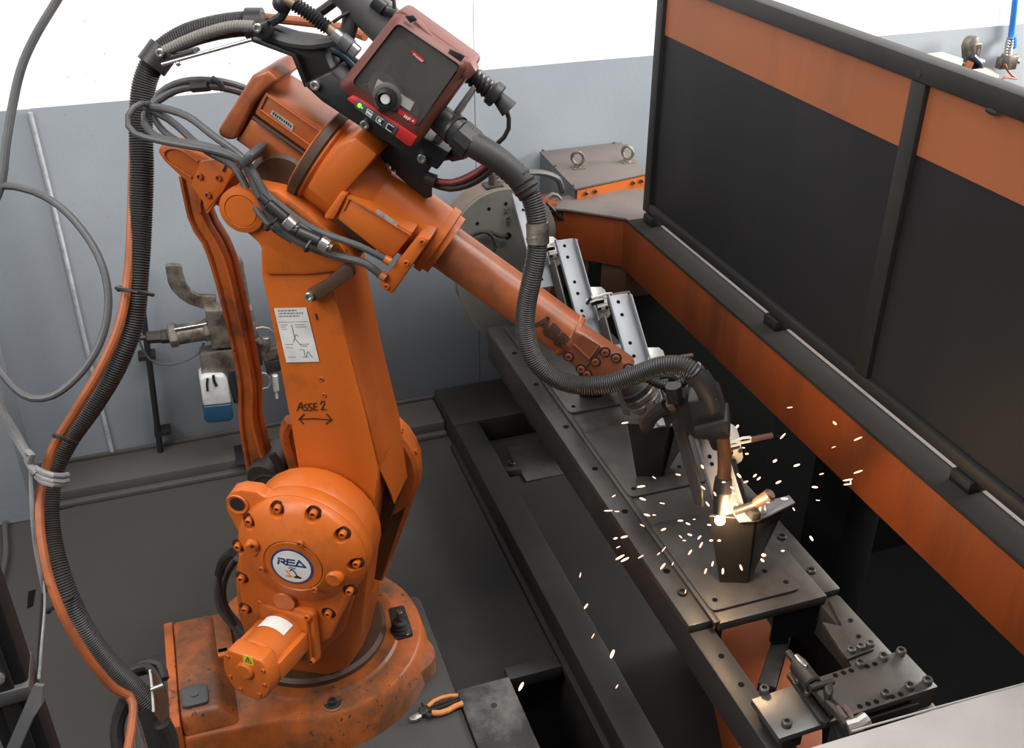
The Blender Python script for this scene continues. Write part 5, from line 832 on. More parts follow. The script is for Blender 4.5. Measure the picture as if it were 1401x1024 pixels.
m = MB(); a_, b_, c_ = V([(0.9112,1.3958,0.9097)][0]), V([(0.9077,1.3897,0.8829)][0]), V([(0.9009,1.3763,0.8368)][0])
m.cyl(a_, b_, 0.0165, 0.019, 20); m.build('insulator', 'plastic', t)
m = MB(); m.cyl(b_, c_, 0.0185, 0.0135, 20, 0.002); m.build('gas_nozzle', 'dark_steel', t)
m = MB(); m.cyl(c_, TP, 0.002); m.build('wire_tip', 'brass', t)
m = MB(); m.sphere(TP, 0.0105, seg=16); ao = tag(centre_origin(m.build('welding_arc', 'arc')), 'bright glowing welding arc at the torch tip', 'arc')
ld = bpy.data.lights.new('arc_light', 'POINT'); ld.energy = 3.2; ld.color = (1.0, 0.66, 0.36); ld.shadow_soft_size = 0.012
lo_ = bpy.data.objects.new('arc_light', ld); COL.objects.link(lo_); lo_.location = TP+V((0.012, -0.022, 0.028))

# ================================================================== weld positioner
ps = thing('weld_positioner', (1.35, 1.7, 0), 'large orange and dark steel weld positioner with long beam under the screen', 'positioner')
m = MB(); m.box((1.26, 0.25, 0.765), (1.47, 2.66, 0.925), 0.004); m.build('beam', 'beam_orange', ps)
m = MB(); m.box((1.258, 0.25, 0.922), (1.475, 2.66, 0.931), 0.002); m.build('beam_top_sheet', 'dusty_top', ps)
m = MB(); m.box((1.3315, 0.25, 0.9308), (1.474, 2.60, 0.9325)); m.build('painted_light_strip', 'box_top', ps)  # pale strip added to paint the light showing under the screen
m = MB(); m.prism([(1.268, 2.62, 0.765), (1.262, 2.645, 0.765), (1.128, 2.770, 0.765), (1.075, 2.795, 0.765), (1.075, 2.86, 0.765), (1.150, 2.86, 0.765), (1.24, 2.885, 0.765), (1.47, 2.83, 0.765), (1.47, 2.62, 0.765)], (0, 0, 0.16), 0.003); m.build('rear_arm', 'beam_orange', ps)
m = MB(); m.prism([(1.262, 2.62, 0.924), (1.258, 2.638, 0.924), (1.118, 2.763, 0.924), (1.065, 2.792, 0.924), (1.065, 2.87, 0.924), (1.139, 2.868, 0.924), (1.24, 2.895, 0.924), (1.475, 2.835, 0.924), (1.475, 2.62, 0.924)], (0, 0, 0.008), 0.002); m.build('rear_arm_top_sheet', 'box_top', ps)
m = MB(); m.prism([(1.272, 2.635, 0.66), (1.268, 2.652, 0.66), (1.138, 2.775, 0.66), (1.10, 2.80, 0.66), (1.10, 2.86, 0.66), (1.24, 2.88, 0.66), (1.45, 2.82, 0.66), (1.45, 2.635, 0.66)], (0, 0, 0.106), 0.003); m.build('lower_arm_box', 'grime_shade', ps)
m = MB(); m.box((1.02, 2.79, 0.62), (1.10, 2.88, 0.945), 0.006); m.build('arm_cover', 'beam_orange', ps)
m = MB(); m.tube([(1.112, 2.782, 0.63), (1.112, 2.782, 0.91), (1.105, 2.782, 0.922), (1.05, 2.782, 0.925)], 0.006, 6); m.tube([(1.059,2.78,0.9545),(1.0836,2.78,0.9276),(1.0988,2.78,0.9016),(1.1185,2.78,0.8918)], 0.006, 6); m.build('arm_cover_seal', 'rubber', ps)
m = MB(); m.lathe((0.90, 2.735, 0.85), (0, 1, 0), [(0, 0), (0.160, 0), (0.178, 0.012), (0.178, 0.09), (0.165, 0.105), (0, 0.105)], 48); m.box((0.775, 2.75, 0.66), (1.04, 2.84, 0.85), 0.01); m.build('gear_housing', 'brown_dust', ps)
m = MB(); m.box((1.03, 2.80, 0.1), (1.20, 2.90, 0.62), 0.006); m.build('pedestal', 'black_sheet', ps)
m = MB(); m.box((1.185, 2.70, -0.2), (1.95, 3.19, 0.764), 0.004); m.build('rear_shade_box', 'void', ps)  # black box added to stand for the dark below the rear arm
m = MB(); P = [(0.903+0.167*math.cos(math.radians(a)), 0.868+0.167*math.sin(math.radians(a))) for a in range(5, 180, 7)]+[(0.742, 0.78), (0.762, 0.69), (0.80, 0.60), (0.84, 0.55), (1.02, 0.55), (1.06, 0.70)]
m.prism([(x, 2.722, z) for x, z in P], (0, 0.012, 0), 0.002); disc = m.build('face_plate', 'face_grey', ps)
m = MB()
for p in [(0.8546,2.7215,0.9807),(0.8177,2.7215,0.9394),(0.907,2.7215,0.9902)]: m.lathe(p, (0, -1, 0), [(0, 0), (0.0055, 0), (0.0055, 0.0005), (0, 0.0005)], 12)
m.lathe([(0.9137,2.7215,0.8867)][0], (0, -1, 0), [(0, 0), (0.011, 0), (0.011, 0.0005), (0, 0.0005)], 16); m.build('plate_holes', 'void', disc)
m = MB()
for ln in ([(0.9021,2.7205,0.9774),(0.9158,2.7205,0.9595)], [(0.9181,2.7205,0.9754),(0.8997,2.7205,0.9592)], [(0.9111,2.7205,0.9204),(0.9088,2.7205,0.9441),(0.9181,2.7205,0.9476),(0.9204,2.7205,0.9356),(0.9111,2.7205,0.9322)], [(0.918,2.7205,0.9312),(0.918,2.7205,0.9148)], [(1.0281,2.7205,0.9121),(1.0402,2.7205,0.901)], [(1.04,2.7205,0.9105),(1.0307,2.7205,0.8998),(1.045,2.7205,0.8955)]):
    m.tube(ln, 0.0014, 4, straight=True)
ck = m.build('chalked_marks', 'ink', disc); ck['label'] = 'handwritten black X and P marks on the grey face plate'
m = MB(); m.tube([(0.7856,2.7,0.9081),(0.8085,2.7,0.9212),(0.8447,2.7,0.9163),(0.8627,2.7,0.8905),(0.8671,2.7,0.8662),(0.8576,2.7,0.8462),(0.8437,2.7,0.8362)], 0.006, 8); m.tube([(0.9058,2.705,0.8943),(0.8827,2.705,0.8951),(0.8599,2.705,0.9123),(0.8281,2.705,0.9189),(0.7963,2.705,0.9116)], 0.006, 8); m.build('ground_lead', 'rubber', disc)
m = MB(); m.box((0.86, 2.76, 1.024), (0.915, 2.81, 1.032), 0.001); m.cyl((0.886, 2.785, 1.03), (0.886, 2.785, 1.062), 0.012); m.bolt((0.886, 2.785, 1.06), (0, 0, 1), 0.009, 0.008); m.build('ground_stud', 'dark_steel', ps)
m = MB(); m.tube([(0.886, 2.785, 1.05), (0.93, 2.79, 1.062), (0.99, 2.80, 1.05), (1.06, 2.82, 1.035), (1.12, 2.84, 1.00), (1.14, 2.86, 0.95)], 0.010, 8); m.build('ground_cable', 'cable', ps)
m = MB(); m.tube([(1.07, 2.83, 0.935), (1.085, 2.83, 0.955), (1.105, 2.83, 0.96), (1.125, 2.83, 0.94)], 0.006, 6); m.build('small_lead', 'hose_grey', ps)
m = MB(); m.prism([(0.30, 0.775, 0.915), (1.9, 0.775, 0.915), (1.9, 0.2, 0.915), (0.30, 0.2, 0.915)], (0, 0, 0.015), 0.003); m.box((0.30, 0.73, 0.55), (1.9, 0.765, 0.92), 0.003); fa = m.build('front_arm', 'front_cover', ps)
m = MB(); m.tube([(0.7718,0.7796,0.9302),(0.9244,0.776,0.9302),(1.0659,0.7715,0.9302)], 0.0016, 6); m.build('cover_fold', 'front_cover', fa)
m = MB(); m.box((1.30, 0.4, -1.0), (1.44, 0.75, 0.765), 0.005); m.build('leg', 'void', ps)
m = MB(); m.box((1.36, 1.55, -1.0), (1.46, 1.70, 0.765), 0.005); m.build('leg', 'void', ps)
op = [V(p) for p in [(1.1671,1.7998,0.16),(1.2965,1.7708,0.16),(1.2796,1.6233,0.16),(1.292,1.4315,0.16),(1.1471,1.2119,0.16),(0.9843,1.2674,0.16)]]
m = MB(); m.prism(op, (0, 0, -0.16), 0.003); m.build('base_beam', 'beam_orange', ps)
# ================================================================== fixture table
ft = thing('fixture_table', (1.0, 1.8, 0.49), 'long ladder-shaped fixture table of worn steel carrying the clamped brackets', 'table')
m = MB(); m.box((0.838, 0.60, 0.49), (0.893, 2.70, 0.575), 0.003); m.build('left_rail', 'dark_steel', ft)
m = MB(); m.box((1.140, 0.60, 0.49), (1.192, 2.70, 0.575), 0.003); m.build('right_rail', 'dark_steel', ft)
m = MB(); m.box((0.835, 1.335, 0.575), (0.896, 2.70, 0.596), 0.002); m.build('left_strip', 'bed_steel', ft)
m = MB(); m.box((1.135, 1.335, 0.575), (1.196, 2.70, 0.592), 0.002); m.build('right_strip', 'bed_steel', ft)
m = MB(); m.box((0.896, 1.318, 0.578), (1.150, 2.68, 0.600), 0.002); bed = m.build('bed_plate', 'bed_steel', ft)
m = MB(); m.box((0.884, 1.32, 0.594), (0.899, 2.68, 0.604), 0.002); m.build('bed_edge_lip', 'bed_steel', bed)
m = MB(); m.box((1.03, 1.32, 0.50), (1.150, 1.326, 0.580)); m.build('bed_end_plate', 'void', ft)
m = MB(); m.prism([V(p) for p in [(0.9031,1.3433,0.59),(0.9129,1.3489,0.59),(0.9122,1.3291,0.59),(0.9,1.3222,0.59)]], (0, 0, -0.08)); m.build('rail_end', 'black_sheet', ft)
for y in (1.50, 1.72, 1.90, 2.10, 2.33, 2.52):
    m = MB(); m.lathe((0.866, y, 0.5962), (0, 0, 1), [(0, 0), (0.008, 0), (0.008, 0.0006), (0, 0.0006)], 14); m.build('rail_slot', 'void', ft)
for x, y in ((0.866, 1.425), (1.165, 1.40), (1.166, 1.52)):
    m = MB(); m.bolt((x, y, 0.596 if x < 1 else 0.592), (0, 0, 1), 0.010, 0.009); m.build('rail_bolt', 'dark_steel', ft)
m = MB(); m.prism([V(p) for p in [(0.8751,1.1323,0.578),(0.9061,1.1444,0.578),(1.0998,1.3493,0.578),(1.0777,1.3568,0.578)]], (0, 0, -0.03)); 
m = MB(); a_ = V([(0.9229,1.1712,0.55)][0]); b_ = V([(1.3337,1.6412,0.3)][0]); m.obox((a_+b_)*0.5, ((b_-a_), (b_-a_).cross(V((0, 0, 1))), V((0, 0, 1))), ((b_-a_).length, 0.035, 0.03), 0.003); m.build('diagonal_strut', 'black_sheet', ft)
m = MB(); m.prism([V(p) for p in [(1.1058,1.2653,0.588),(1.1369,1.2415,0.588),(1.157,1.3185,0.588),(1.184,1.321,0.588),(1.1871,1.1416,0.588),(1.092,1.1415,0.588),(1.0952,1.1853,0.588)]], (0, 0, -0.012), 0.001); m.build('gusset_plate', 'bed_steel', ft)
m = MB(); m.prism([V(p) for p in [(1.0887,1.1731,0.596),(1.155,1.1754,0.596),(1.1549,1.1609,0.596),(1.0894,1.1545,0.596)]], (0, 0, -0.010), 0.001); hp = m.build('hinge_bar', 'dark_steel', ft)
for p in [(1.1074,1.1698,0.597),(1.1298,1.1715,0.597),(1.153,1.1717,0.597)]:
    m = MB(); m.bolt(p, (0, 0, 1), 0.0085, 0.008); m.build('hinge_bolt', 'plate_steel', hp)
for p in [(1.1631,1.2492,0.589),(1.1516,1.2051,0.589)]:
    m = MB(); m.lathe(p, (0, 0, 1), [(0, 0), (0.005, 0), (0.005, 0.0005), (0, 0.0005)], 12); m.build('small_hole', 'void', ft)
for p in [(0.8696,1.2578,0.576),(0.8696,1.1798,0.576)]:
    m = MB(); m.lathe(p, (0, 0, 1), [(0, 0), (0.006, 0), (0.006, 0.0005), (0, 0.0005)], 12); m.build('small_hole', 'void', ft)
# bolted plate
bp_ = thing('bolted_plate', (1.02, 1.07, 0.60), 'flat dark steel plate with two rows of holes and socket bolts beside front cover', 'plate')
q4 = [V(p) for p in [(0.8436,1.1072,0.622),(0.8443,1.0126,0.622),(1.1888,1.021,0.622),(1.1863,1.1213,0.622)]]
m = MB(); m.prism(q4, (0, 0, -0.014), 0.001); m.build('plate', 'plate_steel', bp_)
m = MB(); m.box((0.86, 1.02, 0.576), (0.90, 1.10, 0.608)); m.build('spacer', 'dark_steel', bp_); m = MB(); m.box((1.135, 1.02, 0.576), (1.185, 1.10, 0.608)); m.build('spacer', 'dark_steel', bp_); m = MB(); m.box((1.02, 1.016, 0.545), (1.15, 1.03, 0.595)); m.build('spacer', 'dark_steel', bp_)
for p in [(1.175,1.113,0.622),(1.1346,1.1127,0.622),(1.0818,1.1129,0.622),(1.1752,1.035,0.622),(1.1355,1.0345,0.622),(1.0821,1.0342,0.622),(0.8722,1.0337,0.622),(0.8744,1.115,0.622)]:
    m = MB(); m.bolt(p, (0, 0, 1), 0.0095, 0.012, 16); m.build('socket_bolt', 'plate_steel', bp_)
for p in [(1.0937,1.1066,0.6223),(1.1117,1.1064,0.6223),(1.0587,1.1069,0.6223),(1.0417,1.1069,0.6223),(1.0234,1.1062,0.6223),(1.0227,1.0278,0.6223),(1.0403,1.0279,0.6223),(1.058,1.0275,0.6223),(1.0934,1.0279,0.6223),(1.111,1.0277,0.6223)]:
    m = MB(); m.lathe(p, (0, 0, 1), [(0, 0), (0.0052, 0), (0.0052, 0.0005), (0, 0.0005)], 14); m.build('bolt_hole', 'void', bp_)
# big toggle clamp on the bolted plate
bt = thing('push_clamp', [(0.9658,1.0867,0.623)][0], 'heavy push-type toggle clamp standing on the plate with socket bolts', 'clamp')
m = MB(); m.prism([V(p) for p in [(0.9334,1.1322,0.632),(0.9452,1.1359,0.632),(0.9478,1.0127,0.632),(0.937,1.0078,0.632),(0.9295,1.0172,0.632)]], (0, 0, -0.010), 0.001); m.prism([V(p) for p in [(0.9553,1.1017,0.64),(0.9815,1.108,0.64),(0.9764,1.0254,0.64),(0.9518,1.0162,0.64)]], (0, 0, -0.018), 0.002); m.build('clamp_base', 'dark_steel', bt)
m = MB(); m.tube([(0.9454,1.1562,0.66),(0.9456,1.1212,0.66)], 0.007, 10); m.cyl([(0.9427,1.1229,0.665)][0], [(0.9426,1.067,0.665)][0], 0.017, None, 20, 0.003); m.cyl([(0.9426,1.067,0.665)][0], [(0.9486,1.0215,0.66)][0], 0.012, None, 16, 0.002); m.build('plunger', 'dark_steel', bt)
m = MB(); m.prism([V(p) for p in [(0.9376,1.1274,0.685),(0.9447,1.1288,0.685),(0.948,1.1143,0.685),(0.9499,1.1003,0.685),(0.9421,1.0955,0.685),(0.9375,1.1027,0.685),(0.9361,1.1126,0.685)]], (0, 0, -0.006), 0.001); m.build('chrome_link', 'chrome', bt)
m = MB(); m.prism([V(p) for p in [(0.9447,1.0421,0.69),(0.9642,1.0462,0.69),(0.9549,1.0279,0.69),(0.9411,1.0185,0.69),(0.9376,1.0268,0.69)]], (0, 0, -0.035), 0.003); m.cyl([(0.9227,1.0521,0.68)][0], [(0.9713,1.0517,0.68)][0], 0.006); m.build('pivot_bracket', 'dark_steel', bt)
m = MB(); m.tube([(0.9457,1.023,0.665),(0.9402,0.9834,0.68),(0.9246,0.9407,0.7)], 0.011, 10); m.build('handle_arm', 'plastic', bt)
m = MB(); m.tube([(0.9381,0.9919,0.69),(0.93,0.9569,0.7),(0.9243,0.9396,0.705)], 0.004, 6); m.tube([(0.9521,0.9905,0.69),(0.9422,0.9577,0.7),(0.9338,0.9428,0.705)], 0.004, 6); m.tube([(0.9091,0.9281,0.72),(0.9256,0.9244,0.725),(0.9434,0.9267,0.73)], 0.013, 10); m.build('chrome_handle', 'chrome', bt)
for p in [(0.94,1.0747,0.637),(0.9398,1.1062,0.637)]:
    m = MB(); m.bolt(p, (0, 0, 1), 0.007, 0.008); m.build('clamp_bolt', 'plate_steel', bt)
m = MB(); m.tube([(0.9688,1.0259,0.6),(0.9767,1.0183,0.58),(0.9831,1.0129,0.56)], 0.004, 6); m.tube([(0.9833,1.0244,0.6),(0.9923,1.0183,0.58),(0.9982,1.0165,0.56)], 0.004, 6); m.build('lower_link', 'plate_steel', bt)

# ================================================================== fixtures
AXD = V((0, -0.738, -0.675)); AXN = V((0, -0.675, 0.738)); XX = V((1, 0, 0))
def channel(y0, label, length=0.335):
    o = V((0.918, y0, 1.020)); t = thing('channel_bracket', o+AXD*length, label, 'bracket', 'bright U channel workpieces on the fixtures')
    w = 0.053; hgt = 0.015; th = 0.003
    # web with holes
    holes = [(0.024, 0.019), (0.024, 0.052), (0.024, 0.124), (0.024, 0.157), (0.022, 0.206), (0.022, 0.222), (0.024, 0.275), (0.024, 0.300)]
    m = MB(); m.prism([o, o+XX*w, o+XX*w+AXD*length, o+AXD*length], AXN*th, 0.0005); m.build('web', 'galv', t)
    m = MB(); m.prism([o, o+XX*th, o+XX*th+AXD*length, o+AXD*length], AXN*hgt, 0.0006); m.build('flange', 'galv', t)
    f = o+XX*w; c_ = 0.007
    m = MB(); m.prism([f+AXD*0.006, f+AXD*length, f+AXD*length+AXN*(hgt+0.006), f+AXD*(0.006+c_)+AXN*(hgt+0.006), f+AXD*0.006+AXN*(hgt-0.002)], XX*th, 0.0006); m.build('flange', 'galv', t)
    for (x, s_) in holes:
        if s_ > length-0.01: continue
        m = MB(); m.lathe(o+XX*x+AXD*s_+AXN*th, AXN, [(0, 0), (0.0046, 0), (0.0046, 0.0004), (0, 0.0004)], 14); m.build('hole', 'void', t)
    return t
channel(1.655, 'bright steel U channel being welded under the torch')
channel(1.999, 'bright steel U channel just beyond the wrist, third from the face plate')
channel(2.350, 'bright steel U channel showing six holes right of the hanging hose')
channel(2.706, 'bright steel U channel farthest back against the grey face plate', 0.30)
def unit(dy, names):
    D = V((0, dy, 0))
    t = thing('curved_bracket', V([(1.0133,1.5,0.7974)][0])+D, names[0], 'bracket', 'pale curved gusset pieces')
    m = MB(); m.prism([V(p)+D for p in [(0.975,1.535,0.9337),(1.0045,1.535,0.9293),(1.0146,1.53,0.9211),(1.0148,1.515,0.9069),(1.0099,1.5,0.8921),(0.9662,1.5,0.9018)]], (0, 0.004, -0.004), 0.001); m.build('upper_tab', 'cast_alu', t)
    m = MB(); m.prism([V(p)+D for p in [(0.9782,1.497,0.9011),(1.0086,1.497,0.9016),(1.0184,1.497,0.8663),(1.016,1.497,0.8575),(1.0049,1.497,0.8508),(1.0035,1.497,0.8342),(1.0134,1.497,0.811),(1.0182,1.497,0.8003),(1.0046,1.497,0.7978),(0.9881,1.497,0.8472)]], (0, 0.005, 0), 0.001); m.build('curved_plate', 'cast_alu', t)
    m = MB(); m.prism([V(p)+D for p in [(0.9786,1.493,0.8927),(1.0069,1.493,0.8973),(1.0121,1.493,0.8833),(0.9837,1.493,0.8787)]], (0, 0.004, 0), 0.001); q = m.build('bolt_tab', 'cast_alu', t)
    for p in [(0.9842,1.493,0.8887),(1.0045,1.493,0.8896)]:
        m = MB(); m.bolt(V(p)+D, (0, -1, 0), 0.0045, 0.004); m.build('tab_bolt', 'dark_steel', q)
    t = thing('toggle_clamp', V([(0.9608,1.46,0.9292)][0])+D, names[1], 'clamp', 'toggle clamps over the channels')
    def loop(pts, r=0.0022, cl=True):
        P = [V(p)+D for p in pts]; P = P+[P[0]] if cl else P; return P
    m = MB(); m.tube(loop([(0.9305,1.455,0.9392),(0.9528,1.455,0.9449),(0.9741,1.455,0.9455),(0.9769,1.455,0.936),(0.9556,1.455,0.9354),(0.935,1.455,0.9294)]), 0.0028, 6, straight=True); m.build('clamp_link', 'wire', t)
    m = MB(); m.tube(loop([(0.9658,1.455,0.9455),(0.9817,1.455,0.9499),(0.9986,1.455,0.948),(1.0043,1.455,0.9424),(0.9999,1.455,0.938),(0.9816,1.455,0.9385)]), 0.0028, 6, straight=True); m.build('clamp_link', 'wire', t)
    m = MB(); m.tube([V(p)+D for p in [(1.0011,1.455,0.9413),(1.0227,1.455,0.9419),(1.0496,1.455,0.9413)]], 0.006, 10); m.build('handle_rod', 'brown_steel', t)
    m = MB(); m.prism([V(p)+D for p in [(0.9441,1.46,0.9312),(0.9801,1.46,0.9338),(0.9834,1.46,0.9206),(0.949,1.46,0.9176)]], (0, 0.012, 0), 0.002); m.tube([V(p)+D for p in [(0.9399,1.45,0.9475),(0.9328,1.45,0.9385),(0.9288,1.45,0.9306)]], 0.004, 8); m.build('clamp_body', 'dark_steel', t)
unit(0.0, ('pale curved gusset piece right of the channel under the torch', 'toggle clamp with brown rod handle nearest the welding torch'))
unit(0.345, ('pale curved gusset piece behind the hose bend at the wrist', 'toggle clamp with thin rod above the hose bend at the wrist'))
unit(0.690, ('pale curved gusset piece between the two channels in full view', 'toggle clamp with bright links between the two channels in full view'))
unit(1.045, ('pale curved gusset piece next to the taped hose section', 'toggle clamp half hidden by the taped hose section'))
def stand(yf, yu, lab, dx=0.0):
    t = thing('fixture_stand', (1.01, yf+0.02, 0.60), lab, 'stand', 'welded fixture stands on the table')
    P = roundpoly([(0.893, yf-0.062), (1.107, yf-0.062), (1.107, yf+0.235), (0.893, yf+0.235)], 0.018)
    m = MB(); m.prism([(p.x, p.y, 0.600) for p in P], (0, 0, 0.008), 0.0015); bp = m.build('foot_plate', 'bed_steel', t)
    for x, y in ((0.915, yf-0.035), (1.085, yf-0.035), (1.06, yf+0.01)):
        m = MB(); m.lathe((x, y, 0.6082), (0, 0, 1), [(0, 0), (0.006, 0), (0.006, 0.0005), (0, 0.0005)], 12); m.build('plate_hole', 'void', bp)
    # bent pillar: light left wing, dark right wing
    zt = 0.800
    b0 = [(x+dx*0.5, y) for x, y in [(0.950, yf+0.010), (1.008, yf-0.012), (1.030, yf+0.02), (1.000, yf+0.05)]]
    c0 = [(x+dx, y) for x, y in [(0.902, yu+0.010), (0.985, yu-0.030), (1.062, yu-0.01), (1.00, yu+0.05)]]
    m = MB(); m.prism([(x, y, 0.606) for x, y in b0], (0, 0, zt-0.606), 0.002, 1, [(x, y, 0.606) for x, y in c0]); m.build('pillar', 'dark_steel', t)
    m = MB(); m.prism([(1.006, yf-0.013, 0.606), (1.032, yf+0.012, 0.606), (1.070, yu-0.012, zt), (0.992, yu-0.033, zt)], (0.006, 0.006, 0), 0.001); m.build('rib', 'black_sheet', t)
    m = MB(); m.prism([(0.950, yu-0.030, zt), (0.985, yu-0.042, zt+0.002), (1.078, yu-0.028, zt+0.012), (1.078, yu-0.005, zt+0.014), (0.950, yu+0.0, zt+0.004)], (0, 0, 0.006), 0.001); m.build('top_plate', 'galv', t)
    m = MB(); m.prism([V((0.911, yu+0.215, 0.975)), V((0.911, yu+0.06, 0.825)), V((0.911, yu+0.05, 0.79)), V((0.911, yu+0.08, 0.775)), V((0.911, yu+0.255, 0.94))], (0.005, 0, 0), 0.001); m.build('side_plate', 'plate_steel', t)
    m = MB(); m.prism([V((0.95, yu+0.02, zt)), V((1.0, yu+0.02, zt)), V((1.0, yu+0.12, zt+0.10)), V((0.95, yu+0.12, zt+0.10))], (0, 0.03, -0.01), 0.002); m.build('channel_support', 'dark_steel', t)
    return t
stand(1.410, 1.410, 'dark bent fixture stand under the glowing weld, nearest the open frame')
stand(1.815, 1.775, 'dark bent fixture stand under the robot wrist', -0.015)
stand(2.205, 2.115, 'dark fixture stand behind the hose bend, mostly hidden by arm')
t = thing('clamp_handle', [(0.9886,1.38,0.8098)][0], 'brown knob handle and bright link on the stand right of the arc', 'handle')
m = MB(); m.cyl([(0.9795,1.38,0.8397)][0], [(1.0022,1.36,0.874)][0], 0.010, 0.013, 16, 0.004); m.build('knob', 'brown_steel', t)
m = MB(); P = [V(p) for p in [(0.9931,1.375,0.8161),(0.9913,1.375,0.8405),(0.9939,1.375,0.8453),(0.9999,1.375,0.8383),(1.0066,1.375,0.8145)]]; m.tube(P, 0.0022, 6, straight=True); m.build('wire_link', 'wire', t)
m = MB(); m.cyl([(0.9513,1.4,0.8136)][0], [(0.9829,1.38,0.8389)][0], 0.008); m.obox(V([(0.9792,1.38,0.8178)][0]), (XX, V((0, 1, 0)), RZ), (0.02, 0.03, 0.018), 0.002); m.build('clamp_arm', 'dark_steel', t)

# ================================================================== screen on the beam
sc = thing('welding_screen', (1.34, 1.6, 0.93), 'tall dark welding screen with orange band standing on the beam', 'screen')
def fb_(n_, lo, hi, bev=0.004, mt='frame_dark'): m = MB(); m.box(lo, hi, bev); return m.build(n_, mt, sc)
YE, YS = 2.625, 0.20
fb_('end_post', (1.308, YE-0.040, 0.956), (1.348, YE, 1.645)); fb_('middle_post', (1.308, 1.520, 0.985), (1.348, 1.562, 1.608)); fb_('far_post', (1.308, 0.62, 0.985), (1.348, 0.662, 1.608))
fb_('top_rail', (1.306, YS, 1.608), (1.350, YE, 1.648)); fb_('bottom_rail', (1.308, YS, 0.959), (1.327, YE-0.04, 0.987))
for y0, y1 in ((1.562, YE-0.040), (0.662, 1.520), (YS, 0.62)):
    m = MB(); m.box((1.322, y0, 0.985), (1.328, y1, 1.476)); m.build('dark_panel', 'black_sheet', sc)
    m = MB(); m.box((1.320, y0, 1.476), (1.328, y1, 1.610)); m.build('orange_band', 'band_orange', sc)
for y in (2.60, 1.91, 1.23, 0.60):
    m = MB(); m.box((1.300, y-0.055, 0.930), (1.345, y, 0.957), 0.003); m.build('foot', 'black_sheet', sc)
m = MB(); m.lathe((1.3055, 1.541, 1.624), (-1, 0, 0), [(0, 0), (0.007, 0), (0.007, 0.0006), (0, 0.0006)], 14); m.build('rail_hole', 'ink', sc)
m = MB(); m.sphere((1.309, 1.35, 1.606), 0.012, (0.4, 1.4, 0.5), 10); m.build('weld_blob', 'frame_dark', sc)
# box with eyebolts
bx_ = thing('drive_box', (1.30, 3.03, 0.6), 'dark box with two lifting eyes and orange front behind the positioner arm', 'box')
tp = [V(p) for p in [(1.1896,3.2023,0.97),(1.1709,2.8255,0.97),(1.4453,2.885,0.97),(1.4984,3.2072,0.97)]]
m = MB(); m.prism([(p.x*0.996, p.y, 0.60) for p in (tp[0]+V((0.004, -0.01, 0)), tp[1]+V((0.006, 0.008, 0)), tp[2]+V((0, 0.008, 0)), tp[3]+V((0, -0.01, 0)))], (0, 0, 0.362), 0.002); m.build('side_panels', 'plastic_grey', bx_)
m = MB(); m.prism([(p.x, p.y, 0.962) for p in tp], (0, 0, 0.008), 0.002); m.build('top_plate', 'box_top', bx_)
a_, b_ = tp[1]+V((0.008, 0.0, 0)), tp[2]
m = MB(); m.prism([V((a_.x, a_.y, 0.62)), V((b_.x, b_.y, 0.62)), V((b_.x, b_.y, 0.960)), V((a_.x, a_.y, 0.960))], (0, 0.006, 0)); of = m.build('front_panel', 'orange', bx_)
d_ = (b_-a_)
for f in (0.12, 0.25, 0.80, 0.92):
    m = MB(); p = a_+d_*f; m.bolt((p.x, p.y-0.001, 0.947), (0, -1, 0), 0.007, 0.005); m.build('panel_screw', 'plate_steel', of)
p = a_+d_*0.55; m = MB(); m.box((p.x-0.01, p.y-0.015, 0.905), (p.x+0.01, p.y, 0.925), 0.002); m.build('panel_latch', 'dark_steel', of)
for p, yaw in (([(1.2493,3.0018,0.972)][0], 0.9), ([(1.4282,3.0025,0.972)][0], 0.6)):
    p = V(p); m = MB(); m.cyl(p, p+V((0, 0, 0.008)), 0.014); m.torus(p+V((0, 0, 0.032)), (math.cos(yaw), math.sin(yaw), 0), 0.020, 0.0055, 28, 10); m.box((p.x-0.018, p.y-0.018, p.z-0.002), (p.x+0.022, p.y+0.018, p.z+0.001)); m.build('lifting_eye', 'grimy_alu', bx_)
for p in [(1.2031,3.2028,0.971),(1.173,2.8494,0.971),(1.4661,3.1976,0.971),(1.1872,3.0412,0.971)]:
    m = MB(); m.bolt(p, (0, 0, 1), 0.005, 0.003); m.build('top_screw', 'plate_steel', bx_)
# ================================================================== torch cleaning station
TY = 3.02
ts = thing('torch_cleaner', (0.10, 3.05, 0), 'grimy torch cleaning station with blue and white bottle standing at the wall', 'cleaning station')
def yp(l, y0, d, name, mt, bev=0.004):
    m = MB(); m.prism([V(p) for p in l], (0, d, 0), bev); return m.build(name, mt, ts)
m = MB(); m.box((0.075, 3.03, 0.06), (0.115, 3.07, 0.62), 0.004); m.box((0.03, 2.99, 0.052), (0.16, 3.11, 0.062), 0.002); m.build('stand_post', 'black_sheet', ts)
yp([(-0.0811,3,0.809),(-0.0738,3,0.8151),(-0.0386,3,0.8099),(-0.0334,3,0.8019),(-0.033,3,0.7776),(-0.0281,3,0.74),(-0.0167,3,0.7159),(-0.0016,3,0.701),(0.0518,3,0.69),(0.0461,3,0.6503),(0.0025,3,0.6549),(-0.0338,3,0.676),(-0.0561,3,0.6997),(-0.075,3,0.73),(-0.0815,3,0.7556)], 0, 0.022, 'hook_bracket', 'grimy_alu')
yp([(0.1054,3,0.8059),(0.1426,3,0.8054),(0.1475,3,0.7924),(0.1506,3,0.6435),(0.1165,3,0.6414),(0.1016,3,0.6973)], 0, 0.02, 'upright_plate', 'grimy_alu')
yp([(0.0099,2.97,0.6606),(0.1538,2.97,0.642),(0.1623,2.97,0.5096),(0.0123,2.97,0.5259)], 0, 0.07, 'main_block', 'grimy_alu')
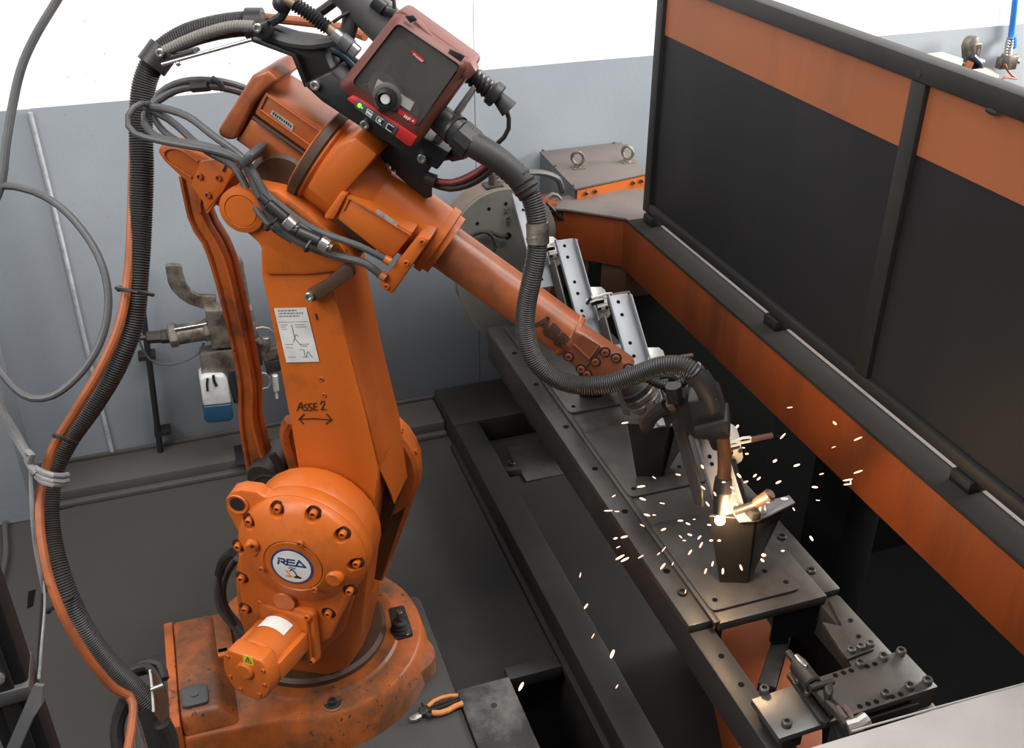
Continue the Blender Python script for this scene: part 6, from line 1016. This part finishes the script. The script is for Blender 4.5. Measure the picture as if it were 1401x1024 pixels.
m = MB(); m.cyl([(-0.093,3,0.5786)][0], [(0.0137,3,0.5809)][0], 0.032, None, 24, 0.003); mo = m.build('air_motor', 'grimy_alu', ts)
m = MB(); m.cyl([(-0.1084,3,0.5787)][0], [(-0.0819,3,0.5793)][0], 0.040, None, 8, 0.005); m.cyl([(-0.0041,3,0.5814)][0], [(0.0137,3,0.5809)][0], 0.039, None, 8, 0.005); m.build('motor_end', 'grimy_alu', mo)
m = MB()
for dz in (-0.02, 0.02): m.cyl(V([(-0.088,2.975,0.5906)][0])+V((0, 0, dz)), V([(0.0093,2.975,0.5943)][0])+V((0, 0, dz)), 0.004)
m.build('tie_rod', 'chrome', mo)
m = MB(); m.cyl([(-0.1748,3,0.5852)][0], [(-0.1279,3,0.5795)][0], 0.019, None, 6, 0.003); m.cyl([(-0.1322,3,0.5803)][0], [(-0.1062,3,0.5783)][0], 0.022, None, 6, 0.003); m.cyl([(-0.2003,3,0.5871)][0], [(-0.1748,3,0.5852)][0], 0.008); m.build('hose_nipple', 'dark_steel', ts)
m = MB(); m.tube([(-0.1964,2.99,0.5864),(-0.1904,2.99,0.5466),(-0.1751,2.99,0.5098),(-0.1436,2.99,0.4881),(-0.1045,2.99,0.4835),(-0.0631,2.99,0.4918),(-0.029,2.99,0.5095),(-0.0087,2.99,0.5402)], 0.0035, 8); m.build('thin_air_line', 'cable', ts)
yp([(-0.026,2.97,0.5091),(0.0151,2.97,0.5148),(0.1139,2.97,0.5076),(0.1081,2.97,0.4276),(0.0204,2.97,0.4252),(-0.0318,2.97,0.4406)], 0, 0.06, 'pump_block', 'grimy_alu')
yp([(0.114,2.96,0.5341),(0.1615,2.96,0.5309),(0.1602,2.96,0.4452),(0.1115,2.96,0.4271)], 0, 0.05, 'valve_block', 'dark_steel')
m = MB(); m.tube([(0.0587,2.97,0.437),(0.0596,2.97,0.3764),(0.0636,2.97,0.3197)], 0.012, 8); m.build('drain_tube', 'rubber', ts)
bo_ = [V(p) for p in [(-0.0409,2.95,0.4347),(-0.0258,2.95,0.4453),(0.0339,2.95,0.4366),(0.0428,2.95,0.4186),(0.0437,2.95,0.2735),(0.0328,2.95,0.2616),(-0.0406,2.95,0.2686),(-0.0501,2.95,0.2819)]]
up = [V(p) for p in [(-0.0409,2.95,0.4347),(-0.0258,2.95,0.4453),(0.0339,2.95,0.4366),(0.0428,2.95,0.4186),(0.044,2.95,0.3272),(-0.0435,2.95,0.3339)]]; lo2 = [V(p) for p in [(-0.0435,2.95,0.3339),(0.044,2.95,0.3272),(0.0437,2.95,0.2735),(0.0328,2.95,0.2616),(-0.0406,2.95,0.2686),(-0.0479,2.95,0.2815)]]
m = MB(); m.prism(up, (0, 0.075, 0), 0.008, 3); bt_ = m.build('bottle_top', 'bottle_white', ts)
m = MB(); m.prism(lo2, (0, 0.075, 0), 0.006, 3); m.build('bottle_liquid', 'bottle_blue', bt_)
m = MB(); m.tube([(-0.016,2.948,0.4365),(-0.0213,2.948,0.4158),(-0.0226,2.948,0.3916)], 0.004, 6); m.tube([(0.003,2.948,0.4436),(0.0022,2.948,0.4221),(0.0065,2.948,0.405)], 0.005, 6); m.build('oil_drip', 'ink', bt_)
m = MB(); m.cyl([(0.1757,2.96,0.4964)][0], [(0.1816,2.96,0.5459)][0], 0.013, None, 16, 0.002); m.tube([(0.1538,2.96,0.5429),(0.1653,2.96,0.525),(0.1718,2.96,0.5025)], 0.008, 8); m.build('regulator_knob', 'grimy_alu', ts)
yp([(0.1632,2.95,0.4986),(0.2147,2.95,0.5054),(0.2173,2.95,0.4672),(0.1654,2.95,0.4605)], 0, 0.04, 'regulator_body', 'grimy_alu'); yp([(0.1632,2.95,0.4609),(0.2167,2.95,0.4619),(0.2141,2.95,0.4187),(0.1691,2.95,0.4135)], 0, 0.045, 'regulator_bowl', 'dark_steel')
m = MB(); m.cyl([(0.1919,2.95,0.4091)][0], [(0.1896,2.95,0.3484)][0], 0.010, None, 14, 0.002); m.cyl([(0.1896,2.95,0.3484)][0], [(0.1887,2.95,0.3204)][0], 0.005); m.build('spray_nozzle', 'cast_alu', ts)
m = MB(); m.tube([(0.1277,2.93,0.4353),(0.1553,2.93,0.4355),(0.1715,2.93,0.416),(0.1728,2.93,0.3883),(0.1546,2.93,0.3725),(0.1306,2.93,0.3855)], 0.004, 8); m.tube([(0.1533,2.95,0.5848),(0.1717,2.95,0.5868),(0.1934,2.95,0.5779),(0.205,2.95,0.5602)], 0.0035, 8); m.build('bent_air_line', 'chrome', ts)
# ================================================================== small things by the robot
bs = V([(0.359,1.9626,0.125)][0]); sq = [V(p) for p in [(0.3463,2.0614,0.128),(0.3909,2.061,0.128),(0.3895,1.949,0.128),(0.3366,1.9421,0.128)]]
t = thing('booted_rod', bs, 'black rubber bellows with a steel rod on the robot base', 'rubber boot')
m = MB(); m.prism(roundpoly([tuple(p) for p in sq], 0.008, 3), (0, 0, 0.014), 0.003); m.build('rubber_base', 'rubber', t)
bc_ = V([(0.3603,1.9721,0.142)][0])
m = MB(); m.lathe(bc_, (0, 0, 1), [(0, 0), (0.024, 0), (0.027, 0.004), (0.024, 0.009), (0.019, 0.011), (0.024, 0.015), (0.021, 0.020), (0.016, 0.022), (0.021, 0.026), (0.018, 0.031), (0.012, 0.034), (0, 0.034)], 28); m.build('bellows', 'rubber', t)
m = MB(); m.cyl(bc_+V((0, 0, 0.03)), bc_+V((0, 0, 0.066)), 0.0085, None, 16, 0.002); m.build('rod', 'plate_steel', t)
m = MB(); m.bolt(V([(0.3727,1.95,0.143)][0]), (0, 0, 1), 0.004, 0.003); m.build('boot_screw', 'chrome', t)
pl = thing('cutting_pliers', [(0.4107,1.7927,0.022)][0], 'cutting pliers with orange grips lying on the black floor plate', 'pliers')
k0 = 0.035
m = MB(); m.prism([V(p) for p in [(0.3275,1.7733,0.036),(0.3362,1.7777,0.036),(0.3543,1.7814,0.036),(0.3666,1.7772,0.036),(0.3596,1.7648,0.036),(0.3416,1.7612,0.036),(0.3294,1.7654,0.036)]], (0, 0, -0.010), 0.002); m.build('jaws', 'chrome', pl)
m = MB(); m.lathe(V([(0.3674,1.7818,0.028)][0]), (0, 0, 1), [(0, 0), (0.012, 0), (0.012, 0.010), (0.009, 0.012), (0, 0.012)], 18); m.tube([(0.3702,1.806,0.036),(0.3731,1.7949,0.036),(0.3766,1.7862,0.036)], 0.004, 8); m.tube([(0.3693,1.7806,0.034),(0.3769,1.7657,0.034),(0.3827,1.7588,0.034)], 0.006, 8); m.build('joint', 'dark_steel', pl)
m = MB(); m.tube([(0.382,1.7919,0.036),(0.4005,1.8032,0.036),(0.4232,1.8082,0.036),(0.4463,1.8067,0.036),(0.4663,1.8012,0.036)], 0.0055, 10); m.build('grip', 'grip', pl)
m = MB(); m.tube([(0.3875,1.7695,0.034),(0.4103,1.7617,0.034),(0.4347,1.7658,0.034),(0.4563,1.7735,0.034),(0.47,1.7738,0.034)], 0.0075, 10); m.build('grip', 'grip', pl)
m = MB(); m.tube([(0.377,1.788,0.034),(0.4031,1.7916,0.034),(0.4353,1.7958,0.034),(0.4648,1.7959,0.034)], 0.003, 6); m.tube([(0.3771,1.7814,0.033),(0.4079,1.7809,0.033),(0.4383,1.7856,0.033),(0.4647,1.7892,0.033)], 0.003, 6); m.build('handle_core', 'dark_steel', pl)
# connector plate behind the robot base
cp = thing('connector_plate', (-0.26, 1.9, 0.022), 'tilted brown connector plate with cables behind the robot base', 'connector')
m = MB(); m.prism([V(p) for p in [(-0.2273,1.7045,0.4613),(-0.2227,1.7038,0.4626),(-0.2042,1.7103,0.3653),(-0.2154,1.6775,0.3066),(-0.2339,1.6612,0.3883),(-0.2375,1.6649,0.3922)]], RN*0.004); cpp = m.build('plate', 'brown_steel', cp)
m = MB(); m.tube([(-0.2268,1.7037,0.4641),(-0.2295,1.6814,0.427),(-0.234,1.6589,0.3885)], 0.0028, 6); m.build('bright_edge', 'wire', cpp)
m = MB(); a_ = V([(-0.2299,1.6764,0.4345)][0]); m.cyl(a_, a_+V((0.025, 0, 0.005)), 0.005); m.build('wing_screw', 'chrome', cpp)
m = MB(); m.tube([(-0.2846,1.8277,0.3523),(-0.2482,1.8224,0.3636),(-0.2277,1.7846,0.3534),(-0.2203,1.7497,0.341)], 0.010, 8); m.tube([(-0.2731,1.8433,0.3442),(-0.249,1.8422,0.3556),(-0.2216,1.8302,0.3513),(-0.2157,1.7954,0.3381)], 0.012, 8); m.build('upper_leads', 'rubber', cp)
m = MB(); m.tube([(-0.3047,1.7992,0.2957),(-0.327,1.7847,0.2603),(-0.3368,1.766,0.225),(-0.332,1.729,0.1684)], 0.016, 10); m.tube([(-0.2248,1.673,0.3336),(-0.217,1.6678,0.2902),(-0.2234,1.6499,0.2188)], 0.018, 10); m.build('lower_leads', 'hose', cp)
m = MB(); m.tube([(-0.2891,1.766,0.2904),(-0.2819,1.7417,0.2553),(-0.2829,1.6983,0.1852)], 0.004, 6); m.tube([(-0.2995,1.7608,0.2763),(-0.2969,1.738,0.2413),(-0.3045,1.7056,0.1852)], 0.003, 6); m.build('thin_wires', 'chrome', cp)
m = MB(); m.obox(V([(-0.2536,1.8451,0.3381)][0]), (XX, V((0, 1, 0)), RZ), (0.05, 0.03, 0.02), 0.004); m.build('plug_housing', 'dark_steel', cp)
m = MB(); sl = [V(p) for p in [(-0.621,2.6213,0.001),(-0.6011,2.6245,0.001),(-0.6051,2.5509,0.001),(-0.6206,2.5467,0.001)]]; m.prism(sl, (0, 0, 0.0012)); tag(centre_origin(m.build('floor_slot', 'void')), 'small black rectangular slot in the dusty floor plate at left', 'slot')
m = MB(); m.tube([(-0.4794,3.0143,0.003),(-0.574,3.0055,0.003),(-0.5823,2.7076,0.003),(-0.5804,2.5403,0.003),(-0.5788,2.2466,0.003)], 0.003, 6, straight=True); tag(centre_origin(m.build('floor_seam', 'dusty_top')), 'thin raised weld seam between floor plates at left', 'seam')
# ================================================================== things on the wall at right
WY = 3.205
t = thing('air_valve', (3.09, WY, 1.10), 'brass and steel air valve block under the blue pipe on the wall', 'valve')
m = MB(); m.obox(V([(3.0963,3.17,1.1325)][0]), (XX, RZ, V((0, 1, 0))), (0.045, 0.055, 0.05), 0.005); m.obox(V([(3.082,3.19,1.1235)][0]), (XX, RZ, V((0, 1, 0))), (0.03, 0.045, 0.03), 0.004); m.build('valve_block', 'grimy_alu', t)
m = MB(); m.tube([(3.0796,3.17,1.2212),(3.0809,3.17,1.1831),(3.0859,3.17,1.1554)], 0.016, 14, rib=0.002, pitch=0.010); m.cyl([(3.1168,3.17,1.1337)][0], [(3.1334,3.15,1.1342)][0], 0.011); m.build('fitting', 'chrome', t)
m = MB(); m.prism([V(p) for p in [(3.0678,3.14,1.2283),(3.08,3.14,1.2328),(3.0893,3.14,1.1917),(3.0779,3.14,1.1845)]], (0, 0.006, 0), 0.002); m.build('lever', 'blue_pipe', t)
m = MB(); m.tube([(2.7607,3.19,2.9697),(2.9907,3.19,1.8463),(3.0576,3.19,1.4598),(3.0813,3.19,1.3292),(3.1007,3.19,1.2101)], 0.012, 12); tag(centre_origin(m.build('air_pipe', 'blue_pipe')), 'bright blue air pipe coming down the wall at top right', 'pipe')
m = MB(); m.tube([(3.0626,3.15,1.1288),(3.0941,3.15,1.093),(3.1369,3.15,1.0671),(3.0958,3.15,1.0761),(3.062,3.15,1.0734),(3.0743,3.15,1.0555),(3.1234,3.15,1.0316),(3.1495,3.15,1.0265),(3.109,3.15,1.0328),(3.0705,3.15,1.0333)], 0.0045, 8); tag(centre_origin(m.build('coiled_hose', 'hose_orange')), 'thin orange coiled air hose hanging from the valve block', 'hose')
t = thing('air_tool', (2.93, 3.15, 1.06), 'dark and blue air tool hanging on the wall next to wooden boards', 'tool')
m = MB(); m.prism([V(p) for p in [(2.8458,3.12,1.2325),(2.8581,3.12,1.2473),(2.88,3.12,1.251),(2.8913,3.12,1.2345),(2.9051,3.12,1.1857),(2.8959,3.12,1.1596),(2.8616,3.12,1.1516),(2.8417,3.12,1.2117)]], (0, 0.04, 0), 0.006); m.build('tool_body', 'grimy_alu', t)
m = MB(); m.tube([(2.8943,3.12,1.2237),(2.9002,3.12,1.1914),(2.8928,3.12,1.1706),(2.9266,3.12,1.1572)], 0.008, 8); m.build('chrome_trim', 'chrome', t)
m = MB(); m.tube([(2.8636,3.11,1.1858),(2.8885,3.11,1.1678),(2.9151,3.11,1.1443),(2.9043,3.11,1.1235)], 0.010, 8); m.build('blue_trigger', 'cable_blue', t)
m = MB(); m.tube([(2.8687,3.12,1.1617),(2.8612,3.12,1.1408),(2.8564,3.12,1.1223)], 0.014, 10); m.build('orange_grip', 'hose_orange', t)
m = MB(); m.prism([V(p) for p in [(2.874,3.12,1.1667),(2.9095,3.12,1.1586),(2.9395,3.12,1.1237),(2.9688,3.12,1.1159),(2.9667,3.12,1.0996),(2.9184,3.12,1.1036),(2.8794,3.12,1.1231)]], (0, 0.035, 0), 0.005); m.build('tool_foot', 'dark_steel', t)
m = MB(); m.box((2.90, 3.16, 1.10), (2.95, 3.215, 1.13), 0.003); m.build('wall_hook', 'dark_steel', t)
m = MB(); m.tube([(2.9292,3.12,1.1245),(2.9619,3.12,1.1165),(2.9927,3.12,1.092),(3.0097,3.12,1.0574),(3.0248,3.12,0.9943)], 0.012, 10); tag(centre_origin(m.build('air_hose', 'hose_orange')), 'thick orange air hose bending down from the air tool', 'hose')
ZB = 1.128
def board(lb, pts, z, th):
    m = MB(); m.prism([(x-(0.070 if z > ZB else 0.015), y, z) for x, y in pts], (0, 0, th), 0.003); tag(centre_origin(m.build('wooden_board', 'wood')), lb, 'board', 'wooden boards behind the screen')
board('pale wooden board sticking out lowest towards the air tool', [(2.60, 2.97), (2.88, 2.96), (2.90, 3.06), (2.62, 3.07)], ZB, 0.022)
board('pale wooden board lying second from the top behind screen', [(2.50, 3.00), (2.80, 3.01), (2.80, 3.13), (2.50, 3.12)], ZB+0.022, 0.030)
board('pale wooden board lying on top behind the dark screen', [(2.52, 3.00), (2.795, 3.00), (2.79, 3.11), (2.52, 3.11)], ZB+0.052, 0.030)
t = thing('board_rack', (2.75, 3.1, 0), 'plain steel rack holding the wooden boards behind the screen', 'rack')
m = MB(); m.box((2.42, 2.99, 1.108), (2.84, 3.15, 1.128), 0.003); m.build('shelf', 'frame_dark', t)
for x in (2.44, 2.78):
    m = MB(); m.box((x, 3.03, 0), (x+0.03, 3.06, 1.108)); m.build('leg', 'frame_dark', t)
# ================================================================== sparks
SPW = [((0.720,1.471,1.030),(0.732,1.465,1.034),0.0026),((0.743,1.432,0.902),(0.757,1.424,0.907),0.0035),((0.713,1.361,0.935),(0.724,1.355,0.931),0.0037),((0.777,1.436,0.917),(0.783,1.432,0.912),0.0018),((0.810,1.406,0.935),(0.819,1.401,0.934),0.0028),((0.780,1.404,0.875),(0.789,1.399,0.874),0.0021),((0.795,1.493,0.777),(0.807,1.486,0.774),0.0038),((0.758,1.435,0.804),(0.766,1.430,0.800),0.0022),((0.696,1.442,0.882),(0.702,1.439,0.888),0.0021),((0.669,1.418,0.873),(0.684,1.410,0.876),0.0025),((0.751,1.540,0.760),(0.760,1.535,0.761),0.0023),((0.733,1.500,0.722),(0.741,1.496,0.726),0.0038),((0.766,1.533,0.690),(0.779,1.525,0.698),0.0043),((0.692,1.401,0.788),(0.699,1.397,0.794),0.0018),((0.703,1.423,0.737),(0.718,1.414,0.753),0.0044),((0.774,1.540,0.616),(0.789,1.531,0.631),0.0048),((0.713,1.347,0.800),(0.722,1.342,0.810),0.0021),((0.753,1.328,0.777),(0.760,1.324,0.794),0.0042),((0.804,1.374,0.734),(0.806,1.373,0.743),0.0018),((0.788,1.392,0.759),(0.795,1.389,0.773),0.0018),((0.831,1.479,0.735),(0.840,1.474,0.742),0.0038),((0.874,1.489,0.742),(0.884,1.483,0.744),0.0035),((0.833,1.388,0.824),(0.841,1.383,0.821),0.0032),((0.889,1.469,0.718),(0.898,1.464,0.715),0.0038),((0.894,1.435,0.729),(0.899,1.432,0.740),0.0038),((0.862,1.441,0.730),(0.868,1.437,0.731),0.0024),((0.898,1.471,0.657),(0.903,1.468,0.672),0.0039),((0.868,1.383,0.755),(0.872,1.381,0.770),0.0037),((0.886,1.379,0.772),(0.892,1.375,0.774),0.0037),((0.853,1.300,0.843),(0.859,1.297,0.844),0.0038),((0.876,1.365,0.699),(0.878,1.364,0.714),0.0037),((0.873,1.338,0.742),(0.874,1.337,0.756),0.0036),((0.909,1.351,0.700),(0.908,1.351,0.717),0.0044),((0.916,1.307,0.760),(0.921,1.304,0.746),0.0043),((0.974,1.324,0.755),(0.982,1.319,0.756),0.0062),((0.996,1.354,0.714),(1.003,1.350,0.708),0.0048),((0.935,1.215,0.864),(0.941,1.212,0.865),0.0030),((0.975,1.193,0.906),(0.981,1.189,0.896),0.0043),((0.985,1.225,0.991),(0.994,1.219,0.992),0.0036),((1.012,1.241,0.943),(1.019,1.237,0.943),0.0015),((1.063,1.307,0.943),(1.070,1.303,0.947),0.0021),((1.031,1.346,0.943),(1.041,1.340,0.950),0.0039),((1.012,1.343,0.872),(1.024,1.336,0.874),0.0039),((1.027,1.387,0.874),(1.036,1.382,0.882),0.0040),((0.930,1.274,1.025),(0.936,1.271,1.031),0.0043),((0.981,1.333,1.026),(0.988,1.329,1.040),0.0031),((0.928,1.256,1.152),(0.936,1.251,1.155),0.0019),((1.059,1.292,1.074),(1.065,1.288,1.068),0.0040),((1.016,1.178,1.115),(1.027,1.172,1.124),0.0028),((1.002,1.213,1.080),(1.008,1.210,1.084),0.0013),((1.160,1.327,0.909),(1.174,1.319,0.919),0.0032),((1.116,1.302,0.919),(1.132,1.293,0.926),0.0028),((1.021,1.187,1.014),(1.033,1.180,1.018),0.0026),((1.092,1.253,0.962),(1.093,1.252,0.952),0.0020),((0.843,1.273,1.118),(0.846,1.271,1.125),0.0038),((0.930,1.363,0.984),(0.936,1.360,0.985),0.0031),((0.988,1.409,0.884),(0.993,1.406,0.892),0.0036),((0.927,1.309,0.961),(0.932,1.306,0.969),0.0034),((0.889,1.295,0.974),(0.896,1.291,0.979),0.0033),((0.939,1.389,0.979),(0.944,1.387,0.979),0.0021),((0.958,1.422,0.891),(0.966,1.418,0.881),0.0044),((0.869,1.414,0.938),(0.874,1.412,0.929),0.0039),((0.824,1.288,0.974),(0.828,1.285,0.966),0.0033),((0.843,1.327,0.864),(0.850,1.323,0.863),0.0028),((0.984,1.400,0.819),(0.990,1.397,0.815),0.0037),((1.039,1.337,0.848),(1.044,1.335,0.840),0.0025),((0.983,1.405,0.824),(0.990,1.401,0.825),0.0026),((0.696,1.580,0.559),(0.698,1.579,0.574),0.0024),((0.644,1.432,0.615),(0.650,1.428,0.631),0.0038),((0.691,1.390,0.499),(0.696,1.387,0.526),0.0065),((0.522,1.487,0.361),(0.531,1.483,0.389),0.0068),((0.691,1.490,0.461),(0.696,1.487,0.477),0.0020),((0.704,1.383,0.412),(0.708,1.380,0.426),0.0021),((0.823,1.344,0.680),(0.824,1.344,0.691),0.0018),((0.942,1.421,0.883),(0.947,1.419,0.884),0.0036),((0.885,1.330,0.941),(0.892,1.326,0.937),0.0031),((0.940,1.426,0.833),(0.948,1.421,0.830),0.0037),((0.921,1.363,0.868),(0.928,1.359,0.867),0.0039),((0.953,1.395,0.814),(0.961,1.391,0.814),0.0037),((0.891,1.417,0.841),(0.898,1.413,0.830),0.0036),((0.833,1.280,0.999),(0.839,1.277,1.000),0.0026),((0.891,1.288,0.899),(0.898,1.284,0.900),0.0034),((0.876,1.417,0.883),(0.884,1.413,0.875),0.0036),((0.915,1.254,0.952),(0.921,1.251,0.953),0.0027),((0.977,1.382,0.805),(0.984,1.378,0.811),0.0048),((0.804,1.437,0.710),(0.809,1.434,0.718),0.0019),((0.743,1.361,0.887),(0.749,1.357,0.888),0.0017),((0.812,1.373,0.810),(0.818,1.369,0.804),0.0018),((0.891,1.458,0.765),(0.896,1.455,0.766),0.0019),((0.850,1.266,0.981),(0.855,1.263,0.978),0.0026)]
base_s = None
for i, (a_, b_, w) in enumerate(SPW):
    a_, b_ = V(a_), V(b_); d_ = (b_-a_); L_ = d_.length
    if base_s is None:
        m = MB(); m.lathe((0, 0, -0.5), (0, 0, 1), [(0, 0), (0.35, 0.12), (0.5, 0.35), (0.5, 0.65), (0.35, 0.88), (0, 1)], 8); base_s = m.build('spark', 'spark'); o = base_s
    else:
        o = base_s.copy(); COL.objects.link(o)
    o.location = (a_+b_)/2; o.rotation_mode = 'QUATERNION'; o.rotation_quaternion = d_.to_track_quat('Z', 'Y'); o.scale = (w, w, L_)
    tag(o, 'tiny glowing orange welding spark flying from the arc', 'spark', 'flying welding sparks')
